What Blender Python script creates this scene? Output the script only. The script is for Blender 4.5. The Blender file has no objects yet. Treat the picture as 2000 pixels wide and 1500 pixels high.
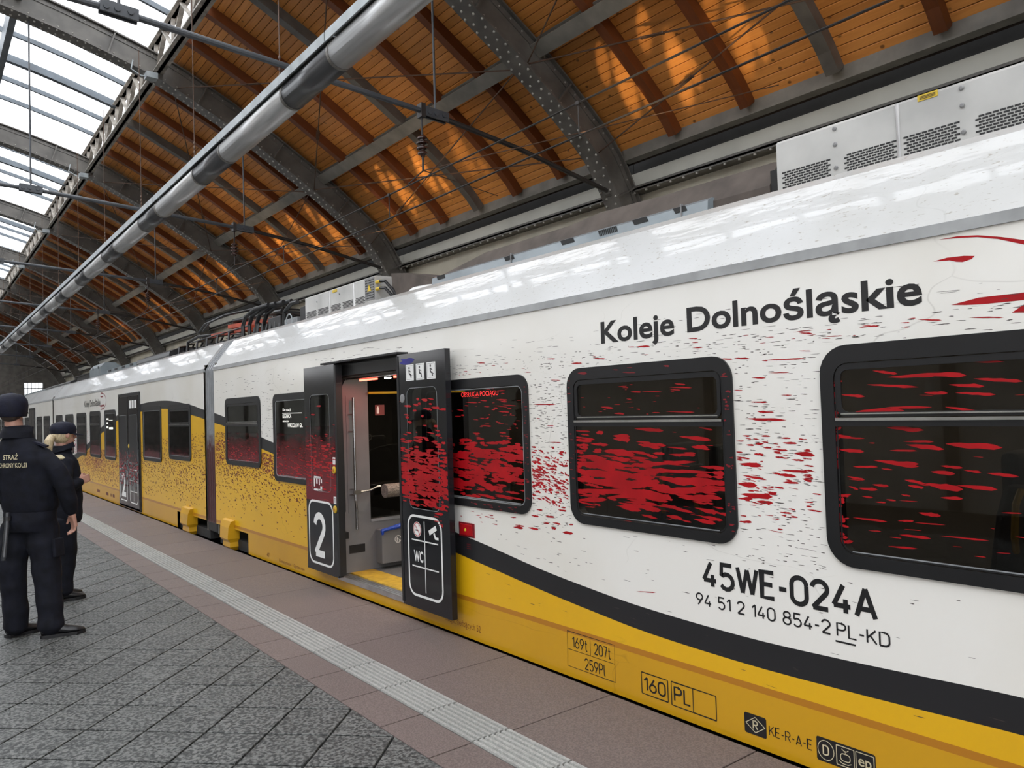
import bpy, bmesh, math, random
from mathutils import Vector, Matrix
from mathutils.bvhtree import BVHTree

# ------------------------------------------------------------------ camera, world, light, exposure
scn = bpy.context.scene
COL = scn.collection
CAM_LOC = (0.0, 0.0, 1.62)
cam_d = bpy.data.cameras.new('camera')
cam_d.sensor_width = 36.0
cam_d.lens = 27.0
cam_d.clip_start = 0.05
cam_d.clip_end = 500
cam = bpy.data.objects.new('camera', cam_d)
COL.objects.link(cam)
RW = ((0.78830995, -0.00653892, 0.61524358), (-0.61444724, 0.04358899, 0.78775287), (-0.0319689, -0.99902815, 0.03034381))
cam.matrix_world = Matrix(((RW[0][0], -RW[0][1], -RW[0][2], CAM_LOC[0]), (RW[1][0], -RW[1][1], -RW[1][2], CAM_LOC[1]),
                           (RW[2][0], -RW[2][1], -RW[2][2], CAM_LOC[2]), (0, 0, 0, 1)))
scn.camera = cam

world = bpy.data.worlds.new('overcast_sky')
scn.world = world
world.use_nodes = True
bg = world.node_tree.nodes['Background']
bg.inputs[0].default_value = (0.965, 0.975, 1.0, 1)
bg.inputs[1].default_value = 2.6

scn.view_settings.view_transform = 'Standard'
scn.view_settings.look = 'None'
scn.view_settings.gamma = 1.0
scn.view_settings.use_curve_mapping = False
scn.view_settings.exposure = 0.55

S = 6.62            # spacing of the arch ribs along the platform
Y0 = 7.55           # first rib that stands in view
RIBS = range(-3, 9)
def rib_y(k): return Y0 + S * k

def boarding_spot(k, dx, y, x, z, tx, ty, tz, power, deg, blend=0.35, rad=0.02, sx=1.0):
    """added spot lamp standing in for sunlight thrown up by the train roof"""
    l = bpy.data.lights.new('added_boarding_spot', 'SPOT')
    l.energy = power
    l.color = (1.0, 0.74, 0.42)
    l.spot_size = math.radians(deg)
    l.spot_blend = blend
    l.shadow_soft_size = rad
    o = bpy.data.objects.new('added_boarding_spot', l)
    COL.objects.link(o)
    o.location = (x, y, z)
    d = Vector((tx, ty, tz)) - Vector((x, y, z))
    o.rotation_euler = d.to_track_quat('-Z', 'Y').to_euler()
    o.scale = (sx, 1, 1)
GLINTS = {-1: ((0.88, 1.0), (0.76, 1.1), (0.62, 0.8), (0.25, 0.3)), 0: ((0.76, 1.1), (0.60, 1.1), (0.86, 0.5), (0.42, 0.35)), 1: ((0.25, 0.9), (0.40, 1.2), (0.62, 1.0), (0.75, 0.5)),
          2: ((0.25, 1.2), (0.42, 0.9), (0.62, 0.9), (0.76, 0.4)), 3: ((0.25, 0.9), (0.42, 1.2), (0.60, 0.7)), 4: ((0.3, 1.0), (0.45, 0.8), (0.75, 0.9)), 5: ((0.4, 0.8), (0.6, 0.6)), 6: ((0.4, 0.5),)}
for k, l_ in GLINTS.items():
    for fr_, pw in l_:
        ty = rib_y(k) + S * fr_
        g_ = 0.13 * math.sin(9 * fr_ + 5 * k)
        boarding_spot(k, 0, ty - 1.3, 4.35, 3.25, 7.26 + g_, ty, 5.79 - g_, pw * 430, 17.0, 0.85, sx=0.26)
        boarding_spot(k, 0, ty - 1.9, 4.15, 3.25, 7.05 - g_, ty + 0.12, 5.96 + g_, pw * 330, 9.0, 0.7, sx=0.30)
        boarding_spot(k, 0, ty - 1.1, 4.25, 3.25, 7.48, ty - 0.15, 5.60, pw * 300, 7.5, 0.7, sx=0.34)
    boarding_spot(k, 0, rib_y(k) + S * 0.45, 3.9, 3.1, 6.7, rib_y(k) + S * 0.55, 6.15, 80, 62, 0.9, 0.25)  # added broad warm fill over the boarding of each bay
# ------------------------------------------------------------------ helpers
class MB:
    def __init__(self): self.v = []; self.f = []; self.m = []
    def poly(self, pts, mi=0):
        n = len(self.v); self.v += [tuple(p) for p in pts]; self.f.append(tuple(range(n, n + len(pts)))); self.m.append(mi)
    def box(self, x0, x1, y0, y1, z0, z1, mi=0):
        n = len(self.v)
        self.v += [(x, y, z) for z in (z0, z1) for y in (y0, y1) for x in (x0, x1)]
        for q in ((0, 2, 3, 1), (4, 5, 7, 6), (0, 1, 5, 4), (2, 6, 7, 3), (0, 4, 6, 2), (1, 3, 7, 5)):
            self.f.append(tuple(n + i for i in q)); self.m.append(mi)
        return self
    def obox(self, c, ax, ay, az, mi=0):
        c = Vector(c); ax = Vector(ax); ay = Vector(ay); az = Vector(az); n = len(self.v)
        self.v += [tuple(c + sx * ax + sy * ay + sz * az) for sz in (-1, 1) for sy in (-1, 1) for sx in (-1, 1)]
        for q in ((0, 2, 3, 1), (4, 5, 7, 6), (0, 1, 5, 4), (2, 6, 7, 3), (0, 4, 6, 2), (1, 3, 7, 5)):
            self.f.append(tuple(n + i for i in q)); self.m.append(mi)
        return self
    def bar(self, a, b, w, h, mi=0, up=(0, 0, 1)):
        a = Vector(a); b = Vector(b); d = (b - a); L = d.length; d.normalize(); up = Vector(up)
        if abs(d.dot(up)) > 0.98: up = Vector((1, 0, 0))
        s = d.cross(up).normalized(); u = s.cross(d)
        return self.obox((a + b) / 2, d * L / 2, s * w / 2, u * h / 2, mi)
    def rings(self, rings, mi=0, closed=True, caps=True):
        n = len(self.v); k = len(rings[0])
        for r in rings: self.v += [tuple(p) for p in r]
        for i in range(len(rings) - 1):
            for j in range(k if closed else k - 1):
                a = n + i * k + j; b = n + i * k + (j + 1) % k
                self.f.append((a, b, b + k, a + k)); self.m.append(mi)
        if caps and closed:
            self.f.append(tuple(n + j for j in range(k))[::-1]); self.m.append(mi)
            e = n + (len(rings) - 1) * k
            self.f.append(tuple(e + j for j in range(k))); self.m.append(mi)
        return self
    def tube(self, pts, r, n=8, mi=0, caps=True):
        pts = [Vector(p) for p in pts]; rr = r if isinstance(r, (list, tuple)) else [r] * len(pts)
        rings = []; ref = None
        for i, p in enumerate(pts):
            d = (pts[min(i + 1, len(pts) - 1)] - pts[max(i - 1, 0)]).normalized()
            if ref is None:
                ref = Vector((0, 0, 1)) if abs(d.z) < 0.9 else Vector((1, 0, 0))
            s = d.cross(ref).normalized(); u = s.cross(d); ref = u
            rings.append([p + rr[i] * (math.cos(2 * math.pi * j / n) * s + math.sin(2 * math.pi * j / n) * u) for j in range(n)])
        return self.rings(rings, mi, True, caps)
    def lathe(self, c, axis, prof, n=12, mi=0):
        """prof: (distance along axis, radius)"""
        c = Vector(c); d = Vector(axis).normalized(); ref = Vector((0, 0, 1)) if abs(d.z) < 0.9 else Vector((1, 0, 0))
        s = d.cross(ref).normalized(); u = s.cross(d)
        return self.rings([[c + d * t + r * (math.cos(2 * math.pi * j / n) * s + math.sin(2 * math.pi * j / n) * u) for j in range(n)] for t, r in prof], mi)
    def prism(self, poly, y0, y1, mi=0):
        """polygon in (x,z) pushed along y"""
        n = len(self.v); k = len(poly)
        self.v += [(x, y0, z) for x, z in poly] + [(x, y1, z) for x, z in poly]
        self.f.append(tuple(range(n, n + k))); self.f.append(tuple(range(n + k, n + 2 * k))[::-1]); self.m += [mi, mi]
        for j in range(k):
            self.f.append((n + j, n + k + j, n + k + (j + 1) % k, n + (j + 1) % k)); self.m.append(mi)
        return self
    def plate(self, poly, x0, x1, mi=0):
        """polygon in (y,z) pushed along x"""
        n = len(self.v); k = len(poly)
        self.v += [(x0, y, z) for y, z in poly] + [(x1, y, z) for y, z in poly]
        self.f.append(tuple(range(n, n + k))); self.f.append(tuple(range(n + k, n + 2 * k))[::-1]); self.m += [mi, mi]
        for j in range(k):
            self.f.append((n + j, n + (j + 1) % k, n + k + (j + 1) % k, n + k + j)); self.m.append(mi)
        return self
    def mesh(self, name, mats, smooth=False):
        me = bpy.data.meshes.new(name)
        me.from_pydata(self.v, [], self.f)
        for m in (mats if isinstance(mats, (list, tuple)) else [mats]): me.materials.append(m)
        me.polygons.foreach_set('material_index', self.m)
        if smooth: me.polygons.foreach_set('use_smooth', [True] * len(self.f))
        me.update()
        bm = bmesh.new(); bm.from_mesh(me); bmesh.ops.recalc_face_normals(bm, faces=bm.faces); bm.to_mesh(me); bm.free()
        return me
    def build(self, name, mats, parent=None, smooth=False, kind=None, label=None, cat=None, group=None):
        return link(name, self.mesh(name, mats, smooth), parent, kind, label, cat, group)

def tag(o, label=None, cat=None, group=None, kind=None):
    if label: o['label'] = label
    if cat: o['category'] = cat
    if group: o['group'] = group
    if kind: o['kind'] = kind
    return o
def root_of(o):
    while o.parent: o = o.parent
    return o
def link(name, me, parent=None, kind=None, label=None, cat=None, group=None, loc=None):
    o = bpy.data.objects.new(name, me)
    COL.objects.link(o)
    if loc is not None: o.location = loc
    if parent is not None:
        o.parent = parent
        r = root_of(o)
        w = Vector((0, 0, 0)); q = parent
        while q: w += q.location; q = q.parent
        o.matrix_parent_inverse = Matrix.Translation(-parent_world(parent))
    return tag(o, label, cat, group, kind)
_PW = {}
def parent_world(p):
    return _PW.get(p.name, Vector((0, 0, 0)))
def thing(name, loc, label, cat, group=None, kind=None):
    o = bpy.data.objects.new(name, None)
    o.empty_display_size = 0.2
    COL.objects.link(o)
    o.location = loc
    _PW[o.name] = Vector(loc)
    return tag(o, label, cat, group, kind)

# ------------------------------------------------------------------ materials
def pm(name, col, rough=0.5, metal=0.0, coat=0.0, var=None, bump=None, spec=0.5, rand=0.0, col2=None, stretch=None):
    """principled material; var=(scale, amount) noise on colour, bump=(scale, strength)"""
    m = bpy.data.materials.new(name); m.use_nodes = True
    nt = m.node_tree; N = nt.nodes; L = nt.links
    p = N['Principled BSDF']
    p.inputs['Base Color'].default_value = (*col, 1); p.inputs['Roughness'].default_value = rough
    p.inputs['Metallic'].default_value = metal; p.inputs['Coat Weight'].default_value = coat
    p.inputs['Coat Roughness'].default_value = 0.08
    p.inputs['Specular IOR Level'].default_value = spec
    tc = N.new('ShaderNodeTexCoord'); src = tc.outputs['Object']
    if stretch:
        mp = N.new('ShaderNodeMapping'); mp.inputs['Scale'].default_value = stretch
        L.new(src, mp.inputs['Vector']); src = mp.outputs['Vector']
    out = None
    if var is None: var = (6.0, 0.10)
    nz = N.new('ShaderNodeTexNoise'); nz.inputs['Scale'].default_value = var[0]; nz.inputs['Detail'].default_value = 5
    L.new(src, nz.inputs['Vector'])
    mx = N.new('ShaderNodeMix'); mx.data_type = 'RGBA'
    c2 = col2 if col2 else tuple(max(0, c * (1 - var[1] * 2)) for c in col)
    c1 = col if col2 else tuple(min(1, c * (1 + var[1])) for c in col)
    mx.inputs['A'].default_value = (*c1, 1); mx.inputs['B'].default_value = (*c2, 1)
    rp = N.new('ShaderNodeMapRange'); rp.inputs[1].default_value = 0.35; rp.inputs[2].default_value = 0.68
    L.new(nz.outputs['Fac'], rp.inputs[0]); L.new(rp.outputs[0], mx.inputs['Factor'])
    out = mx.outputs['Result']
    if rand:
        oi = N.new('ShaderNodeObjectInfo'); hs = N.new('ShaderNodeHueSaturation')
        r2 = N.new('ShaderNodeMapRange'); r2.inputs[3].default_value = 1 - rand; r2.inputs[4].default_value = 1 + rand
        L.new(oi.outputs['Random'], r2.inputs[0]); L.new(r2.outputs[0], hs.inputs['Value']); L.new(out, hs.inputs['Color'])
        out = hs.outputs['Color']
    L.new(out, p.inputs['Base Color'])
    if bump:
        n2 = N.new('ShaderNodeTexNoise'); n2.inputs['Scale'].default_value = bump[0]; n2.inputs['Detail'].default_value = 3
        L.new(src, n2.inputs['Vector'])
        b = N.new('ShaderNodeBump'); b.inputs['Strength'].default_value = bump[1]; b.inputs['Distance'].default_value = 0.02
        L.new(n2.outputs['Fac'], b.inputs['Height']); L.new(b.outputs['Normal'], p.inputs['Normal'])
    return m
def emit(name, col, s):
    m = bpy.data.materials.new(name); m.use_nodes = True; nt = m.node_tree
    p = nt.nodes['Principled BSDF']; p.inputs['Base Color'].default_value = (*col, 1)
    p.inputs['Emission Color'].default_value = (*col, 1); p.inputs['Emission Strength'].default_value = s
    return m
def glassy(name, tint, rough=0.03, ior=1.5, extra=0.0):
    m = bpy.data.materials.new(name); m.use_nodes = True; nt = m.node_tree; N = nt.nodes; L = nt.links
    N.remove(N['Principled BSDF']); out = N['Material Output']
    tr = N.new('ShaderNodeBsdfTransparent'); tr.inputs[0].default_value = (*tint, 1)
    gl = N.new('ShaderNodeBsdfGlossy'); gl.inputs['Roughness'].default_value = rough; gl.inputs['Color'].default_value = (0.9, 0.92, 0.95, 1)
    fr = N.new('ShaderNodeFresnel'); fr.inputs[0].default_value = ior
    nz = N.new('ShaderNodeTexNoise'); nz.inputs['Scale'].default_value = 1.2
    b = N.new('ShaderNodeBump'); b.inputs['Strength'].default_value = 0.03; b.inputs['Distance'].default_value = 0.05
    tc = N.new('ShaderNodeTexCoord'); L.new(tc.outputs['Object'], nz.inputs['Vector']); L.new(nz.outputs['Fac'], b.inputs['Height'])
    L.new(b.outputs['Normal'], gl.inputs['Normal'])
    ad = N.new('ShaderNodeMath'); ad.operation = 'ADD'; ad.use_clamp = True; ad.inputs[1].default_value = extra
    ge = N.new('ShaderNodeNewGeometry'); iv = N.new('ShaderNodeMath'); iv.operation = 'SUBTRACT'; iv.inputs[0].default_value = 1.0; L.new(ge.outputs['Backfacing'], iv.inputs[1])
    ml = N.new('ShaderNodeMath'); ml.operation = 'MULTIPLY'; L.new(fr.outputs[0], ml.inputs[0]); L.new(iv.outputs[0], ml.inputs[1])
    L.new(ml.outputs[0], ad.inputs[0])
    mx = N.new('ShaderNodeMixShader'); L.new(ad.outputs[0], mx.inputs[0]); L.new(tr.outputs[0], mx.inputs[1]); L.new(gl.outputs[0], mx.inputs[2])
    L.new(mx.outputs[0], out.inputs['Surface'])
    return m

def wood_mat(name, c_lo, c_hi, knot=True, rand=0.18, axis='y'):
    """softwood boarding: grain along the board, knots, butt joints in the tone"""
    m = bpy.data.materials.new(name); m.use_nodes = True; nt = m.node_tree; N = nt.nodes; L = nt.links
    p = N['Principled BSDF']; p.inputs['Roughness'].default_value = 0.42; p.inputs['Specular IOR Level'].default_value = 0.35
    tc = N.new('ShaderNodeTexCoord'); oi = N.new('ShaderNodeObjectInfo')
    ad = N.new('ShaderNodeVectorMath'); ad.operation = 'ADD'; sc = N.new('ShaderNodeVectorMath'); sc.operation = 'SCALE'
    cb = N.new('ShaderNodeCombineXYZ'); L.new(oi.outputs['Random'], cb.inputs[0]); L.new(oi.outputs['Random'], cb.inputs[1]); L.new(oi.outputs['Random'], cb.inputs[2])
    sc.inputs['Scale'].default_value = 37.0; L.new(cb.outputs[0], sc.inputs[0])
    L.new(tc.outputs['Object'], ad.inputs[0]); L.new(sc.outputs[0], ad.inputs[1])
    mp = N.new('ShaderNodeMapping'); mp.inputs['Scale'].default_value = (9, 0.7, 9) if axis == 'y' else (1.2, 9, 1.2)
    L.new(ad.outputs[0], mp.inputs['Vector'])
    nz = N.new('ShaderNodeTexNoise'); nz.inputs['Scale'].default_value = 3.0; nz.inputs['Detail'].default_value = 6; nz.inputs['Distortion'].default_value = 0.6
    L.new(mp.outputs[0], nz.inputs['Vector'])
    mx = N.new('ShaderNodeMix'); mx.data_type = 'RGBA'; mx.inputs['A'].default_value = (*c_lo, 1); mx.inputs['B'].default_value = (*c_hi, 1)
    L.new(nz.outputs['Fac'], mx.inputs['Factor']); col = mx.outputs['Result']
    if knot:
        vo = N.new('ShaderNodeTexVoronoi'); vo.inputs['Scale'].default_value = 5.5; vo.inputs['Randomness'].default_value = 1.0
        mp2 = N.new('ShaderNodeMapping'); mp2.inputs['Scale'].default_value = (1.0, 0.8, 1.0); L.new(ad.outputs[0], mp2.inputs['Vector']); L.new(mp2.outputs[0], vo.inputs['Vector'])
        r = N.new('ShaderNodeMapRange'); r.inputs[1].default_value = 0.07; r.inputs[2].default_value = 0.13; r.inputs[3].default_value = 0.75; r.inputs[4].default_value = 0.0
        L.new(vo.outputs['Distance'], r.inputs[0])
        m2 = N.new('ShaderNodeMix'); m2.data_type = 'RGBA'; m2.inputs['B'].default_value = (0.035, 0.012, 0.004, 1)
        L.new(r.outputs[0], m2.inputs['Factor']); L.new(col, m2.inputs['A']); col = m2.outputs['Result']
    hs = N.new('ShaderNodeHueSaturation'); r3 = N.new('ShaderNodeMapRange'); r3.inputs[3].default_value = 1 - rand; r3.inputs[4].default_value = 1 + rand
    L.new(oi.outputs['Random'], r3.inputs[0]); L.new(r3.outputs[0], hs.inputs['Value']); L.new(col, hs.inputs['Color'])
    L.new(hs.outputs[0], p.inputs['Base Color'])
    return m

def granite_mat(name, a, b, scale, rough=0.6, rand=0.06):
    m = bpy.data.materials.new(name); m.use_nodes = True; nt = m.node_tree; N = nt.nodes; L = nt.links
    p = N['Principled BSDF']; p.inputs['Roughness'].default_value = rough
    tc = N.new('ShaderNodeTexCoord'); oi = N.new('ShaderNodeObjectInfo')
    cb = N.new('ShaderNodeVectorMath'); cb.operation = 'MULTIPLY_ADD'
    c3 = N.new('ShaderNodeCombineXYZ')
    for i in range(3): L.new(oi.outputs['Random'], c3.inputs[i])
    cb.inputs[1].default_value = (53, 31, 17); L.new(c3.outputs[0], cb.inputs[0]); L.new(tc.outputs['Object'], cb.inputs[2])
    nz = N.new('ShaderNodeTexNoise'); nz.inputs['Scale'].default_value = scale; nz.inputs['Detail'].default_value = 2.5; nz.inputs['Roughness'].default_value = 0.55
    L.new(cb.outputs[0], nz.inputs['Vector'])
    r = N.new('ShaderNodeMapRange'); r.inputs[1].default_value = 0.42; r.inputs[2].default_value = 0.60; L.new(nz.outputs['Fac'], r.inputs[0])
    mx = N.new('ShaderNodeMix'); mx.data_type = 'RGBA'; mx.inputs['A'].default_value = (*a, 1); mx.inputs['B'].default_value = (*b, 1)
    L.new(r.outputs[0], mx.inputs['Factor'])
    n2 = N.new('ShaderNodeTexNoise'); n2.inputs['Scale'].default_value = 1.1; L.new(tc.outputs['Object'], n2.inputs['Vector'])
    hs = N.new('ShaderNodeHueSaturation'); ra = N.new('ShaderNodeMapRange'); ra.inputs[3].default_value = 1 - rand; ra.inputs[4].default_value = 1 + rand
    L.new(oi.outputs['Random'], ra.inputs[0]); L.new(ra.outputs[0], hs.inputs['Value']); L.new(mx.outputs['Result'], hs.inputs['Color'])
    L.new(hs.outputs[0], p.inputs['Base Color'])
    b2 = N.new('ShaderNodeBump'); b2.inputs['Strength'].default_value = 0.15; b2.inputs['Distance'].default_value = 0.002
    L.new(nz.outputs['Fac'], b2.inputs['Height']); L.new(b2.outputs['Normal'], p.inputs['Normal'])
    return m

M = {}
M['steel'] = pm('painted_steel', (0.115, 0.105, 0.092), 0.42, var=(4, 0.15))
M['steel_lt'] = pm('grey_painted_steel', (0.11, 0.13, 0.15), 0.5, var=(4, 0.12))
M['purlin'] = pm('purlin_paint', (0.20, 0.185, 0.16), 0.55, var=(4, 0.12))
M['rivet'] = pm('rivet_steel', (0.36, 0.34, 0.30), 0.35, var=(20, 0.2))
M['lattice'] = pm('lattice_paint', (0.36, 0.33, 0.29), 0.6, var=(7, 0.25))
M['wood'] = wood_mat('pine_boards', (0.42, 0.15, 0.032), (0.70, 0.30, 0.075))
M['rafter'] = wood_mat('stained_rafter', (0.10, 0.028, 0.008), (0.19, 0.055, 0.016), knot=False, axis='x')
M['deck'] = pm('dark_light_block', (0.03, 0.02, 0.015), 0.9)
M['beige'] = pm('beige_wall_paint', (0.46, 0.42, 0.33), 0.6, var=(1.5, 0.10))
M['beige2'] = pm('pale_wall_paint', (0.50, 0.49, 0.43), 0.6, var=(1.5, 0.06))
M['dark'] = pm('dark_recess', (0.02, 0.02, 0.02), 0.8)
M['wire'] = pm('dark_wire', (0.035, 0.030, 0.028), 0.5, metal=0.3)
M['rod'] = pm('rusty_rod', (0.10, 0.055, 0.035), 0.5, metal=0.3)
M['steelrod'] = pm('grey_tie_rod', (0.055, 0.06, 0.068), 0.45)
M['duct'] = pm('brushed_silver_pipe', (0.46, 0.46, 0.455), 0.30, metal=0.4, var=(3, 0.12), stretch=(6, 0.4, 6))
M['ductdk'] = pm('dark_pipe_sleeve', (0.075, 0.075, 0.078), 0.28, metal=0.3, var=(3, 0.12), stretch=(6, 0.4, 6))
M['tray'] = pm('galvanised_tray', (0.34, 0.37, 0.38), 0.5, metal=0.2)
M['insul'] = pm('brown_insulator', (0.05, 0.022, 0.016), 0.2)
M['skyglass'] = glassy('skylight_glass', (0.93, 0.95, 0.97), 0.1, 1.05)
M['tile'] = granite_mat('speckled_grey_tile', (0.020, 0.022, 0.021), (0.135, 0.138, 0.130), 55.0)
M['slab'] = granite_mat('mauve_slab', (0.100, 0.075, 0.068), (0.155, 0.120, 0.108), 120.0, rand=0.05)
M['tact'] = granite_mat('pale_tactile', (0.25, 0.25, 0.235), (0.33, 0.33, 0.31), 90.0, rand=0.05)
M['joint'] = pm('dark_joint', (0.010, 0.010, 0.010), 0.9)
M['ballast'] = pm('track_ballast', (0.06, 0.055, 0.05), 0.95, var=(40, 0.4), bump=(40, 1.0))
M['concrete'] = pm('platform_edge_concrete', (0.20, 0.18, 0.17), 0.85)
M['galv'] = pm('galvanised_rail', (0.3, 0.3, 0.3), 0.4, metal=0.8)
# ------------------------------------------------------------------ the hall: arch profile
SOFF = [(8.06, -1.0), (8.06, 3.0), (8.03, 3.7), (7.93, 4.15), (7.72, 4.57), (7.4, 5.03), (6.8, 5.53), (6.2, 5.96), (5.63, 6.32), (5.1, 6.65),
        (4.6, 6.93), (4.1, 7.18), (3.45, 7.49), (2.6, 7.76), (1.83, 7.97), (1.1, 8.13), (0.0, 8.31), (-1.0, 8.41), (-2.0, 8.45)]
AX = -2.0
def smooth_poly(p, n=4):
    out = []
    for i in range(len(p) - 1):
        a = p[max(i - 1, 0)]; b = p[i]; c = p[i + 1]; d = p[min(i + 2, len(p) - 1)]
        for j in range(n):
            t = j / n
            out.append(tuple(0.5 * ((2 * b[q]) + (-a[q] + c[q]) * t + (2 * a[q] - 5 * b[q] + 4 * c[q] - d[q]) * t * t + (-a[q] + 3 * b[q] - 3 * c[q] + d[q]) * t ** 3) for q in (0, 1)))
    out.append(p[-1]); return out
ARC = smooth_poly(SOFF, 3)
def offs(p, d):
    o = []
    for i in range(len(p)):
        a = p[max(i - 1, 0)]; b = p[min(i + 1, len(p) - 1)]
        tx, tz = b[0] - a[0], b[1] - a[1]; L = math.hypot(tx, tz)
        o.append((p[i][0] + d * tz / L, p[i][1] - d * tx / L))
    return o
def resample(p, step, x_hi=None, x_lo=None, z_lo=None):
    q = [a for a in p if (x_lo is None or a[0] >= x_lo) and (z_lo is None or a[1] >= z_lo)]
    out = [q[0]]; acc = 0
    for i in range(len(q) - 1):
        a = q[i]; b = q[i + 1]; L = math.hypot(b[0] - a[0], b[1] - a[1]); t = step - acc
        while t <= L:
            out.append((a[0] + (b[0] - a[0]) * t / L, a[1] + (b[1] - a[1]) * t / L)); t += step
        acc = L - (t - step)
    return out
mirror = lambda p: [(2 * AX - x, z) for x, z in p][::-1]
FULL = ARC + mirror(ARC)[1:]
UP = offs(FULL, 0.42)

def rib_meshes():
    w = 0.15
    fl = MB(); r = offs(FULL, 0.025)
    n = len(FULL)
    fl.rings([[(FULL[i][0], -w, FULL[i][1]), (FULL[i][0], w, FULL[i][1]), (r[i][0], w, r[i][1]), (r[i][0], -w, r[i][1])] for i in range(n)])
    wb = MB(); r1 = offs(FULL, 0.02); r2 = offs(FULL, 0.40)
    wb.rings([[(r1[i][0], -0.085, r1[i][1]), (r1[i][0], 0.085, r1[i][1]), (r2[i][0], 0.085, r2[i][1]), (r2[i][0], -0.085, r2[i][1])] for i in range(n)])
    tf = MB(); r3 = offs(FULL, 0.425)
    tf.rings([[(r2[i][0], -w, r2[i][1]), (r2[i][0], w, r2[i][1]), (r3[i][0], w, r3[i][1]), (r3[i][0], -w, r3[i][1])] for i in range(n)])
    an = MB()      # angle irons riveted along both edges of the web
    for d0, d1 in ((0.03, 0.10), (0.32, 0.395)):
        a = offs(FULL, d0); b = offs(FULL, d1)
        for s in (-1, 1):
            an.rings([[(a[i][0], s * 0.085, a[i][1]), (a[i][0], s * 0.10, a[i][1]), (b[i][0], s * 0.10, b[i][1]), (b[i][0], s * 0.085, b[i][1])] for i in range(n)])
    rv = MB()
    arc = resample(ARC, 0.105, z_lo=2.6)
    def dome(c, nrm, t, rad, h):
        c = Vector(c); nrm = Vector(nrm); t = Vector(t); s = nrm.cross(t); k = 6; nn = len(rv.v)
        rv.v += [tuple(c + rad * (math.cos(2 * math.pi * j / k) * t + math.sin(2 * math.pi * j / k) * s)) for j in range(k)]
        rv.v += [tuple(c + nrm * h + 0.55 * rad * (math.cos(2 * math.pi * j / k) * t + math.sin(2 * math.pi * j / k) * s)) for j in range(k)]
        for j in range(k): rv.f.append((nn + j, nn + (j + 1) % k, nn + k + (j + 1) % k, nn + k + j)); rv.m.append(0)
        rv.f.append(tuple(nn + k + j for j in range(k))); rv.m.append(0)
    for i in range(1, len(arc) - 1):
        tx, tz = arc[i + 1][0] - arc[i - 1][0], arc[i + 1][1] - arc[i - 1][1]; L = math.hypot(tx, tz); tx /= L; tz /= L
        nx, nz = tz, -tx          # outward
        for yy in ((-0.115, 0.06) if i % 2 else (-0.06, 0.115)):
            dome((arc[i][0], yy, arc[i][1]), (-nx, 0, -nz), (tx, 0, tz), 0.019, 0.020)
        for d in ((0.065,) if i % 2 else (0.36,)):
            dome((arc[i][0] + nx * d, -0.10, arc[i][1] + nz * d), (0, -1, 0), (tx, 0, tz), 0.014, 0.012)
        if i % 13 == 0:
            pass
    st = MB()
    a = resample(ARC, 1.55, z_lo=2.6)
    for i in range(1, len(a) - 1):
        tx, tz = a[i + 1][0] - a[i - 1][0], a[i + 1][1] - a[i - 1][1]; L = math.hypot(tx, tz); tx /= L; tz /= L
        c = (a[i][0] + tz * 0.21, 0, a[i][1] - tx * 0.21)
        STIFF.append((c, math.atan2(tz, tx)))
    st.obox((0, -0.115, 0), (0.012, 0, 0), (0, 0.03, 0), (0, 0, 0.18)); st.obox((0, 0.115, 0), (0.012, 0, 0), (0, 0.03, 0), (0, 0, 0.18)); st.obox((0, 0, 0.17), (0.012, 0, 0), (0, 0.085, 0), (0, 0, 0.012))
    return (fl.mesh('soffit_flange', M['steel']), wb.mesh('web', M['steel']), tf.mesh('top_flange', M['steel']), an.mesh('angle_iron', M['steel']),
            rv.mesh('rivets', M['rivet']), st.mesh('stiffener', M['steel']))
STIFF = []
RIBM = rib_meshes()
RIB_LABEL = {0: 'riveted dark steel arch rib nearest the camera, landing behind the long low roof fairing',
             1: 'riveted steel arch rib landing behind the grey roof box of the nearest carriage',
             2: 'riveted steel arch rib landing above the red pantograph frame', 3: 'riveted steel arch rib, first one beyond the red pantograph',
             4: 'riveted steel arch rib, second one beyond the red pantograph', 5: 'riveted steel arch rib, third one beyond the red pantograph',
             6: 'riveted steel arch rib, fourth one beyond the red pantograph', 7: 'riveted steel arch rib next to last before the bright end window',
             8: 'farthest steel arch rib, right by the bright end window'}
for k in RIBS:
    lab = RIB_LABEL.get(k, 'steel arch rib behind the viewpoint, %s' % {-1: 'closest of three', -2: 'middle one of three', -3: 'at the open hall end'}.get(k, ''))
    t = thing('arch_rib', (8.06, rib_y(k), -1.0), lab, 'arch rib', 'arch ribs of the hall')
    for c_, a_ in STIFF:
        o = bpy.data.objects.new('stiffener', RIBM[-1]); COL.objects.link(o); o.parent = t; o.location = (c_[0] - 8.06, 0, c_[2] + 1.0); o.rotation_euler = (0, -a_, 0)
    for me in RIBM[:-1]:
        o = bpy.data.objects.new(me.name, me); COL.objects.link(o); o.parent = t
        o.location = (-8.06, 0, 1.0)
        if me.name.startswith('rivets'): o['kind'] = 'stuff'

YA, YB = rib_y(-3), rib_y(8)
# ------------------------------------------------------------------ ceiling: light-blocking deck, boards, rafters, purlins
DW = 0.50
BOARD = [p for p in offs(ARC, DW)]
board_pts = [p for p in BOARD if p[0] >= 3.40 and p[1] >= 5.18]
dk = MB(); dl = [p for p in offs(ARC, DW + 0.06) if p[0] >= 3.38 and p[1] >= 4.9]  # dark shell added above the boards to stop light through their gaps
for pr in (dl, mirror(dl)):
    dk.rings([[(x, YA, z) for x, z in pr], [(x, YB, z) for x, z in pr]], closed=False)
ceil = dk.build('ceiling', M['deck'], kind='structure')
tag(ceil, 'barrel vaulted timber ceiling of the station hall with steel purlins')
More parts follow.
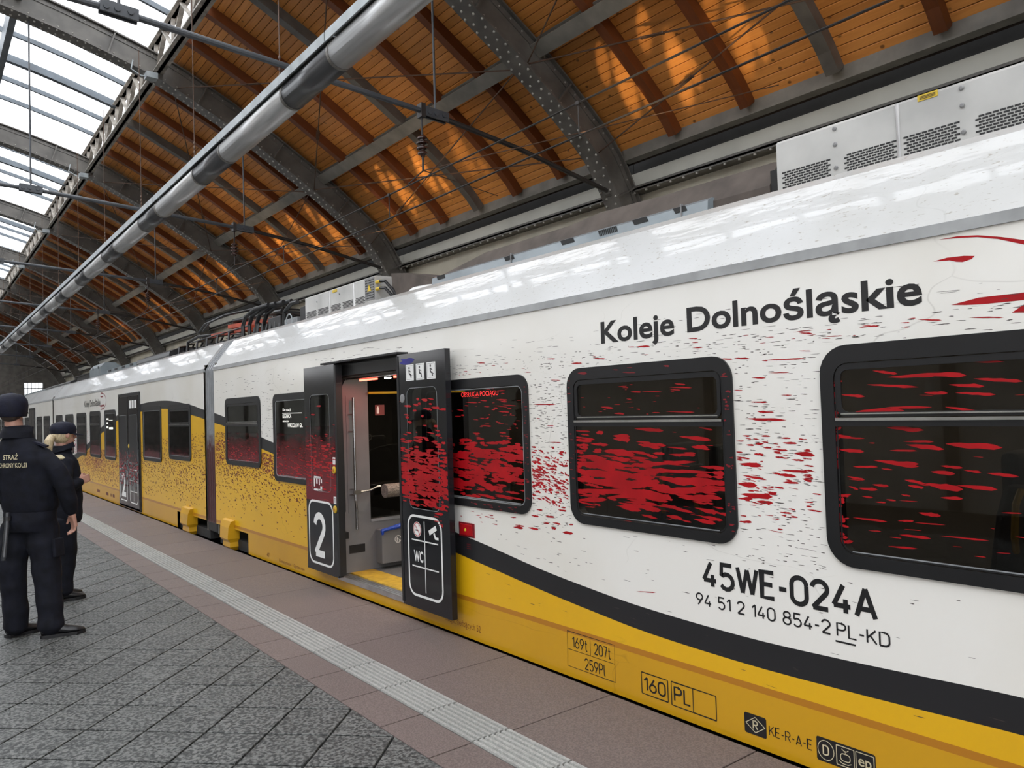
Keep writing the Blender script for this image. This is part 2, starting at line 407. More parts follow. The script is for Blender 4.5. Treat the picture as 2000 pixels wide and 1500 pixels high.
# mirrored boarding on the far side of the hall is one plain skin
db = MB(); pr = mirror(board_pts)
db.rings([[(x, YA, z) for x, z in pr], [(x, YB, z) for x, z in pr]], closed=False)
db.build('opposite_boarding', M['wood'], ceil)

PW = 0.112
bp = resample([p for p in BOARD if p[0] >= 3.40 and p[1] >= 5.15], PW)
pl_len = S - 0.02
pm_ = MB(); hw = PW / 2 - 0.0035
pm_.box(-hw, hw, -pl_len / 2, pl_len / 2, 0.004, 0.03); 
pm_.rings([[(-hw, y, 0.004), (-hw + 0.006, y, 0.0), (hw - 0.006, y, 0.0), (hw, y, 0.004)] for y in (-pl_len / 2, pl_len / 2)], closed=True)
PLANK = pm_.mesh('plank', M['wood'])
def plank_xf(i):
    a = bp[i]; b = bp[i + 1]
    ang = math.atan2(b[1] - a[1], b[0] - a[0])
    return ((a[0] + b[0]) / 2, (a[1] + b[1]) / 2, ang)
random.seed(4)
for k in (-1, 0, 1):
    for i in range(len(bp) - 1):
        x, z, ang = plank_xf(i)
        o = bpy.data.objects.new('plank', PLANK); COL.objects.link(o); o.parent = ceil
        o.location = (x, rib_y(k) + S / 2, z); o.rotation_euler = (0, -ang + math.pi, 0)
far = MB()
for k in list(range(-3, -1)) + list(range(2, 8)):
    for i in range(len(bp) - 1):
        a = bp[i]; b = bp[i + 1]; ex = (b[0] - a[0]); ez = (b[1] - a[1]); L = math.hypot(ex, ez); ex /= L; ez /= L
        nx, nz = ez, -ex
        c = ((a[0] + b[0]) / 2 + nx * 0.012, rib_y(k) + S / 2, (a[1] + b[1]) / 2 + nz * 0.012)
        far.obox(c, (ex * (PW / 2 - 0.004), 0, ez * (PW / 2 - 0.004)), (0, pl_len / 2, 0), (nx * 0.012, 0, nz * 0.012))
far.build('far_boarding', M['wood'], ceil, kind='stuff')
# rafters follow the curve; the middle one of each bay is dark steel
ra_lo = [p for p in offs(ARC, DW - 0.15) if p[0] >= 3.45 and p[1] >= 5.08]
ra_hi = [p for p in offs(ARC, DW + 0.0) if p[0] >= 3.40]
ra_hi = ra_hi[-len(ra_lo):]
def rafter_mesh(w, mat, nm):
    r = MB(); r.rings([[(l[0], -w / 2, l[1]), (l[0], w / 2, l[1]), (h[0], w / 2, h[1]), (h[0], -w / 2, h[1])] for l, h in zip(ra_lo, ra_hi)])
    return r.mesh(nm, mat)
RA_W = rafter_mesh(0.13, M['rafter'], 'rafter'); RA_S = rafter_mesh(0.15, M['steel'], 'steel_rafter')
for k in range(-3, 8):
    for j in range(1, 6):
        me = RA_S if j == 3 else RA_W
        o = bpy.data.objects.new(me.name, me); COL.objects.link(o); o.parent = ceil; o.location = (0, rib_y(k) + S * j / 6, 0)
# purlins: one half way up, one along the foot of the boarding, one under the lattice
def purlin(cx, cz, ang, w, h, nm='purlin'):
    c, s = math.cos(ang), math.sin(ang)
    pu = MB()
    pu.obox((0, 0, 0), (c * w / 2, 0, s * w / 2), (0, S / 2 - 0.09, 0), (-s * 0.012, 0, c * 0.012))
    pu.obox((s * h / 2, 0, -c * h / 2), (c * 0.012, 0, s * 0.012), (0, S / 2 - 0.09, 0), (-s * h / 2, 0, c * h / 2))
    pu.obox((s * h, 0, -c * h), (c * w / 2, 0, s * w / 2), (0, S / 2 - 0.09, 0), (-s * 0.012, 0, c * 0.012))
    me = pu.mesh(nm, M['purlin'])
    for k in range(-3, 8):
        o = bpy.data.objects.new(nm, me); COL.objects.link(o); o.parent = ceil; o.location = (cx, rib_y(k) + S / 2, cz)
purlin(6.46, 6.32, -0.66, 0.20, 0.14)
fb = MB(); fb.box(-0.06, 0.10, -S / 2 + 0.09, S / 2 - 0.09, 0.0, 0.24); fb.box(-0.02, 0.14, -S / 2 + 0.09, S / 2 - 0.09, 0.23, 0.26)
FOOT = fb.mesh('foot_beam', M['purlin'])
for k in range(-3, 8):
    o = bpy.data.objects.new('foot_beam', FOOT); COL.objects.link(o); o.parent = ceil; o.location = (7.98, rib_y(k) + S / 2, 5.03)
# thin wind-bracing rods crossing under each bay, with turnbuckles
def arc_at(z=None, x=None, d=0.1):
    q = offs(ARC, d)
    if z is not None:
        i = min(range(len(q)), key=lambda n: abs(q[n][1] - z) + (0 if q[n][0] > 3 else 99))
    else:
        i = min(range(len(q)), key=lambda n: abs(q[n][0] - x) + (0 if q[n][1] > 3 else 99))
    return q[i]
pts_l = arc_at(z=5.0, d=0.05); pts_m = arc_at(x=6.25, d=0.05); pts_u = arc_at(x=3.6, d=0.05)
BR = []
for (p, q) in ((pts_l, pts_m), (pts_m, pts_l), (pts_m, pts_u), (pts_u, pts_m)):
    m = MB(); a = Vector((p[0], -S / 2 + 0.1, p[1])); b = Vector((q[0], S / 2 - 0.1, q[1]))
    m.tube([a, b], 0.010, 6)
    c = a.lerp(b, 0.72); d = (b - a).normalized() * 0.14; s = d.cross(Vector((0, 0, 1))).normalized() * 0.022
    m.tube([c - d + s, c + d + s], 0.008, 6); m.tube([c - d - s, c + d - s], 0.008, 6); m.tube([c - d - s, c - d + s], 0.014, 6); m.tube([c + d - s, c + d + s], 0.014, 6)
    BR.append(m.mesh('brace_rod', M['rod']))
for k in range(-2, 7):
    for me in BR:
        o = bpy.data.objects.new('brace_rod', me); COL.objects.link(o); o.parent = ceil; o.location = (0, rib_y(k) + S / 2, 0)

# ------------------------------------------------------------------ skylight: glazing bars and panes; lattice girder at its edge
sk = thing('window_1', (AX, 10, 8.2), 'long glazed skylight along the crown of the hall roof', None, kind='structure')
gl = [p for p in offs(FULL, 0.62) if abs(p[0] - AX) <= 5.42]
nb = 6
barm = MB(); lo = gl; up_ = [(x, z + 0.09) for x, z in gl]
barm.rings([[(l[0], -0.028, l[1]), (l[0], 0.028, l[1]), (u[0], 0.028, u[1]), (u[0], -0.028, u[1])] for l, u in zip(lo, up_)])
BAR = barm.mesh('glazing_bar', M['steel_lt'])
barw = MB(); barw.rings([[(l[0], -0.06, l[1] - 0.05), (l[0], 0.06, l[1] - 0.05), (u[0], 0.06, u[1]), (u[0], -0.06, u[1])] for l, u in zip(lo, up_)])
BARW = barw.mesh('heavy_glazing_bar', M['steel_lt'])
pw = S / nb
panem = MB(); panem.rings([[(x, -pw / 2 + 0.03, z + 0.05) for x, z in gl], [(x, pw / 2 - 0.03, z + 0.05) for x, z in gl]], closed=False)
PANE = panem.mesh('pane', M['skyglass'])
for k in range(-3, 8):
    for j in range(nb):
        me = BARW if j == 3 else BAR
        if j:
            o = bpy.data.objects.new(me.name, me); COL.objects.link(o); o.parent = sk; o.location = (-AX, rib_y(k) + S * j / nb - 10, -8.2)
        o = bpy.data.objects.new('pane', PANE); COL.objects.link(o); o.parent = sk; o.location = (-AX, rib_y(k) + S * (j + 0.5) / nb - 10, -8.2)
    for x, z in ((1.35, 8.42), (-2.0, 8.85), (-5.35, 8.42)):
        m = MB(); m.box(x - 0.05, x + 0.05, rib_y(k) + 0.1, rib_y(k + 1) - 0.1, z - 0.12, z + 0.22)
        m.build('skylight_purlin', M['steel_lt'], sk)
for s, lab in ((1, 'beige lattice girder carrying the skylight edge above the platform'), (-1, 'beige lattice girder carrying the opposite skylight edge')):
    gx = 3.40 if s == 1 else 2 * AX - 3.40
    t = thing('lattice_girder', (gx, 10, 7.6), lab, 'girder', 'lattice girders of the skylight')
    for nm, z0, z1 in (('bottom_chord', 7.62, 7.76), ('top_chord', 8.16, 8.26)):
        m = MB(); m.box(gx - 0.03, gx + 0.03, YA, YB, z0, z1); m.box(gx - 0.09, gx + 0.09, YA, YB, z0, z0 + 0.02); m.build(nm, M['lattice'], t)
    for k in range(-3, 8):
        m = MB(); n = 6
        for j in range(n):
            ya = rib_y(k) + S * j / n; yb = rib_y(k) + S * (j + 1) / n
            m.bar((gx - 0.02, ya, 7.72), (gx - 0.02, (ya + yb) / 2, 8.2), 0.02, 0.075, up=(1, 0, 0)); m.bar((gx + 0.02, (ya + yb) / 2, 8.2), (gx + 0.02, yb, 7.72), 0.02, 0.075, up=(1, 0, 0))
            m.bar((gx, ya, 7.7), (gx, ya, 8.2), 0.03, 0.06, up=(1, 0, 0))
        m.build('diagonal_bracing', M['lattice'], t)
        if s == 1 and -1 <= k <= 3:
            r = MB(); y = rib_y(k)
            while y < rib_y(k + 1):
                for z in (7.66, 7.72): r.obox((gx - 0.034, y, z), (0.006, 0, 0), (0, 0.011, 0), (0, 0, 0.011))
                y += 0.13
            r.build('rivets', M['rivet'], t, kind='stuff')

# ------------------------------------------------------------------ walls
w = MB(); w.box(8.30, 8.5, YA, YB, -1.05, 4.62); w.box(8.36, 8.5, YA, YB, 4.6, 6.0)
wr = w.build('wall_right', M['beige'], kind='structure'); tag(wr, 'beige plated side wall of the hall behind the train')
for k in range(-3, 8):
    a, b = rib_y(k) + 0.005, rib_y(k + 1) - 0.005
    m = MB(); m.box(8.24, 8.30, a, b, 4.70, 4.93); m.build('wall_panel', M['beige2'], wr)
    m = MB(); m.box(8.10, 8.32, a, b, 4.62, 4.67); m.box(8.10, 8.13, a, b, 4.64, 4.70)
    m.build('wall_rail', M['steel'], wr)
    if k <= 4:
        m = MB(); y = a + 0.1
        while y < b:
            m.obox((8.115, y, 4.61), (0.012, 0, 0), (0, 0.012, 0), (0, 0, 0.014)); y += 0.22
        m.build('rail_bolts', M['rivet'], wr, kind='stuff')
    m = MB(); m.box(8.26, 8.30, a, b, 4.93, 5.30); m.build('gap_shade_board', M['dark'], wr)  # near-black board painted in for the shade of the gap under the beam
# unseen opposite side: gap shaped to admit daylight, parapet to cut door reflections
w = MB(); w.box(2 * AX - 8.5, 2 * AX - 8.30, YA, YB, 4.75, 5.5); w.box(2 * AX - 8.5, 2 * AX - 8.30, YA, YB, -1.05, 3.9)
wl = w.build('wall_left', M['beige2'], kind='structure'); tag(wl, 'unseen parapet and spandrel, shaped to let daylight in along the hall side')
# far gable: dark boarded screen with an arched window of bright panes
w = MB(); YE = YB + 0.3
arch = [p for p in FULL]
w.box(8.6, 12.6, YE, YE + 0.2, -1.05, 9.5); w.box(-17, 2 * AX - 8.6 + 0.0, YE, YE + 0.2, -1.05, 9.5)
w.box(-13, 5.9, YE, YE + 0.2, -1.05, 9.5); w.box(7.0, 8.6, YE, YE + 0.2, -1.05, 9.5); w.box(5.9, 7.0, YE, YE + 0.2, 4.3, 9.5); w.box(5.9, 7.0, YE, YE + 0.2, -1.05, 3.1)
we = w.build('wall_far', M['steel'], kind='structure'); tag(we, 'dark gable screen closing the far end of the hall')
wn = thing('window_2', (5.4, YE, 3.1), 'bright arched end window above the last carriage', None, kind='structure')
for j in range(6):
    m = MB(); m.box(5.9 + 0.21 * j, 5.93 + 0.21 * j, YE + 0.02, YE + 0.12, 3.1, 4.3); m.build('mullion', M['steel'], wn)
m = MB(); m.box(5.9, 7.0, YE + 0.02, YE + 0.12, 3.9, 3.96); m.build('transom', M['steel'], wn)
for j in range(5):
    m = MB(); m.box(5.93 + 0.21 * j, 6.11 + 0.21 * j, YE + 0.06, YE + 0.07, 3.1, 4.3); m.build('pane', M['skyglass'], wn)

# ------------------------------------------------------------------ floor: platform with tiles, slabs, tactile strip
PE = 3.06
fl = MB(); fl.box(-3.2, PE, YA, 70, -1.05, -0.012)
floor = fl.build('floor', M['joint'], kind='structure'); tag(floor, 'station platform paved with grey diagonal tiles and mauve edge slabs')
g = MB(); g.box(-70, 14, YA - 40, 110, -1.25, -1.05); tb = g.build('trim_1', M['ballast'], kind='structure'); tag(tb, 'dark ballast of the track bed')
D = 0.47
def bev_plate(poly, z0, z1, b):
    m = MB(); c = Vector((sum(p[0] for p in poly) / len(poly), sum(p[1] for p in poly) / len(poly)))
    inn = []
    for p in poly:
        d = Vector(p) - c; inn.append(tuple(c + d * (1 - b / max(d.length, 1e-6))))
    m.rings([[(x, y, z0) for x, y in poly], [(x, y, z1 - 0.002) for x, y in poly], [(x, y, z1) for x, y in inn]])
    return m
h = D / 2 - 0.0085
TILE = bev_plate([(h, 0), (0, h), (-h, 0), (0, -h)], -0.03, 0, 0.003).mesh('paving_tile', M['tile'])
HALF = bev_plate([(0, h), (-h, 0), (0, -h)], -0.03, 0, 0.003).mesh('half_tile', M['tile'])
BX = 1.88; BY = 3.69 + D * 0
cells = []
for i in range(-60, 200):
    for j in range(0, 22):
        x = BX - j * D / 2
        y = BY + (i + (0.5 if j % 2 else 0)) * D
        cells.append((x, y, j))
def in_view(x, y):
    if y < 1.5: return False
    c = (x * RW[0][0] + y * RW[1][0] + (0 - 1.62) * RW[2][0], x * RW[0][1] + y * RW[1][1] - 1.62 * RW[2][1], x * RW[0][2] + y * RW[1][2] - 1.62 * RW[2][2])
    if c[2] < 0.3: return False
    px = 1000 + 1500 * c[0] / c[2]; py = 750 + 1500 * c[1] / c[2]
    return -90 < px < 2050 and py < 1590 and y < 9.8
rest = MB()
for x, y, j in cells:
    if y < YA + 0.5 or y > 69: continue
    if in_view(x, y):
        me = HALF if j == 0 else TILE
        o = bpy.data.objects.new(me.name, me); COL.objects.link(o); o.parent = floor; o.location = (x, y, 0)
    else:
        pts = [(0, h), (-h, 0), (0, -h)] if j == 0 else [(h, 0), (0, h), (-h, 0), (0, -h)]
        rest.poly([(x + a, y + b, 0) for a, b in pts][::1])
rest.build('far_tiles', M['tile'], floor, kind='stuff')
def rect(x0, x1, y0, y1): return [(x0, y0), (x1, y0), (x1, y1), (x0, y1)]
g2 = 0.0045
SL_A = bev_plate(rect(BX + g2, 2.132 - g2, -D / 2 + g2, D / 2 - g2), -0.03, 0, 0.003).mesh('edge_slab', M['slab'])
SL_B = bev_plate(rect(2.362 + g2, PE, -D + g2, D - g2), -0.03, 0, 0.003).mesh('edge_slab', M['slab'])
tm = MB(); tm.box(2.132 + g2, 2.362 - g2, -D / 2 + g2, D / 2 - g2, -0.03, -0.004)
for q in range(7):
    xx = 2.146 + q * 0.0336
    tm.rings([[(xx - 0.0115, y, -0.004), (xx - 0.0085, y, 0.006), (xx + 0.0085, y, 0.006), (xx + 0.0115, y, -0.004)] for y in (-D / 2 + 0.006, D / 2 - 0.006)])
TACT = tm.mesh('tactile_slab', M['tact'])
sA = MB(); sT = MB()
y = 3.134 - D * 16
while y < 69:
    for me, dy in ((SL_A, D / 2), (TACT, D / 2)):
        if 1.2 < y < 22:
            o = bpy.data.objects.new(me.name, me); COL.objects.link(o); o.parent = floor; o.location = (0, y + dy, 0)
        elif me is SL_A: sA.poly([(a, b + y + dy, 0) for a, b in rect(BX + g2, 2.132 - g2, -D / 2 + g2, D / 2 - g2)])
        else:
            for q in range(7): sT.poly([(a, b + y + dy, 0.003) for a, b in rect(2.136 + q * 0.0336, 2.158 + q * 0.0336, -D / 2 + g2, D / 2 - g2)])
            sT.poly([(a, b + y + dy, -0.001) for a, b in rect(2.135, 2.36, -D / 2 + g2, D / 2 - g2)])
    y += D
y = 3.134 - D * 16 - 0.02
while y < 69:
    if 1.0 < y < 30:
        o = bpy.data.objects.new('edge_slab', SL_B); COL.objects.link(o); o.parent = floor; o.location = (0, y + D, 0)
    else: sA.poly([(a, b + y + D, 0) for a, b in rect(2.362 + g2, PE, -D + g2, D - g2)])
    y += 2 * D
sA.build('far_slabs', M['slab'], floor, kind='stuff'); sT.build('far_tactile_strip', M['tact'], floor, kind='stuff')
pe = MB(); pe.box(PE - 0.03, PE + 0.0, YA, 70, -0.16, -0.031); pe.build('platform_coping', M['concrete'], floor)
# ------------------------------------------------------------------ train materials
def paint(name, col, dirt=0.12, rough=0.28, coat=0.4, scratch=True, crack=0.3):
    m = bpy.data.materials.new(name); m.use_nodes = True; nt = m.node_tree; N = nt.nodes; L = nt.links
    p = N['Principled BSDF']; p.inputs['Roughness'].default_value = rough; p.inputs['Coat Weight'].default_value = coat; p.inputs['Coat Roughness'].default_value = 0.12
    tc = N.new('ShaderNodeTexCoord')
    nz = N.new('ShaderNodeTexNoise'); nz.inputs['Scale'].default_value = 0.9; nz.inputs['Detail'].default_value = 8; L.new(tc.outputs['Object'], nz.inputs['Vector'])
    mx = N.new('ShaderNodeMix'); mx.data_type = 'RGBA'; mx.inputs['A'].default_value = (*col, 1)
    mx.inputs['B'].default_value = (*[c * (1 - dirt) * k for c, k in zip(col, (1, 0.98, 0.93))], 1)
    r = N.new('ShaderNodeMapRange'); r.inputs[1].default_value = 0.4; r.inputs[2].default_value = 0.7; L.new(nz.outputs['Fac'], r.inputs[0]); L.new(r.outputs[0], mx.inputs['Factor'])
    out = mx.outputs['Result']
    if scratch:
        mp = N.new('ShaderNodeMapping'); mp.inputs['Scale'].default_value = (1, 0.5, 1.2); mp.inputs['Rotation'].default_value = (0.5, 0, 0); L.new(tc.outputs['Object'], mp.inputs['Vector'])
        vo = N.new('ShaderNodeTexVoronoi'); vo.feature = 'DISTANCE_TO_EDGE'; vo.inputs['Scale'].default_value = 1.3
        nd = N.new('ShaderNodeTexNoise'); nd.inputs['Scale'].default_value = 3; L.new(mp.outputs[0], nd.inputs['Vector'])
        av = N.new('ShaderNodeVectorMath'); av.operation = 'MULTIPLY_ADD'; av.inputs[1].default_value = (0.3, 0.3, 0.3); L.new(nd.outputs['Color'], av.inputs[0]); L.new(mp.outputs[0], av.inputs[2])
        L.new(av.outputs[0], vo.inputs['Vector'])
        r2 = N.new('ShaderNodeMapRange'); r2.inputs[1].default_value = 0.0; r2.inputs[2].default_value = 0.004; r2.inputs[3].default_value = crack; r2.inputs[4].default_value = 0; L.new(vo.outputs['Distance'], r2.inputs[0])
        n3 = N.new('ShaderNodeTexNoise'); n3.inputs['Scale'].default_value = 1.7; L.new(tc.outputs['Object'], n3.inputs['Vector'])
        r4 = N.new('ShaderNodeMapRange'); r4.inputs[1].default_value = 0.5; r4.inputs[2].default_value = 0.62; L.new(n3.outputs['Fac'], r4.inputs[0])
        mu = N.new('ShaderNodeMath'); mu.operation = 'MULTIPLY'; L.new(r2.outputs[0], mu.inputs[0]); L.new(r4.outputs[0], mu.inputs[1])
        m3 = N.new('ShaderNodeMix'); m3.data_type = 'RGBA'; m3.inputs['B'].default_value = (col[0] * 0.35, col[1] * 0.33, col[2] * 0.3, 1)
        L.new(mu.outputs[0], m3.inputs['Factor']); L.new(out, m3.inputs['A']); out = m3.outputs['Result']
    L.new(out, p.inputs['Base Color'])
    return m
def roof_mat():
    m = paint('white_roof_paint', (0.60, 0.605, 0.60), 0.22, 0.28, 0.75, crack=0.15)
    m.node_tree.nodes['Principled BSDF'].inputs['Coat Roughness'].default_value = 0.05
    nt = m.node_tree; N = nt.nodes; L = nt.links; p = N['Principled BSDF']
    tc = N.new('ShaderNodeTexCoord')
    mp = N.new('ShaderNodeMapping'); mp.inputs['Scale'].default_value = (2.2, 0.55, 2.2); L.new(tc.outputs['Object'], mp.inputs['Vector'])
    nz = N.new('ShaderNodeTexNoise'); nz.inputs['Scale'].default_value = 4.0; nz.inputs['Detail'].default_value = 3; L.new(mp.outputs[0], nz.inputs['Vector'])
    b = N.new('ShaderNodeBump'); b.inputs['Strength'].default_value = 0.12; b.inputs['Distance'].default_value = 0.012; L.new(nz.outputs['Fac'], b.inputs['Height'])
    L.new(b.outputs['Normal'], p.inputs['Normal']); L.new(b.outputs['Normal'], p.inputs['Coat Normal'])
    # soot specks
    n2 = N.new('ShaderNodeTexNoise'); n2.inputs['Scale'].default_value = 60; n2.inputs['Detail'].default_value = 3
    mp2 = N.new('ShaderNodeMapping'); mp2.inputs['Scale'].default_value = (1.6, 0.55, 1.6); L.new(tc.outputs['Object'], mp2.inputs['Vector']); L.new(mp2.outputs[0], n2.inputs['Vector'])
    r = N.new('ShaderNodeMapRange'); r.inputs[1].default_value = 0.63; r.inputs[2].default_value = 0.70; r.inputs[4].default_value = 0.75; L.new(n2.outputs['Fac'], r.inputs[0])
    old = p.inputs['Base Color'].links[0].from_socket
    mx = N.new('ShaderNodeMix'); mx.data_type = 'RGBA'; mx.inputs['B'].default_value = (0.30, 0.27, 0.22, 1); L.new(old, mx.inputs['A']); L.new(r.outputs[0], mx.inputs['Factor'])
    L.new(mx.outputs['Result'], p.inputs['Base Color'])
    return m
M['white'] = paint('white_livery', (0.78, 0.765, 0.72), 0.10)
M['yellow'] = paint('yellow_livery', (0.70, 0.40, 0.008), 0.10, coat=0.12)
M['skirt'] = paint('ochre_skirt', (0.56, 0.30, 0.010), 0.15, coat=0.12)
M['black'] = paint('charcoal_livery', (0.014, 0.014, 0.016), 0.2, rough=0.35, coat=0.05, scratch=False)
M['orange'] = paint('orange_moulding', (0.42, 0.17, 0.01), 0.1, scratch=False)
M['strip'] = pm('grey_cant_strip', (0.33, 0.34, 0.34), 0.4, coat=0.3)
M['roofw'] = roof_mat()
M['rubber'] = pm('black_window_frame', (0.010, 0.010, 0.011), 0.38, spec=0.4)
M['glass'] = glassy('tinted_train_glass', (0.34, 0.33, 0.31), 0.02, 1.45)
M['doorglass'] = glassy('tinted_door_glass', (0.40, 0.40, 0.38), 0.02, 1.45)
M['chrome'] = pm('polished_bar', (0.65, 0.65, 0.66), 0.2, metal=1.0)
M['red'] = pm('red_print', (0.36, 0.004, 0.008), 0.4, var=(8, 0.10), spec=0.3)
M['dred'] = pm('dark_red_print', (0.20, 0.008, 0.015), 0.35, var=(8, 0.10))
M['speck'] = pm('black_speck_print', (0.06, 0.045, 0.042), 0.4)
M['brown'] = pm('brown_speck_print', (0.13, 0.018, 0.008), 0.4)
M['pink'] = pm('pink_speck_print', (0.42, 0.10, 0.16), 0.4)
M['ink'] = pm('black_lettering', (0.012, 0.012, 0.013), 0.35)
M['wprint'] = pm('white_lettering', (0.75, 0.75, 0.73), 0.4, var=(5, 0.03))
M['cream'] = pm('cream_lettering', (0.62, 0.55, 0.36), 0.4)
M['door'] = pm('gloss_black_door', (0.010, 0.010, 0.012), 0.12, coat=0.0, spec=0.4)
M['int'] = pm('interior_grey_panel', (0.15, 0.15, 0.155), 0.5, var=(5, 0.05))
M['intdk'] = pm('interior_dark_panel', (0.09, 0.082, 0.07), 0.6)
M['intfl'] = pm('interior_grey_floor', (0.12, 0.125, 0.13), 0.6, var=(60, 0.15))
M['yfloor'] = pm('yellow_threshold', (0.55, 0.34, 0.03), 0.6, var=(12, 0.12))
M['alu'] = pm('aluminium_sill', (0.55, 0.55, 0.55), 0.3, metal=0.9)
M['steelh'] = pm('stainless_handrail', (0.55, 0.54, 0.53), 0.25, metal=1.0)
M['blue'] = pm('blue_bin_bag', (0.01, 0.06, 0.42), 0.3, bump=(30, 0.6))
M['seat'] = pm('dark_seat_fabric', (0.045, 0.045, 0.046), 0.85)
M['seatg'] = pm('woven_grey_armrest', (0.22, 0.19, 0.165), 0.7, var=(90, 0.3))
M['ygrip'] = pm('yellow_grab', (0.55, 0.36, 0.02), 0.4)
M['acpanel'] = pm('pale_grey_panel', (0.47, 0.465, 0.445), 0.45, var=(2.5, 0.10))
M['fair'] = pm('blue_grey_fairing', (0.20, 0.235, 0.255), 0.3, coat=0.4, var=(3, 0.10))
M['dusty'] = pm('dusty_brown_top', (0.095, 0.076, 0.064), 0.85, var=(5, 0.15))
M['cable'] = pm('black_cable', (0.012, 0.012, 0.013), 0.4)
M['pred'] = pm('red_primer', (0.40, 0.06, 0.025), 0.5)
M['porc'] = pm('grey_insulator', (0.22, 0.22, 0.22), 0.3)
M['bogie'] = pm('bogie_black', (0.02, 0.02, 0.02), 0.7)
M['gaiter'] = pm('grey_gaiter', (0.24, 0.25, 0.26), 0.5, coat=0.2)
M['warn'] = pm('warning_yellow', (0.65, 0.45, 0.03), 0.5)
M['led_r'] = emit('red_led', (0.9, 0.03, 0.03), 0.5)
M['led_w'] = emit('white_led', (0.9, 0.88, 0.8), 0.45)
M['lamp_r'] = emit('red_door_light', (1.0, 0.10, 0.06), 5.0)
M['lamp_dim'] = emit('added_saloon_lamp', (1.0, 0.86, 0.68), 22.0)
M['lamp_w'] = emit('white_door_light', (1.0, 0.95, 0.9), 9.0)

def film_mat(name, col, z_top, z_bot, mx_=0.9):
    """perforated print film: dark red that thins out upwards into clear glass"""
    m = bpy.data.materials.new(name); m.use_nodes = True; nt = m.node_tree; N = nt.nodes; L = nt.links
    p = N['Principled BSDF']; p.inputs['Base Color'].default_value = (*col, 1); p.inputs['Roughness'].default_value = 0.25
    tc = N.new('ShaderNodeTexCoord'); sp = N.new('ShaderNodeSeparateXYZ'); L.new(tc.outputs['Object'], sp.inputs[0])
    mp = N.new('ShaderNodeMapping'); mp.inputs['Scale'].default_value = (1, 3, 9); L.new(tc.outputs['Object'], mp.inputs['Vector'])
    nz = N.new('ShaderNodeTexNoise'); nz.inputs['Scale'].default_value = 2.5; nz.inputs['Detail'].default_value = 6; L.new(mp.outputs[0], nz.inputs['Vector'])
    r = N.new('ShaderNodeMapRange'); r.inputs[1].default_value = z_top; r.inputs[2].default_value = z_bot; L.new(sp.outputs[2], r.inputs[0])
    a = N.new('ShaderNodeMath'); a.operation = 'MULTIPLY_ADD'; a.inputs[1].default_value = 1.1; L.new(nz.outputs['Fac'], a.inputs[0]); L.new(r.outputs[0], a.inputs[2])
    r2 = N.new('ShaderNodeMapRange'); r2.inputs[1].default_value = 0.55; r2.inputs[2].default_value = 1.35; r2.inputs[4].default_value = mx_; L.new(a.outputs[0], r2.inputs[0])
    tr = N.new('ShaderNodeBsdfTransparent'); mx = N.new('ShaderNodeMixShader'); L.new(r2.outputs[0], mx.inputs[0]); L.new(tr.outputs[0], mx.inputs[1]); L.new(p.outputs[0], mx.inputs[2])
    L.new(mx.outputs[0], N['Material Output'].inputs['Surface'])
    return m
def bellows_mat():
    m = pm('printed_gaiter', (0.20, 0.21, 0.22), 0.5, coat=0.1); nt = m.node_tree; N = nt.nodes; L = nt.links; p = N['Principled BSDF']
    old = p.inputs['Base Color'].links[0].from_socket
    tc = N.new('ShaderNodeTexCoord'); sp = N.new('ShaderNodeSeparateXYZ'); L.new(tc.outputs['Object'], sp.inputs[0])
    nz = N.new('ShaderNodeTexNoise'); nz.inputs['Scale'].default_value = 14; nz.inputs['Detail'].default_value = 6; L.new(tc.outputs['Object'], nz.inputs['Vector'])
    r = N.new('ShaderNodeMapRange'); r.inputs[1].default_value = 1.55; r.inputs[2].default_value = 1.05; L.new(sp.outputs[2], r.inputs[0])
    a = N.new('ShaderNodeMath'); a.operation = 'ADD'; L.new(nz.outputs['Fac'], a.inputs[0]); L.new(r.outputs[0], a.inputs[1])
    r2 = N.new('ShaderNodeMapRange'); r2.inputs[1].default_value = 0.75; r2.inputs[2].default_value = 1.2; L.new(a.outputs[0], r2.inputs[0])
    mx = N.new('ShaderNodeMix'); mx.data_type = 'RGBA'; mx.inputs['B'].default_value = (0.055, 0.008, 0.010, 1); L.new(old, mx.inputs['A']); L.new(r2.outputs[0], mx.inputs['Factor']); L.new(mx.outputs['Result'], p.inputs['Base Color'])
    return m
M['bellows'] = bellows_mat()
M['film'] = film_mat('dark_red_window_film', (0.15, 0.008, 0.014), 1.38, 1.02)
M['film2'] = film_mat('dark_red_window_film_low', (0.12, 0.010, 0.014), 1.14, 0.85, 0.8)
M['film3'] = film_mat('dark_red_door_film', (0.15, 0.008, 0.014), 1.45, 1.05)
XS = 3.10            # plane of the carriage side
ZC = 2.225           # underside of the grey cant strip
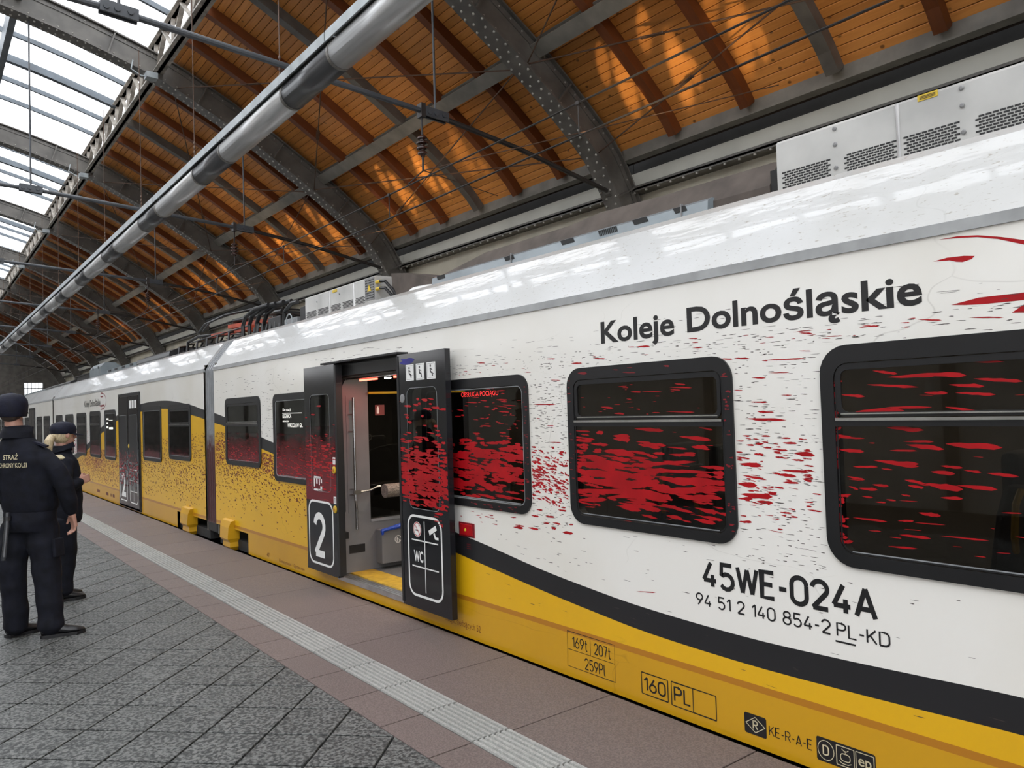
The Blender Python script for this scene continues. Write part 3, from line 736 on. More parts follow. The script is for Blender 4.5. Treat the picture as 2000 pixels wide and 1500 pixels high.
# livery curves (y, z): top and bottom edge of the charcoal band
UPB = [(-8, 0.62), (-2, 0.56), (1.08, 0.532), (1.41, 0.52), (1.76, 0.507), (2.23, 0.499), (2.89, 0.52), (3.33, 0.556), (3.74, 0.60), (4.33, 0.683), (4.74, 0.735), (5.4, 0.84), (6.2, 0.98), (7.2, 1.15),
       (8.25, 1.321), (8.6, 1.375), (9.85, 1.607), (10.34, 1.676), (10.84, 1.731), (11.37, 1.80), (12.76, 1.897), (14.48, 1.876), (16.05, 1.742), (17.96, 1.473), (19.16, 1.189), (19.56, 1.11), (21, 0.86), (23, 0.66), (26, 0.52), (34, 0.5), (60, 0.5)]
LOB = [(-8, 0.46), (-2, 0.42), (1.08, 0.398), (1.42, 0.387), (1.74, 0.378), (2.24, 0.372), (2.86, 0.389), (3.3, 0.425), (3.75, 0.470), (4.23, 0.526), (4.73, 0.585), (5.4, 0.69), (6.2, 0.84), (7.2, 1.02),
       (8.26, 1.197), (8.6, 1.245), (9.86, 1.491), (10.35, 1.546), (10.85, 1.606), (11.38, 1.66), (12.7, 1.766), (14.49, 1.743), (16.3, 1.61), (17.43, 1.43), (17.97, 1.34), (19.2, 1.04), (21, 0.72), (23, 0.52), (26, 0.40), (34, 0.38), (60, 0.38)]
def interp(c, y):
    for i in range(len(c) - 1):
        if c[i][0] <= y <= c[i + 1][0]:
            a = c[max(i - 1, 0)]; b = c[i]; d = c[i + 1]; e = c[min(i + 2, len(c) - 1)]
            t = (y - b[0]) / (d[0] - b[0])
            m0 = (d[1] - a[1]) / (d[0] - a[0]) * (d[0] - b[0]); m1 = (e[1] - b[1]) / (e[0] - b[0]) * (d[0] - b[0])
            return (2 * t ** 3 - 3 * t * t + 1) * b[1] + (t ** 3 - 2 * t * t + t) * m0 + (-2 * t ** 3 + 3 * t * t) * d[1] + (t ** 3 - t * t) * m1
    return c[0][1] if y < c[0][0] else c[-1][1]

def hole_z(hh, y):
    y0, y1, z0, z1, r = hh
    if y <= y0 - 1e-6 or y >= y1 + 1e-6: return None
    d = 0.0
    if y < y0 + r: q = (y0 + r - y); d = r - math.sqrt(max(r * r - q * q, 0))
    elif y > y1 - r: q = (y - (y1 - r)); d = r - math.sqrt(max(r * r - q * q, 0))
    return z0 + d, z1 - d
def side_skin(mb, ya, yb, holes, zbot, x=XS, step=0.12, zones=None):
    ys = set([ya, yb]); n = int((yb - ya) / step)
    ys |= {ya + (yb - ya) * i / n for i in range(n + 1)}
    for (y0, y1, z0, z1, r) in holes:
        for q in range(7):
            t = r * (1 - math.cos(math.pi / 2 * q / 6)); ys |= {y0 + t, y1 - t}
    ys = sorted(y for y in ys if ya - 1e-9 <= y <= yb + 1e-9)
    for a, b in zip(ys[:-1], ys[1:]):
        if b - a < 1e-6: continue
        mid = (a + b) / 2; hs = [h_ for h_ in holes if h_[0] < mid < h_[1]]
        def bounds(y):
            lo = max(interp(LOB, y), 0.30); up = max(interp(UPB, y), lo)
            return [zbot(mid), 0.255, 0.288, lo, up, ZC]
        A = zones(a) if zones else bounds(a); B = zones(b) if zones else bounds(b)
        hs = sorted(hs, key=lambda t: t[2])
        for zi in range(len(A) - 1):
            segs = [((A[zi], A[zi + 1]), (B[zi], B[zi + 1]))]
            for h_ in hs:
                ha = hole_z(h_, min(max(a, h_[0]), h_[1])); hb = hole_z(h_, min(max(b, h_[0]), h_[1]))
                new = []
                for (a0, a1), (b0, b1) in segs:
                    new.append(((a0, min(a1, ha[0])), (b0, min(b1, hb[0])))); new.append(((max(a0, ha[1]), a1), (max(b0, hb[1]), b1)))
                segs = new
            for (a0, a1), (b0, b1) in segs:
                if a1 - a0 > 1e-5 or b1 - b0 > 1e-5:
                    mb.poly([(x, a, a0), (x, b, b0), (x, b, max(b1, b0)), (x, a, max(a1, a0))], zi)
def rrect(y0, y1, z0, z1, r, n=6):
    o = []
    for cy, cz, a0 in ((y1 - r, z1 - r, 0), (y0 + r, z1 - r, 90), (y0 + r, z0 + r, 180), (y1 - r, z0 + r, 270)):
        for i in range(n + 1):
            a = math.radians(a0 + 90 * i / n); o.append((cy + r * math.cos(a), cz + r * math.sin(a)))
    return o
def ring_plate(mb, outer, inner, x0, x1, mi=0):
    """frame between two (y,z) outlines of the same count; x0 is the outer face"""
    k = len(outer); n = len(mb.v)
    for x, pl in ((x0, outer), (x0, inner), (x1, inner), (x1, outer)): mb.v += [(x, y, z) for y, z in pl]
    for s in range(4):
        for j in range(k):
            a = n + s * k + j; b = n + s * k + (j + 1) % k; c = n + ((s + 1) % 4) * k
            mb.f.append((a, b, c + (j + 1) % k, c + j)); mb.m.append(mi)
# ------------------------------------------------------------------ lettering and print
def text_mesh(s, mats, yl, yr, zb, zt, x, bold=0.0, cap=0.7):
    c = bpy.data.curves.new('lettering', 'FONT'); c.body = s; c.resolution_u = 4; c.offset = bold
    o = bpy.data.objects.new('lettering', c); COL.objects.link(o); bpy.context.view_layer.update()
    me = bpy.data.meshes.new_from_object(o); bpy.data.objects.remove(o); bpy.data.curves.remove(c)
    xs = [v.co.x for v in me.vertices]; x0, x1 = min(xs), max(xs)
    for v in me.vertices:
        u, w_ = v.co.x, v.co.y
        v.co = (x, yl + (u - x0) / (x1 - x0) * (yr - yl), zb + w_ / cap * (zt - zb))
    me.materials.clear(); me.materials.append(mats); me.update()
    return me
def text(s, mat, parent, yl, yr, zb, zt, x, bold=0.0, name='lettering', cap=0.7):
    return link(name, text_mesh(s, mat, yl, yr, zb, zt, x, bold, cap), parent)
def line(mb, x, pts, w, closed=False, mi=0):
    """stroke of width w along (y,z) points, on the plane x"""
    P = [Vector(p) for p in pts]; n = len(P); L = []; R = []
    for i in range(n):
        a = P[(i - 1) % n] if (closed or i) else P[i]; b = P[(i + 1) % n] if (closed or i < n - 1) else P[i]
        d = (b - a); d = d.normalized() if d.length > 1e-9 else Vector((1, 0)); nn = Vector((-d.y, d.x)) * w / 2
        if 0 < i < n - 1 or closed:
            d1 = (P[i] - a).normalized(); cs = max(abs(d1.dot(d)), 0.6); nn = nn / cs
        L.append(P[i] + nn); R.append(P[i] - nn)
    for i in range(n if closed else n - 1):
        j = (i + 1) % n
        mb.poly([(x, *L[i]), (x, *L[j]), (x, *R[j]), (x, *R[i])], mi)
def disc(mb, x, cy, cz, r, n=16, mi=0, ry=None):
    mb.poly([(x, cy + (ry or r) * math.cos(2 * math.pi * j / n), cz + r * math.sin(2 * math.pi * j / n)) for j in range(n)], mi)
def _arc(cx, cy, rx, ry, a0, a1, n=10):
    return [(cx + rx * math.cos(math.radians(a0 + (a1 - a0) * i / n)), cy + ry * math.sin(math.radians(a0 + (a1 - a0) * i / n))) for i in range(n + 1)]
DIN = {
 '0': (0.55, [_arc(.275, .725, .275, .275, 0, 180) + _arc(.275, .275, .275, .275, 180, 360) + [(.55, .725)]]),
 '1': (0.26, [[(0.0, .74), (.25, 1), (.25, 0)]]),
 '2': (0.55, [_arc(.27, .725, .27, .275, 172, -32) + [(0.02, 0), (.55, 0)]]),
 '4': (0.56, [[(.34, 1), (0, .25), (.56, .25)], [(.40, .50), (.40, 0)]]),
 '5': (0.55, [[(.50, 1), (.06, 1), (.04, .55)] + _arc(.265, .31, .275, .31, 128, -150)]),
 '6': (0.55, [[(.40, 1), (.05, .42)], _arc(.275, .29, .275, .29, 0, 360, 18)]),
 '7': (0.52, [[(0, 1), (.52, 1), (.18, 0)]]),
 '8': (0.55, [_arc(.275, .76, .235, .24, 0, 360, 18), _arc(.275, .27, .275, .27, 0, 360, 18)]),
 '9': (0.55, [_arc(.275, .71, .275, .29, 0, 360, 18), [(.50, .58), (.15, 0)]]),
 'A': (0.60, [[(0, 0), (.30, 1), (.60, 0)], [(.09, .28), (.51, .28)]]),
 'C': (0.52, [_arc(.27, .73, .27, .27, 15, 180) + _arc(.27, .27, .27, .27, 180, 345)]),
 'D': (0.56, [[(0, 0), (0, 1), (.26, 1)] + _arc(.26, .70, .30, .30, 90, 0) + _arc(.26, .30, .30, .30, 0, -90) + [(0, 0)]]),
 'E': (0.48, [[(.48, 1), (0, 1), (0, 0), (.48, 0)], [(0, .52), (.42, .52)]]),
 'K': (0.55, [[(0, 0), (0, 1)], [(.52, 1), (.0, .36)], [(.18, .57), (.55, 0)]]),
 'L': (0.46, [[(0, 1), (0, 0), (.46, 0)]]),
 'P': (0.54, [[(0, 0), (0, 1), (.28, 1)] + _arc(.28, .74, .26, .26, 90, -90) + [(0, .48)]]),
 'R': (0.55, [[(0, 0), (0, 1), (.28, 1)] + _arc(.28, .74, .26, .26, 90, -90) + [(0, .48)], [(.26, .48), (.55, 0)]]),
 'W': (0.80, [[(0, 1), (.20, 0), (.40, .95), (.60, 0), (.80, 1)]]),
 't': (0.34, [[(.13, 1), (.13, .18), (.20, .02), (.34, 0)], [(0, .70), (.32, .70)]]),
 'l': (0.16, [[(0, 1), (0, .18), (.05, .02), (.16, 0)]]),
 'e': (0.46, [[(0.02, .36), (.46, .36)] + _arc(.23, .36, .23, .34, 0, 180) + _arc(.23, .30, .23, .30, 180, 320)]),
 'p': (0.46, [_arc(.23, .35, .23, .35, 0, 360, 16), [(0, .70), (0, -.28)]]),
 '-': (0.28, [[(0, .44), (.28, .44)]]), ' ': (0.22, [])}
def din_chars(s, mat, parent, yl, yr, zb, zt, x, wt, name, gap=0.20):
    tot = sum(DIN[c][0] + gap for c in s) - gap; sw = wt * (zt - zb); k = ((yl - yr) - sw) / tot; pos = 0.0
    for c in s:
        if c != ' ': din(c, mat, parent, yl - pos * k, yl - (pos + DIN[c][0]) * k - sw, zb, zt, x, wt, name)
        pos += DIN[c][0] + gap
def din(s, mat, parent, yl, yr, zb, zt, x, wt=0.15, name='lettering', gap=0.20):
    """narrow technical lettering drawn with even strokes"""
    pos = 0.0; strokes = []
    for ch in s:
        w_, st_ = DIN[ch]
        strokes += [[(pos + a, b) for a, b in q] for q in st_]; pos += w_ + gap
    pos -= gap
    H_ = (zt - zb); sw = wt * H_; m = MB()
    k = ((yl - yr) - sw) / pos
    for q in strokes:
        x -= 0.00004
        P = [(yl - sw / 2 - a * k, zb + sw / 2 + b * (H_ - sw)) for a, b in q]; cur = [P[0]]
        for i in range(1, len(P)):
            cur.append(P[i])
            if i < len(P) - 1:
                d0 = Vector(P[i]) - Vector(P[i - 1]); d1 = Vector(P[i + 1]) - Vector(P[i])
                if d0.length > 1e-9 and d1.length > 1e-9 and d0.angle(d1) > 1.75: line(m, x, cur, sw); x -= 0.00004; cur = [P[i]]
        if len(cur) > 1: line(m, x, cur, sw)
    return m.build(name, mat, parent)
rnd = random.Random(11)
def splat(mb, x, y0, z0, y1, z1, hgt, clip=None, mi=0):
    """paint streak from its thin tail (y0,z0) to its blunt end (y1,z1)"""
    n = 7; d = Vector((y1 - y0, z1 - z0)); L = d.length; x = x - 0.0004 * rnd.random()
    if L < 1e-5: return
    d /= L; nn = Vector((-d.y, d.x)); top = []; bot = []
    for i in range(n + 1):
        s = i / n; pr = (s ** 0.75) * ((1 - s) ** 0.42) * 1.75
        j1 = 0.7 + 0.6 * rnd.random(); j2 = 0.7 + 0.6 * rnd.random()
        if i in (0, n): j1 = j2 = 0.1
        p = Vector((y0, z0)) + d * L * s
        top.append(p + nn * hgt / 2 * pr * j1); bot.append(p - nn * hgt / 2 * pr * j2)
    pts = top + bot[::-1]
    mb.nsplat = getattr(mb, 'nsplat', 0) + 1
    if clip: pts = [Vector((min(max(p.x, clip[0]), clip[1]), min(max(p.y, clip[2]), clip[3]))) for p in pts]
    for i in range(n):
        mb.poly([(x, *pts[i]), (x, *pts[i + 1]), (x, *pts[2 * n - i]), (x, *pts[2 * n + 1 - i])], mi)
def cluster(mb, x, n, y0, y1, z0, z1, Lr, hr, clip=None, bias=1.0, tilt=(-0.06, 0.02), dens=None, mi=0):
    for _ in range(n):
        for _t in range(20):
            y = rnd.uniform(y0, y1); z = rnd.uniform(z0, z1)
            if dens is None or rnd.random() < dens(y, z): break
        L = rnd.uniform(*Lr) * (0.5 + rnd.random()); h_ = rnd.uniform(*hr); t = rnd.uniform(*tilt)
        splat(mb, x, y + L / 2, z - t * L / 2, y - L / 2, z + t * L / 2, h_, clip, mi)
RW3 = [(1566,1723,1464,1704,14),(1510,1693,1304,1692,19),(1376,1699,1211,1684,22),(1593,1667,1385,1648,13),(1276,1653,1152,1642,16),(1367,1625,1280,1621,16),(1254,1622,1116,1610,12),(1189,1671,1027,1654,16),(1708,1629,1602,1618,13),(1647,1556,1445,1558,24),(1523,1571,1339,1569,11),(1292,1569,1162,1546,13),(1566,1518,1486,1516,8),(1270,1519,1142,1517,11),(1520,1491,1374,1480,23),(1753,1460,1666,1450,11),(1746,1449,1610,1445,8),(1457,1436,1339,1436,9),(1445,1423,1302,1407,22),(1298,1429,1103,1418,27),(1511,1399,1402,1399,9),(1726,1397,1616,1390,17),(1580,1357,1399,1338,23),(1481,1354,1399,1348,14),(1668,1327,1561,1330,11),(1548,1324,1502,1321,7),(1320,1344,1239,1340,12),(1239,1332,1178,1326,10),(1357,1321,1268,1316,16),(1161,1324,1056,1317,14),(1695,1285,1618,1275,12),(1458,1284,1377,1272,14),(1446,1262,1384,1256,14),(1384,1272,1242,1259,25),(1265,1273,1126,1266,18),(1588,1257,1521,1254,13),(1690,1244,1648,1233,11),(1648,1239,1565,1237,14),(1754,1201,1688,1203,14),(1635,1206,1587,1204,8),(1325,1223,1244,1225,14),(1474,1224,1436,1221,7),(1581,1187,1534,1187,6),(1534,1200,1494,1198,7),(1410,1158,1326,1153,18),(1678,1114,1534,1111,11),(1492,1119,1428,1124,9),(1428,1118,1312,1120,5),(1756,1079,1695,1072,11),(1488,1064,1366,1062,14),(1338,1077,1162,1078,7),(1536,1012,1420,1017,9),(1614,1067,1560,1069,6),(1119,1184,1052,1187,5),(1217,1015,1176,1016,4),(1142,1037,1094,1040,3),(1231,1740,1084,1727,10)]
RW2 = [(2896,1483,2687,1472,23),(3242,1394,3094,1391,21),(3015,1428,2930,1421,15),(2838,1403,2672,1395,19),(2672,1388,2534,1380,10),(2586,1444,2384,1428,22),(2507,1395,2395,1380,15),(2562,1361,2482,1359,12),(2637,1349,2572,1347,16),(3118,1359,2892,1341,47),(3366,1319,3109,1311,32),(2811,1340,2733,1331,18),(3393,1277,2948,1278,40),(3395,1226,2898,1226,48),(3349,1179,2799,1179,55),(3001,1276,2484,1318,22),(2897,1257,2375,1270,22),(2700,1214,2386,1218,50),(2655,1173,2341,1183,36),(2800,1164,2492,1162,30),(3376,1119,2704,1141,47),(3120,1096,2723,1139,39),(2610,1133,2390,1128,22),(3379,1061,3120,1080,33),(3055,1053,2775,1069,28),(2867,1019,2749,1008,18),(3027,970,2932,971,13),(2616,1020,2525,1011,10),(2537,1053,2436,1048,4),(3308,1025,3214,1031,8),(3371,1469,3239,1466,11),(2458,1491,2373,1477,10),(3147,1606,3046,1597,12),(3043,1568,2963,1564,12),(2913,1684,2833,1680,10),(2832,1684,2686,1676,5),(2638,1698,2488,1689,8),(2635,1686,2563,1680,7),(2603,1715,2531,1707,8),(2945,1647,2907,1642,7),(2875,1589,2846,1586,7),(2668,1572,2479,1566,7)]
RFR = [(3323,1809,3242,1802,16),(2928,1818,2885,1815,5),(3035,1812,2990,1808,6),(2964,1793,2861,1786,7),(2668,1812,2625,1807,12),(2313,1739,2269,1736,8)]
RBODY = [(2176,1531,1970,1523,13),(2117,1563,2032,1559,9),(2104,1452,2059,1450,9),(1996,1421,1922,1419,12),(2140,1414,2098,1413,11),(2055,1391,1969,1386,11),(1942,1375,1840,1368,25),(1893,1389,1856,1386,11),(2150,1366,2093,1364,14),(1957,1346,1891,1344,10),(2234,1317,2111,1312,24),(2248,1350,2170,1342,10),(2009,1297,1870,1294,15),(2028,1277,1933,1272,19),(1898,1282,1857,1280,10),(2221,1264,2084,1248,13),(2004,1243,1930,1244,11),(1905,1264,1859,1254,14),(2246,1222,2138,1219,27),(2086,1216,2049,1217,8),(2233,1173,2058,1172,33),(2079,1187,2036,1187,12),(2250,1152,2164,1155,17),(2145,1146,2056,1144,20),(2247,1042,2173,1046,15),(2019,1092,1990,1094,5),(2070,1072,2027,1073,6),(1903,1162,1856,1162,6),(2929,597,2788,614,7),(4007,835,3898,838,20),(3851,847,3742,846,17),(3972,851,3884,852,12),(3674,938,3588,938,16),(3814,929,3737,928,15),(3701,891,3639,895,12),(3628,870,3574,868,18),(3521,854,3421,857,21),(3608,904,3530,900,12),(3460,907,3418,910,12),(3556,986,3473,987,13),(3761,971,3697,972,13),(4032,897,3969,900,8),(4433,875,4370,879,7),(4263,888,4219,891,7),(4361,1937,4261,1930,9),(3846,1845,3768,1838,5),(3587,1782,3486,1773,5),(3765,1634,3535,1629,9),(3731,1547,3693,1543,7),(3633,1498,3565,1498,8),(3613,1398,3499,1396,6),(1606,1911,1532,1902,7),(1380,1912,1290,1900,6),(1196,1900,1079,1887,6),(1892,1910,1825,1900,8),(1787,1876,1743,1871,4),(1896,1830,1835,1824,4),(2080,1800,1861,1794,7),(2056,1741,1945,1736,5),(1995,1636,1937,1634,5),(1440,1889,1413,1886,4),(2862,1928,2763,1921,11),(3204,1887,3100,1879,10),(3393,1871,3293,1866,9),(3615,1914,3528,1908,7),(2505,1939,2447,1934,6),(2316,1824,2245,1817,7),(2238,1821,2148,1813,9),(2086,1800,2053,1797,7),(2146,1723,2066,1718,9),(2158,1609,2062,1606,8),(2122,1564,2064,1559,12),(2181,1532,2066,1520,10),(2246,1668,2194,1664,6)]
RSWOOSH = [[(1288,2209),(1221,2209),(1151,2199),(1076,2178),(1004,2153),(892,2094),(893,2068),(1005,2137),(1085,2172),(1152,2192),(1213,2201)],[(1312,2129),(1261,2135),(1202,2132),(1165,2125),(1177,2115),(1208,2109),(1230,2114),(1252,2123)],[(1256,1954),(1158,1969),(1013,1968),(898,1961),(899,1945),(1014,1941),(1137,1943),(1202,1947)],[(1054,1901),(1015,1925),(975,1938),(957,1909),(1016,1897)]]
# ------------------------------------------------------------------ windows
def window(car, y0, y1, z0, z1, r=0.10, bar=None, fw=0.055, splats=None, label=None, gl='glass'):
    m = MB(); m_in = 0.07
    ring_plate(m, rrect(y0, y1, z0, z1, r), rrect(y0 + fw, y1 - fw, z0 + fw * 0.9, z1 - fw * 1.25, r * 0.55), XS - 0.012, XS + 0.05)
    fr = m.build('window', M['rubber'], car, label=label)
    gy0, gy1, gz0, gz1 = y0 + fw, y1 - fw, z0 + fw * 0.9, z1 - fw * 1.25
    m = MB(); m.plate(rrect(gy0 - 0.004, gy1 + 0.004, gz0 - 0.004, gz1 + 0.004, r * 0.5), XS - 0.005, XS + 0.001); m.build('pane', M[gl], fr)
    m = MB(); ring_plate(m, rrect(gy0 + 0.004, gy1 - 0.004, gz0 + 0.004, gz1 - 0.004, r * 0.5), rrect(gy0 + 0.010, gy1 - 0.010, gz0 + 0.010, gz1 - 0.010, r * 0.46), XS - 0.008, XS - 0.004)
    m.build('glazing_seal', M['gaiter'] if bar is None else M['rubber'], fr)
    if bar:
        m = MB(); m.box(XS - 0.016, XS - 0.004, gy0, gy1, bar - 0.020, bar + 0.004); m.build('transom', M['rubber'], fr)
        m = MB(); m.box(XS - 0.020, XS - 0.014, gy0 + 0.006, gy1 - 0.006, bar + 0.004, bar + 0.016); m.box(XS - 0.016, XS - 0.012, gy0 + 0.03, gy1 - 0.03, bar + 0.030, bar + 0.036); m.build('polished_bar', M['chrome'], fr)
        m = MB(); ring_plate(m, rrect(gy0 + 0.012, gy1 - 0.012, bar + 0.02, gz1 - 0.008, 0.04), rrect(gy0 + 0.032, gy1 - 0.032, bar + 0.04, gz1 - 0.03, 0.03), XS - 0.011, XS - 0.004); m.build('vent_frame', M['rubber'], fr)
        m = MB(); line(m, XS - 0.0065, [(gy0 + 0.05, gz0 + 0.012), (gy1 - 0.05, gz0 + 0.012)], 0.006); m.build('seal_line', M['gaiter'], fr)
    else:
        m = MB(); line(m, XS - 0.0065, [(gy0 + 0.05, gz0 + 0.016), (gy1 - 0.05, gz0 + 0.016)], 0.006); m.build('seal_line', M['gaiter'], fr)
    return fr, (gy0, gy1, gz0, gz1)

def car_shell(car, ya, yb, holes, zbot, interior=True, far=False):
    m = MB(); side_skin(m, ya, yb, holes, zbot, step=0.12 if not far else 0.4)
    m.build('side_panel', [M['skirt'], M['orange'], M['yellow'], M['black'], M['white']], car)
    m = MB(); m.prism([(XS - 0.008, ZC), (XS + 0.03, ZC), (XS + 0.06, ZC + 0.05), (XS + 0.035, ZC + 0.055), (XS - 0.006, ZC + 0.045)], ya, yb); m.build('cant_strip', M['strip'], car)
    m = MB()
    prof = [(XS + 0.0, ZC + 0.045), (XS + 0.03, ZC + 0.085), (XS + 0.15, ZC + 0.245), (XS + 0.27, ZC + 0.398), (XS + 0.32, ZC + 0.437), (XS + 0.42, ZC + 0.468), (XS + 0.56, ZC + 0.490), (XS + 1.42, ZC + 0.50),
            (XS + 2.28, ZC + 0.490), (XS + 2.52, ZC + 0.437), (XS + 2.84, ZC + 0.045), (XS + 2.84, 0.0), (XS + 2.80, 0.0), (XS + 2.80, ZC), (XS + 2.3, ZC + 0.4), (XS + 0.55, ZC + 0.4), (XS + 0.06, ZC + 0.02)]
    n = 1 if far else 1
    m.prism(prof, ya, yb); m.build('roof_shell', M['roofw'], car)
    m = MB(); m.box(XS + 0.05, XS + 2.8, ya, yb, -0.02, 0.10); m.build('underframe', M['bogie'], car)
    m = MB(); m.box(XS + 0.02, XS + 2.8, ya, ya + 0.03, 0.1, ZC + 0.1); m.box(XS + 0.02, XS + 2.8, yb - 0.03, yb, 0.1, ZC + 0.1)
    m.box(XS + 2.6, XS + 2.8, ya, yb, 0.1, ZC); m.box(XS + 0.1, XS + 2.8, ya, yb, 2.12, 2.14)
    m.build('interior_lining', M['intdk'], car)
def bevel(o, w=0.01, seg=2):
    b = o.modifiers.new('bevel', 'BEVEL'); b.width = w; b.segments = seg; b.limit_method = 'ANGLE'; return o

# ================================================================== nearest carriage
C1A, C1B = -7.0, 10.30
car1 = thing('train_carriage', (4.5, 2, -1.0), 'nearest white and yellow carriage with red paint-splash print and an open door', 'train carriage', 'carriages of the train')
WIN1 = dict(w3=(-0.36, 1.795, 0.905, 1.838, 0.12), w2=(2.25, 3.425, 0.925, 1.838, 0.11), w1=(3.80, 5.10, 0.93, 1.832, 0.10), sm2=(6.85, 8.20, 0.91, 1.842, 0.08), sm1=(8.60, 9.83, 1.025, 1.842, 0.09),
            w4=(-2.6, -0.75, 0.905, 1.838, 0.12), w5=(-4.9, -3.0, 0.905, 1.838, 0.12))
DOOR = (5.33, 6.66, 0.105, 2.075, 0.01)
ARCH1 = (9.06, 10.05, -0.3, 0.235, 0.10)
holes1 = [v for v in WIN1.values()] + [DOOR]
zb1 = lambda y: 0.235 if y > 9.06 else -0.005
car_shell(car1, C1A, C1B, holes1, zb1)
wl_ = {'w3': 'large window with scattered red streaks', 'w2': 'window with a dense red band of paint print', 'w1': 'window with red service text display', 'sm2': 'window with the lit destination display', 'sm1': 'small square window by the gangway'}
W = {}
for k, v in WIN1.items():
    W[k] = window(car1, *v, bar=None if k in ('w1', 'sm2') else 1.515, label=wl_.get(k), fw=0.055 if k != 'w3' else 0.06)

# red streaks on glass, frames and panels
def put(mb, x, lst, clip=None, mi=0):
    for a, b, c, d, h_ in lst: splat(mb, x, a / 1000, b / 1000, c / 1000, d / 1000, h_ / 1000, clip, mi)
XG = XS - 0.0058
f3, c3 = W['w3']; m = MB(); put(m, XG, RW3, c3); cluster(m, XG, 40, c3[0], 1.7, 1.0, 1.7, (0.02, 0.07), (0.002, 0.005), c3)
cluster(m, XG, 30, c3[0], 0.95, 1.0, 1.7, (0.06, 0.2), (0.01, 0.025), c3)
for i in range(40):
    z_ = rnd.uniform(1.0, 1.74); splat(m, XG, 1.738, z_, 1.728 - rnd.random() ** 3 * 0.05, z_ + rnd.uniform(-0.02, 0.02), rnd.uniform(0.006, 0.03), (c3[0], 1.738, 0.97, 1.76))
m.build('red_streaks', M['red'], f3, kind='stuff')
f2, c2 = W['w2']; m = MB(); put(m, XG, RW2, c2)
def d2(y, z):
    zc = 1.245 - 0.10 * (3.3 - y) / 1.0
    return math.exp(-((z - zc) / 0.15) ** 2) * (1.0 if y > 2.6 else 0.45)
cluster(m, XG, 210, c2[0], c2[1], 1.02, 1.46, (0.06, 0.17), (0.010, 0.028), c2, dens=d2, tilt=(-0.1, 0.02))
cluster(m, XG, 60, c2[0], c2[1], 0.98, 1.75, (0.02, 0.06), (0.002, 0.005), c2)
m.build('red_streaks', M['red'], f2, kind='stuff')
m = MB(); put(m, XS - 0.0128, RFR); cluster(m, XS - 0.0128, 26, 2.256, 2.298, 0.98, 1.78, (0.015, 0.035), (0.004, 0.012), (2.256, 2.30, 0.98, 1.8)); cluster(m, XS - 0.0128, 14, 3.377, 3.417, 0.98, 1.78, (0.015, 0.03), (0.003, 0.008), (3.377, 3.42, 0.98, 1.8)); m.build('frame_streaks', M['dred'], f2, kind='stuff')
f1, c1 = W['w1']; m = MB()
def d1(y, z): return min(1, math.exp(-((z - 1.22) / 0.16) ** 2) * 1.2)
cluster(m, XG, 340, c1[0] + 0.02, c1[1], 1.0, 1.40, (0.07, 0.18), (0.012, 0.030), c1, dens=d1, tilt=(-0.08, 0.02))
cluster(m, XG, 46, c1[0], c1[1], 1.4, 1.68, (0.03, 0.11), (0.004, 0.014), c1, tilt=(-0.08, 0.0))
cluster(m, XG, 30, c1[0], 4.4, 1.4, 1.75, (0.03, 0.09), (0.003, 0.008), c1)
m.build('red_streaks', M['red'], f1, kind='stuff')
m = MB(); cluster(m, XS - 0.0128, 26, 3.806, 3.85, 1.0, 1.78, (0.015, 0.035), (0.004, 0.012), (3.806, 3.852, 1.0, 1.8)); cluster(m, XS - 0.0128, 12, 3.9, 4.6, 0.936, 0.972, (0.03, 0.06), (0.006, 0.012), (3.9, 4.7, 0.936, 0.974)); m.build('frame_streaks', M['dred'], f1, kind='stuff')
text('OBSŁUGA POCIĄGU', M['led_r'], f1, 4.555, 4.115, 1.705, 1.738, XG - 0.0006, -0.008, 'service_display')
for kk in ('sm1', 'sm2'):
    ff, cc = W[kk]; m = MB()
    m.plate(rrect(cc[0], cc[1], cc[2], 1.42, 0.02), XG - 0.0002, XG); m.build('print_film', M['film'], ff)
    m = MB(); cluster(m, XG - 0.0004, 60 if kk == 'sm1' else 130, cc[0], cc[1], cc[2], 1.34, (0.02, 0.08), (0.004, 0.014), cc, dens=lambda y, z: max(0, min(1, (1.34 - z) / 0.3))); m.build('red_streaks', M['red'], ff, kind='stuff')
fs = W['sm2'][0]
for s, a, b, z0, z1 in (('Do stacji', 7.925, 7.71, 1.657, 1.685), ('LEGNICA', 7.93, 7.695, 1.585, 1.625), ('stacja', 7.93, 7.77, 1.543, 1.565), ('WROCŁAW GŁ.', 7.80, 7.405, 1.487, 1.528)):
    text(s, M['led_w'], fs, a, b, z0, z1, XG - 0.0008, 0.004, 'destination_text')
m = MB(); line(m, XG - 0.0008, [(7.94, 1.635), (7.42, 1.632)], 0.006); m.build('destination_line', M['led_w'], fs)

# print on the side panels
XP = XS - 0.0006
m = MB(); put(m, XP, RBODY)
cluster(m, XP, 240, 3.45, 3.79, 0.96, 1.38, (0.015, 0.05), (0.004, 0.016), (3.43, 3.795, 0.9, 1.4), dens=lambda y, z: math.exp(-((z - 1.18) / 0.13) ** 2) * (0.4 + 0.6 * (y - 3.43) / 0.3), tilt=(-0.35, 0.05))
cluster(m, XP, 70, 1.83, 2.24, 1.0, 1.45, (0.02, 0.06), (0.003, 0.010), (1.80, 2.245, 0.9, 1.9), tilt=(-0.15, 0.02))
cluster(m, XP, 26, 0.9, 5.0, 1.86, 1.93, (0.02, 0.07), (0.002, 0.006)); cluster(m, XP, 14, 3.9, 4.9, 0.82, 0.92, (0.02, 0.05), (0.003, 0.008))
for pl in RSWOOSH: m.poly([(XP, a / 1000, b / 1000) for a, b in pl])
m.poly([(XP, y, z) for y, z in ((0.898, 2.094), (0.80, 2.02), (0.75, 1.94), (0.78, 1.94), (0.83, 2.01), (0.898, 2.068))])
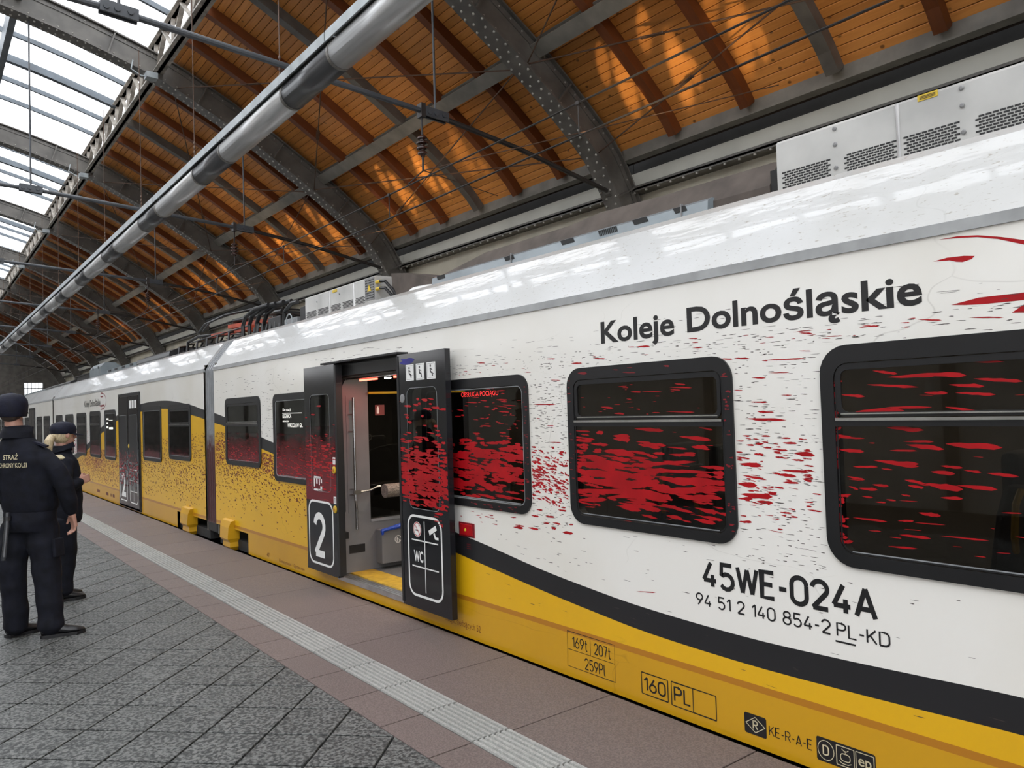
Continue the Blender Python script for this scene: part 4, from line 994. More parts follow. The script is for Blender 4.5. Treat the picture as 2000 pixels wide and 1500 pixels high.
m.build('red_streaks', M['red'], car1, kind='stuff')
m = MB()
def dwin(y, z): return 1.0
for (a, b, n) in ((3.44, 3.79, 420), (1.81, 2.24, 330)):
    cluster(m, XP + 0.0002, n, a, b, 0.85, 1.90, (0.012, 0.04), (0.0014, 0.0042), (a - 0.02, b + 0.02, 0.6, 2.0), dens=lambda y, z: 1.0 if z < 1.8 else 0.4)
cluster(m, XP + 0.0002, 330, 0.8, 5.1, 1.845, 1.94, (0.012, 0.05), (0.0014, 0.004)); cluster(m, XP + 0.0002, 90, 0.8, 5.1, 1.93, 2.06, (0.015, 0.06), (0.0012, 0.003))
cluster(m, XP + 0.0002, 75, 0.9, 5.0, 0.62, 0.91, (0.015, 0.045), (0.0014, 0.005)); cluster(m, XP + 0.0002, 70, 7.6, 10.2, 1.85, 2.1, (0.03, 0.08), (0.002, 0.006)); cluster(m, XP + 0.0002, 60, 8.22, 8.59, 1.38, 1.86, (0.02, 0.07), (0.002, 0.006), (8.205, 8.595, 1.3, 1.9)); cluster(m, XP + 0.0002, 30, 5.0, 7.3, 2.1, 2.18, (0.03, 0.1), (0.002, 0.005))
cluster(m, XP + 0.0002, 30, 0.9, 4.6, 0.30, 0.55, (0.02, 0.05), (0.0015, 0.004))
m.build('black_specks', M['speck'], car1, kind='stuff')
m = MB()
def dy_(y, z): return max(0.02, min(1, ((z - 0.32) / 0.75) ** 2.2)) * (1.0 if y > 7.9 else 0.9)
cluster(m, XP - 0.0002, 1100, 7.2, 10.27, 0.36, 1.42, (0.022, 0.055), (0.007, 0.018), dens=lambda y, z: dy_(y, z) if z < interp(LOB, y) - 0.02 and not (y < 8.2 and z > 0.9) and not (8.6 < y < 9.83 and z > 1.03) else 0, tilt=(-0.5, 0.25))
m.build('brown_specks', M['brown'], car1, kind='stuff')
m = MB(); cluster(m, XP - 0.0004, 130, 8.22, 10.27, 0.98, 1.32, (0.03, 0.07), (0.008, 0.022), dens=lambda y, z: 1 if z < interp(LOB, y) - 0.02 and not (y < 8.2) and not (8.6 < y < 9.83) else 0, tilt=(-0.5, 0.25)); m.build('red_specks', M['dred'], car1, kind='stuff')

# lettering
text('Koleje', M['ink'], car1, 3.13, 2.594, 1.970, 2.092, XP - 0.0004, 0.024, 'company_lettering', cap=0.72); text('Dolnośląskie', M['ink'], car1, 2.511, 1.358, 1.974, 2.098, XP - 0.0004, 0.024, 'company_lettering', cap=0.72)
din_chars('45WE-024A', M['ink'], car1, 2.478, 1.592, 0.695, 0.833, XP - 0.0004, 0.155, 'unit_number')
din_chars('94 51 2 140 854-2', M['ink'], car1, 2.522, 1.80, 0.600, 0.664, XP - 0.0004, 0.125, 'vehicle_number'); din_chars('PL-KD', M['ink'], car1, 1.776, 1.546, 0.60, 0.662, XP - 0.0004, 0.125, 'vehicle_number')
m = MB(); line(m, XP - 0.0004, [(1.782, 0.580), (1.693, 0.580)], 0.008); m.build('underline', M['ink'], car1)
m = MB(); line(m, XP - 0.0004, [(3.506, 0.266), (3.112, 0.266), (3.112, 0.058), (3.510, 0.058)], 0.003, True); line(m, XP - 0.0004, [(3.506, 0.160), (3.112, 0.160)], 0.003); line(m, XP - 0.0004, [(3.308, 0.264), (3.308, 0.160)], 0.003); m.build('load_table', M['ink'], car1)
din('169t', M['ink'], car1, 3.465, 3.33, 0.176, 0.243, XP - 0.0005, 0.10); din('207t', M['ink'], car1, 3.278, 3.14, 0.176, 0.243, XP - 0.0005, 0.10); din('259Pl', M['ink'], car1, 3.361, 3.187, 0.070, 0.138, XP - 0.0005, 0.10)
m = MB(); line(m, XP - 0.0004, rrect(2.729, 2.912, 0.055, 0.168, 0.002, 1), 0.005, True); line(m, XP - 0.0004, rrect(2.423, 2.705, 0.050, 0.170, 0.002, 1), 0.005, True); line(m, XP - 0.0004, [(2.565, 0.168), (2.565, 0.052)], 0.005); m.build('speed_box', M['ink'], car1)
din('160', M['ink'], car1, 2.898, 2.743, 0.073, 0.150, XP - 0.0005, 0.13); din('PL', M['ink'], car1, 2.690, 2.578, 0.072, 0.152, XP - 0.0005, 0.13)
m = MB(); m.poly([(XP - 0.0004, a, b) for a, b in rrect(2.142, 2.261, 0.050, 0.145, 0.010)]); m.build('brake_plate', M['ink'], car1)
m = MB(); line(m, XP - 0.0007, [(2.2015, 0.133), (2.150, 0.0975), (2.2015, 0.062), (2.253, 0.0975)], 0.0035, True); m.build('brake_diamond', M['cream'], car1)
din('R', M['cream'], car1, 2.216, 2.187, 0.076, 0.118, XP - 0.0007, 0.13); din('KE-R-A-E', M['ink'], car1, 2.129, 1.912, 0.073, 0.121, XP - 0.0005, 0.10)
m = MB(); m.poly([(XP - 0.0004, a, b) for a, b in rrect(1.630, 1.892, 0.045, 0.148, 0.010)]); m.build('brake_plate', M['ink'], car1)
m = MB(); line(m, XP - 0.0007, [(1.849 + 0.037 * math.cos(a * math.pi / 12), 0.0965 + 0.041 * math.sin(a * math.pi / 12)) for a in range(24)], 0.003, True)
line(m, XP - 0.0007, rrect(1.722, 1.800, 0.056, 0.137, 0.001, 1), 0.003, True); line(m, XP - 0.0007, rrect(1.637, 1.714, 0.056, 0.137, 0.001, 1), 0.003, True)
line(m, XP - 0.0007, rrect(1.740, 1.782, 0.078, 0.108, 0.012), 0.0035, True); line(m, XP - 0.0007, [(1.761, 0.108), (1.761, 0.120)], 0.003); line(m, XP - 0.0007, [(1.776, 0.127), (1.766, 0.120), (1.755, 0.120), (1.746, 0.127)], 0.003); line(m, XP - 0.0007, [(1.790, 0.074), (1.775, 0.066), (1.750, 0.066), (1.735, 0.074)], 0.003)
m.build('brake_symbols', M['cream'], car1)
din('D', M['cream'], car1, 1.864, 1.834, 0.074, 0.119, XP - 0.0007, 0.13); text('ep', M['cream'], car1, 1.704, 1.648, 0.083, 0.130, XP - 0.0007, 0.008, cap=0.72)
text('Miejsc siedzących 52', M['brown'], car1, 4.853, 4.41, 0.062, 0.108, XP - 0.0005, -0.006); text('Klimatyzacja', M['brown'], car1, 8.135, 7.82, 0.040, 0.075, XP - 0.0005, -0.006); text('Ogrzew.naw', M['brown'], car1, 7.735, 7.455, 0.040, 0.075, XP - 0.0005, -0.006)
text('47', M['brown'], car1, 8.50, 8.42, 0.045, 0.095, XP - 0.0005)
# emergency box
m = MB(); m.box(XS - 0.006, XS, 4.447, 4.635, 0.712, 0.812); ab = m.build('emergency_box', M['dred'], car1, label='red emergency release box')
m = MB(); m.box(XS - 0.016, XS - 0.004, 4.462, 4.615, 0.722, 0.802); bevel(m.build('cover', M['red'], ab), 0.008); m = MB(); m.lathe((XS - 0.016, 4.54, 0.762), (-1, 0, 0), [(0, 0.010), (0.004, 0.010), (0.005, 0.007)], 10); m.build('lock', M['warn'], ab)
m = MB(); [line(m, XP - 0.0004, [(4.55, z), (4.50, z)], 0.004) for z in (0.66, 0.645, 0.63)]; m.build('emergency_note', M['dred'], car1)

# ------------------------------------------------------------------ door leaves (slid open) of the nearest carriage
XD = 3.00
def leaf(y0, y1, z0, z1, wy0, wy1, wz0, wz1, nm, lab):
    m = MB()
    hol = [(wy0, wy1, wz0, wz1, 0.05)]
    side_skin(m, y0, y1, hol, None, x=XD, zones=lambda y: [z0, z1], step=0.2)
    side_skin(m, y0, y1, hol, None, x=XD + 0.045, zones=lambda y: [z0, z1], step=0.2)
    for a, b in ((y0, y0), (y1, y1)): m.poly([(XD, a, z0), (XD + 0.045, a, z0), (XD + 0.045, a, z1), (XD, a, z1)])
    for z in (z0, z1): m.poly([(XD, y0, z), (XD, y1, z), (XD + 0.045, y1, z), (XD + 0.045, y0, z)])
    o = m.build(nm, M['door'], car1, label=lab)
    m = MB(); m.plate(rrect(wy0 - 0.003, wy1 + 0.003, wz0 - 0.003, wz1 + 0.003, 0.05), XD + 0.002, XD + 0.010); m.build('door_pane', M['doorglass'], o)
    m = MB(); line(m, XD - 0.0005, rrect(wy0 - 0.006, wy1 + 0.006, wz0 - 0.006, wz1 + 0.006, 0.055), 0.004, True); m.build('pane_edge', M['gaiter'], o)
    m = MB(); m.box(XD - 0.004, XD + 0.05, y1 - 0.018, y1 + 0.012, z0 + 0.02, z1 - 0.01) if nm and y0 < 6 else m.box(XD - 0.002, XD + 0.06, y0 - 0.035, y0, z0 + 0.02, z1 - 0.01); m.build('rubber_edge', M['rubber'], o)
    return o
DR = leaf(4.612, 5.295, 0.125, 2.058, 4.74, 5.155, 0.885, 1.785, 'door_leaf', 'black sliding door leaf with toilet and camera symbols')
DL = leaf(6.45, 7.13, 0.14, 2.062, 6.575, 6.99, 0.90, 1.79, 'door_leaf', 'black sliding door leaf with a large number two')
XQ = XD - 0.0007
m = MB(); line(m, XQ, rrect(4.725, 5.195, 0.225, 0.822, 0.085), 0.018, True); line(m, XQ, [(4.958, 0.79), (4.958, 0.26)], 0.010); line(m, XQ, [(5.145, 0.640), (4.772, 0.640)], 0.010); line(m, XQ, [(5.145, 0.442), (4.772, 0.442)], 0.010); m.build('symbol_panel', M['wprint'], DR)
text('WC', M['wprint'], DR, 5.118, 4.985, 0.482, 0.560, XQ, 0.03, 'toilet_sign')
m = MB(); disc(m, XQ - 0.0002, 5.06, 0.722, 0.058, 24); m.build('no_smoking_disc', M['wprint'], DR)
m = MB(); line(m, XQ - 0.0006, [(5.06 + 0.050 * math.cos(a * math.pi / 12), 0.722 + 0.050 * math.sin(a * math.pi / 12)) for a in range(24)], 0.007, True); line(m, XQ - 0.0006, [(5.095, 0.757), (5.025, 0.687)], 0.007); m.build('no_smoking_ring', M['red'], DR)
m = MB(); line(m, XQ - 0.0004, [(5.085, 0.715), (5.045, 0.715)], 0.010); line(m, XQ - 0.0004, [(5.03, 0.74), (5.04, 0.75), (5.035, 0.765)], 0.004); m.build('cigarette', M['ink'], DR)
m = MB(); m.poly([(XQ, y, z) for y, z in ((4.90, 0.728), (4.80, 0.775), (4.785, 0.742), (4.885, 0.695))]); m.poly([(XQ, y, z) for y, z in ((4.835, 0.712), (4.815, 0.722), (4.80, 0.690), (4.765, 0.690), (4.765, 0.672), (4.812, 0.672))]); m.build('camera_symbol', M['wprint'], DR)
st = MB(); pic = MB()
for i, yc in enumerate((5.107, 4.955, 4.80)):
    st.poly([(XQ, a, b) for a, b in rrect(yc - 0.060, yc + 0.060, 1.848, 1.972, 0.004, 2)])
    line(pic, XQ - 0.0003, rrect(yc - 0.050, yc + 0.050, 1.858, 1.962, 0.003, 1), 0.0015, True)
    disc(pic, XQ - 0.0003, yc + 0.008, 1.945, 0.010, 10)
    line(pic, XQ - 0.0003, [(yc + 0.012, 1.930), (yc + 0.006, 1.900), (yc - 0.014, 1.894), (yc - 0.020, 1.868)], 0.013)
    line(pic, XQ - 0.0003, [(yc + 0.004, 1.925), (yc - 0.018, 1.912)], 0.007)
    if i != 1: line(pic, XQ - 0.0003, [(yc - 0.010, 1.886), (yc - 0.038, 1.886)], 0.005)
st.build('priority_sticker', M['wprint'], DR); pic.build('priority_pictogram', M['ink'], DR)
m = MB(); m.lathe((XD, 5.228, 1.715), (-1, 0, 0), [(0, 0.034), (0.004, 0.034), (0.006, 0.028)], 16); m.build('round_cap', M['porc'], DR)
def dd(y, z): return min(1, math.exp(-((z - 1.12) / 0.17) ** 2) * 1.25 + (0.10 if z > 1.3 else 0))
cl = (4.618, 5.28, 0.75, 2.05)
m = MB(); cluster(m, XQ + 0.0003, 400, 4.62, 5.27, 0.84, 1.72, (0.05, 0.13), (0.010, 0.026), cl, dens=dd, tilt=(-0.12, 0.03)); cluster(m, XQ + 0.0003, 10, 4.7, 5.2, 0.62, 0.84, (0.03, 0.07), (0.005, 0.012), cl); m.build('red_streaks', M['red'], DR, kind='stuff')
m = MB(); splat(m, XQ, 5.26, 1.99, 5.03, 2.005, 0.05); splat(m, XQ, 5.24, 2.02, 5.08, 1.99, 0.03); m.build('blue_mark', pm('blue_print', (0.02, 0.02, 0.20), 0.4), DR)
# left leaf
m = MB(); line(m, XQ, rrect(6.545, 7.075, 0.215, 0.795, 0.095), 0.020, True); m.build('class_panel', M['wprint'], DL)
din('2', M['wprint'], DL, 6.975, 6.705, 0.275, 0.695, XQ, 0.155, 'class_number')
cl = (6.455, 7.125, 0.7, 2.05)
m = MB(); m.box(XQ + 0.0004, XQ + 0.0006, 6.455, 7.125, 0.80, 1.5); m.build('print_film', M['film3'], DL)
m = MB(); cluster(m, XQ + 0.0002, 150, 6.46, 7.12, 0.82, 1.75, (0.03, 0.10), (0.005, 0.018), cl, dens=lambda y, z: math.exp(-((z - 1.17) / 0.16) ** 2) + 0.05); m.build('red_streaks', M['red'], DL, kind='stuff')
for zc in (1.105, 0.750):
    m = MB(); m.lathe((XD, 6.487, zc), (-1, 0, 0), [(0, 0.034), (0.008, 0.034), (0.012, 0.026)], 16); bt = m.build('door_button', M['ygrip'], DL); m = MB(); m.lathe((XD - 0.012, 6.487, zc), (-1, 0, 0), [(0, 0.017), (0.003, 0.014)], 12); m.build('button_light', M['orange'], bt)
    m = MB(); m.poly([(XQ, a, b) for a, b in rrect(6.462, 6.518, zc + 0.05, zc + 0.115, 0.006)]); m.build('button_sticker', M['wprint'], DL)
    m = MB(); disc(m, XQ - 0.0003, 6.49, zc + 0.098, 0.008, 8); line(m, XQ - 0.0003, [(6.49, zc + 0.09), (6.49, zc + 0.06)], 0.010); m.build('button_pictogram', M['ink'], DL)
m = MB()
for a, b, z0, z1 in ((6.76, 6.94, 1.01, 1.03), (6.76, 6.79, 0.97, 1.03), (6.81, 6.83, 0.95, 1.02), (6.86, 6.89, 0.96, 1.02), (6.92, 6.945, 0.93, 1.02), (6.76, 6.80, 0.905, 0.94), (6.85, 6.945, 0.895, 0.912), (6.76, 6.84, 0.90, 0.912)): m.poly([(XQ - 0.0002, a, z0), (XQ - 0.0002, b, z0), (XQ - 0.0002, b, z1), (XQ - 0.0002, a, z1)])
m.build('worn_sticker', M['wprint'], DL)

# ------------------------------------------------------------------ doorway and what shows inside
m = MB(); y0, y1 = 5.33, 6.66
m.box(XS - 0.01, XS + 0.16, y0 - 0.03, y0, 0.10, 2.08); m.box(XS - 0.01, XS + 0.10, y1, y1 + 0.05, 0.10, 2.08); m.box(XS - 0.01, XS + 0.30, y0 - 0.03, y1 + 0.05, 1.955, 2.08)
m.build('door_portal', M['rubber'], car1)
m = MB(); m.box(XS - 0.10, XS, 5.30, 6.74, 2.068, 2.085); m.build('door_hood', M['rubber'], car1)
m = MB(); m.tube([(XS + 0.02, 5.40, 1.985), (XS + 0.02, 6.60, 1.985)], 0.022, 8); m.tube([(XS + 0.05, 5.40, 1.95), (XS + 0.05, 6.62, 1.95)], 0.014, 8); m.build('door_drive', M['steel'], car1)
m = MB(); m.box(XS + 0.012, XS + 0.035, 6.615, 6.645, 0.98, 1.90); m.build('edge_strip', M['porc'], car1); m = MB(); m.box(XS + 0.012, XS + 0.03, 6.625, 6.650, 0.14, 0.93); m.build('yellow_edge', M['ygrip'], car1)
m = MB(); m.box(XS + 0.0, XS + 0.04, 6.59, 6.64, 0.62, 0.68); m.box(XS + 0.01, XS + 0.06, 6.56, 6.62, 0.46, 0.52); m.build('door_stop', M['rubber'], car1)
m = MB(); m.box(XS - 0.012, XS + 0.11, 5.33, 6.66, 0.085, 0.118)
for i in range(4): m.box(XS - 0.012 + i * 0.028, XS + 0.002 + i * 0.028, 5.33, 6.66, 0.118, 0.124)
m.build('sill', M['alu'], car1)
m = MB(); m.box(XS + 0.11, XS + 0.34, 4.9, 6.72, 0.10, 0.128); m.build('yellow_threshold', M['yfloor'], car1)
m = MB(); m.box(XS + 0.34, XS + 2.6, C1A + 0.1, C1B - 0.1, 0.10, 0.127); m.build('cabin_floor', M['intfl'], car1)
# partition beside the door
YP = 6.64
m = MB(); prof = [(3.15, 0.128), (3.145, 0.66), (3.175, 0.70), (3.165, 1.86), (3.20, 1.93), (3.43, 1.93), (3.43, 0.128)]
m.prism(prof, YP, YP + 0.10); pn = m.build('partition_panel', M['int'], car1, label='grey moulded draught screen beside the open door')
m = MB(); m.box(3.20, 3.40, YP - 0.004, YP + 0.01, 0.68, 1.78); m.build('recess', M['int'], pn)
m = MB(); m.box(3.43, 4.55, YP, YP + 0.10, 0.128, 0.575); m.build('lower_panel', M['int'], pn)
m = MB(); m.box(3.43, 4.55, YP - 0.008, YP + 0.11, 0.575, 0.60); m.build('panel_rail', M['gaiter'], pn)
m = MB(); m.box(3.43, 4.55, YP + 0.03, YP + 0.04, 0.60, 1.93); m.build('screen_pane', M['doorglass'], pn)
m = MB(); m.tube([(3.43, YP - 0.01, 1.80), (4.55, YP - 0.01, 1.80)], 0.012, 8); m.build('brass_rail', M['ygrip'], pn)
m = MB(); m.tube([(3.248, YP - 0.06, 1.76), (3.248, YP - 0.06, 0.80), (3.26, YP - 0.05, 0.72), (3.258, YP - 0.05, 0.53)], 0.013, 10)
for z in (1.60, 1.44, 0.90, 0.85): m.tube([(3.22, YP, z), (3.248, YP - 0.06, z)], 0.007, 6)
m.build('handrail', M['steelh'], pn)
m = MB(); m.tube([(3.248, YP - 0.06, 0.872), (3.40, YP - 0.05, 0.880), (3.49, YP - 0.03, 0.905), (3.53, YP - 0.03, 0.905)], 0.011, 8); m.box(3.23, 3.30, YP - 0.075, YP - 0.04, 0.855, 0.892); m.build('armrest_bracket', M['steelh'], pn)
m = MB(); m.rings([[(3.53 + 0.0 * c, YP - 0.10 + 0.07 * math.cos(a), 0.865 + 0.065 * math.sin(a)) for a in [2 * math.pi * j / 14 for j in range(14)]] for c in (0,)] + [[(3.53 + d, YP - 0.10 + 0.07 * math.cos(a), 0.865 + 0.065 * math.sin(a)) for a in [2 * math.pi * j / 14 for j in range(14)]] for d in (0.02, 0.5)]); m.build('folding_seat', M['seatg'], pn, label='woven grey folded seat pad')
m = MB(); m.box(3.475, 3.90, YP - 0.13, YP + 0.0, 0.185, 0.50); bn = m.build('litter_bin', M['int'], pn, label='grey wall bin with blue bag'); bevel(bn, 0.006)
m = MB(); m.tube([(3.47, YP - 0.135, 0.495), (3.55, YP - 0.14, 0.51), (3.68, YP - 0.135, 0.525), (3.90, YP - 0.135, 0.515)], [0.018, 0.016, 0.026, 0.022], 8); m.tube([(3.475, YP - 0.135, 0.50), (3.478, YP - 0.14, 0.46)], [0.02, 0.012], 8); m.build('bag_rim', M['blue'], bn)
m = MB()
def ring_y(mb, yy, cx, cz, r, w):
    n = 20; mb.rings([[(cx + q * math.cos(2 * math.pi * j / n), yy, cz + q * math.sin(2 * math.pi * j / n)) for j in range(n)] for q in (r, r - w)], caps=False)
ring_y(m, YP - 0.131, 3.645, 0.40, 0.036, 0.006)
for (a, b, c, d) in ((3.635, 0.375, 3.635, 0.42), (3.635, 0.41, 3.655, 0.395), (3.66, 0.375, 3.66, 0.395)): m.poly([(a - 0.004, YP - 0.1312, b), (a + 0.004, YP - 0.1312, b), (c + 0.004, YP - 0.1312, d), (c - 0.004, YP - 0.1312, d)])
m.build('litter_symbol', M['wprint'], bn)
m = MB(); m.box(3.20, 3.36, YP - 0.006, YP, 0.305, 0.38); m.build('rating_plate', M['ink'], pn)
m = MB(); m.box(3.52, 3.62, YP + 0.026, YP + 0.029, 1.585, 1.685); m.build('extinguisher_sign', pm('dark_red_sign', (0.16, 0.02, 0.02), 0.5), pn)
m = MB(); m.box(3.535, 3.560, YP + 0.022, YP + 0.025, 1.60, 1.655); m.box(3.540, 3.555, YP + 0.022, YP + 0.025, 1.655, 1.67); m.build('extinguisher_symbol', M['wprint'], pn)
# door lights in the ceiling of the vestibule
m = MB(); m.box(XS + 0.10, XS + 0.14, 5.35, 6.62, 1.925, 1.955); m.build('lintel_profile', M['alu'], car1)
for a, b in ((6.12, 6.44), (5.50, 5.80)):
    m = MB(); m.box(XS + 0.145, XS + 0.165, a, b, 1.905, 1.92); m.build('door_light', M['lamp_r'], car1)
m = MB(); m.lathe((XS + 0.2, 6.0, 1.92), (0, 0, -1), [(0, 0.03), (0.01, 0.03), (0.014, 0.02)], 12); m.build('spot_lamp', M['lamp_w'], car1)
lr = bpy.data.lights.new('door_light_glow', 'AREA'); lr.energy = 1.6; lr.color = (1.0, 0.10, 0.06); lr.shape = 'RECTANGLE'; lr.size = 0.03; lr.size_y = 0.3
lo_ = bpy.data.objects.new('door_light_glow', lr); COL.objects.link(lo_); lo_.location = (XS + 0.155, 6.28, 1.90)

# saloon ceiling lamps, added to brighten the dark interior
for yl_ in (7.6, 5.95, 4.2, 2.8, 1.0, -1.0):
    m = MB(); m.box(4.3, 4.5, yl_ - 0.5, yl_ + 0.5, 2.10, 2.12); m.build('added_ceiling_lamp', M['lamp_dim'], car1)
# ------------------------------------------------------------------ seats
def seat(loc, face, label, kd=False):
    x, y, z = loc; s = face
    m = MB(); m.rings([[(x - w_, y - s * (0.22 + d), z + h_), (x + w_, y - s * (0.22 + d), z + h_), (x + w_, y - s * (0.30 + d), z + h_), (x - w_, y - s * (0.30 + d), z + h_)] for h_, d, w_ in ((0.40, 0.0, 0.21), (0.70, 0.03, 0.225), (1.0, 0.07, 0.215), (1.12, 0.09, 0.17))]); t = m.build('train_seat', M['seat'], car1, label=label); bevel(t, 0.03)
    m = MB(); m.box(x - 0.21, x + 0.21, y - 0.22, y + 0.22, z + 0.38, z + 0.48); bevel(m.build('cushion', M['seat'], t), 0.03)
    m = MB(); m.box(x - 0.14, x + 0.14, y - s * 0.33 - 0.04, y - s * 0.33 + 0.04, z + 1.05, z + 1.25); bevel(m.build('headrest', M['seat'], t), 0.03)
    m = MB(); m.tube([(x - 0.20, y - s * 0.36, z + 0.86), (x - 0.24, y - s * 0.37, z + 0.92), (x - 0.24, y - s * 0.38, z + 1.05), (x - 0.18, y - s * 0.38, z + 1.10)], 0.013, 8); m.build('yellow_grab', M['ygrip'], t)
    m = MB(); m.box(x - 0.18, x + 0.18, y - 0.05, y + 0.05, z, z + 0.38); m.build('pedestal', M['intdk'], t)
    return t
s0 = seat((3.68, 7.36, 0.128), 1, 'dark train seat with the letters KD, seen through the open doorway')
me = text_mesh('KD', M['wprint'], 0, 1, 0, 1, 0.0)
for v in me.vertices: v.co = (3.49 + v.co.y * 0.155, 6.985, 1.33 + v.co.z * 0.075)
link('seat_lettering', me, s0)
m = MB(); m.rings([[(3.44, 7.00, 0.62), (3.93, 7.00, 0.62), (3.95, 7.00, 1.28), (3.44, 7.00, 1.28)], [(3.44, 7.04, 0.62), (3.93, 7.04, 0.62), (3.95, 7.04, 1.28), (3.44, 7.04, 1.28)]]); m.build('seat_shell', M['seat'], s0)
m = MB(); m.tube([(3.86, 6.98, 1.28), (3.72, 6.97, 1.265), (3.62, 6.97, 1.24), (3.55, 6.97, 1.16), (3.565, 6.97, 1.0), (3.60, 6.97, 0.9)], 0.004, 6); m.build('piping', M['gaiter'], s0)
for (x, y, f, lab) in ((3.62, 1.55, 1, 'dark seat nearest the glass behind the left edge of the largest window'), (3.62, 0.25, -1, 'dark seat facing it behind the right part of the largest window'), (4.15, 1.55, 1, 'aisle seat behind the left edge of the largest window'), (4.15, 0.25, -1, 'aisle seat behind the right part of the largest window'),
                       (3.62, 3.35, 1, 'dark seat behind the left edge of the window with the dense red band'), (3.62, 2.35, -1, 'dark seat behind the right edge of the window with the dense red band'), (3.62, 9.2, 1, 'dark seat behind the small square window by the gangway')):
    seat((x, y, 0.128), f, lab)
# ------------------------------------------------------------------ roof equipment of the nearest carriage
ZR = ZC + 0.50
def grille(parent, x, y0, y1, z0, z1, rows, brick=0.028):
    m = MB(); rh = (z1 - z0) / rows
    for r in range(rows):
        y = y0 + (brick / 2 if r % 2 else 0)
        while y + brick * 0.8 <= y1:
            m.box(x - 0.0015, x + 0.004, y, y + brick * 0.82, z0 + r * rh + rh * 0.22, z0 + (r + 1) * rh - rh * 0.16); y += brick
    return m.build('grille', M['dark'], parent)
def ac_unit(ya, yb, xf, zt, nm, lab, div, grilles, screws, parent):
    m = MB(); m.prism([(xf + 0.02, ZR - 0.02), (xf, ZR + 0.02), (xf, zt - 0.015), (xf + 0.015, zt), (xf + 1.5, zt + 0.02), (xf + 1.5, ZR - 0.02)], ya, yb); u = m.build(nm, M['acpanel'], parent, label=lab)
    for y in div:
        m = MB(); m.tube([(xf - 0.002, y, ZR), (xf - 0.002, y, zt - 0.01)], 0.008, 6); m.build('panel_joint', M['alu'], u)
    for g in grilles: grille(u, xf, *g)
    m = MB()
    for y, z in screws: m.lathe((xf, y, z), (-1, 0, 0), [(0, 0.011), (0.006, 0.011), (0.009, 0.006)], 8)
    m.build('latches', M['porc'], u, kind='stuff')
    return u
AC = ac_unit(-0.9, 2.345, 3.70, 3.012, 'cooling_unit', 'pale grey slotted roof unit of the carriage', (1.695, 0.75, -0.1),
             [(2.04, 2.325, 2.745, 2.838, 7), (1.705, 1.975, 2.745, 2.836, 7), (1.425, 1.675, 2.745, 2.838, 7), (1.10, 1.37, 2.745, 2.838, 7), (0.8, 1.05, 2.745, 2.838, 7), (0.45, 0.7, 2.745, 2.838, 7)],
             [(2.01, 2.90), (2.01, 2.98), (2.01, 2.78), (1.41, 2.90), (1.41, 2.98), (1.41, 2.78), (0.6, 2.9)], car1)
m = MB(); m.box(3.697, 3.70, 1.51, 1.60, 2.98, 3.02 - 0.012); m.build('yellow_label', M['warn'], AC)
m = MB(); [m.box(3.6955, 3.697, 1.52, 1.59, 2.986 + 0.006 * i, 2.988 + 0.006 * i) for i in range(3)]; m.build('label_print', M['ink'], AC)
m = MB(); m.box(3.75, 5.2, 2.36, 2.42, ZR, 2.88); m.build('unit_bulkhead', M['dark'], car1)
# low blue-grey fairing with dark openings and a dusty sloping cover behind
m = MB(); m.prism([(3.68, ZR - 0.02), (3.69, 2.80), (3.73, 2.822), (3.78, 2.822), (3.78, ZR - 0.02)], 2.80, 5.84); fa = m.build('roof_fairing', M['fair'], car1, label='low blue grey fairing with dark openings')
m = MB()
for y0, y1 in ((5.62, 5.76), (4.64, 4.77), (3.95, 4.10), (3.26, 3.40), (2.95, 3.06)):
    m.plate([(y0, 2.772), (y1 - 0.02, 2.772), (y1, 2.806), (y0 + 0.02, 2.806)], 3.6835, 3.695)
m.build('opening', M['dark'], fa)
m = MB()
for i in range(11): m.plate([(3.53 + i * 0.016, 2.76), (3.538 + i * 0.016, 2.76), (3.552 + i * 0.016, 2.80), (3.544 + i * 0.016, 2.80)], 3.683, 3.70)
m.build('slots', M['dark'], fa)
for y_ in (4.672, 2.99):
    m = MB(); m.box(3.677, 3.70, y_, y_ + 0.008, ZR, 2.82); m.build('panel_joint', M['porc'], fa)
m = MB(); m.rings([[(3.74, y, 2.80), (3.76 + 0.08 * k_, y, 2.825 + 0.135 * k_), (4.9, y, 2.84 + 0.14 * k_), (4.9, y, ZR), (3.74, y, ZR)] for y, k_ in ((5.80, 0.02), (5.2, 0.82), (4.15, 0.9), (3.85, 1.15), (3.3, 1.0), (2.45, 0.95), (2.42, 0.9))])
m.build('dusty_cover', M['dusty'], fa)
m = MB(); m.rings([[(3.82, y, ZR), (3.80, y, ZR + 0.07 + h_), (4.6, y, ZR + 0.09 + h_), (4.6, y, ZR)] for y, h_ in ((5.86, 0.02), (6.44, 0.16), (6.78, 0.21))]); m.build('dusty_box', M['dusty'], car1)
m = MB(); m.lathe((3.88, 6.1, ZR - 0.02), (0, 0, 1), [(0, 0.25), (0.03, 0.25), (0.055, 0.22), (0.075, 0.14), (0.08, 0.02)], 20); m.build('antenna_dome', M['wprint'], car1, smooth=True)
CV = ac_unit(6.98, 8.74, 3.72, 3.01, 'converter_box', 'grey slotted converter box with warning sign', (8.055, 7.45),
             [(8.42, 8.71, 2.745, 2.83, 6), (8.09, 8.38, 2.745, 2.83, 6), (7.78, 8.03, 2.745, 2.83, 6), (7.47, 7.74, 2.745, 2.83, 6), (7.2, 7.42, 2.745, 2.83, 6)], [(8.4, 2.92), (7.8, 2.93), (8.06, 2.985)], car1)
m = MB(); m.box(3.715, 3.72, 6.985, 7.19, 2.77, 3.0); m.build('perforated_plate', M['porc'], CV)
m = MB()
for i in range(7):
    for j in range(8): m.box(3.712, 3.716, 7.0 + i * 0.027, 7.012 + i * 0.027, 2.785 + j * 0.026, 2.797 + j * 0.026)
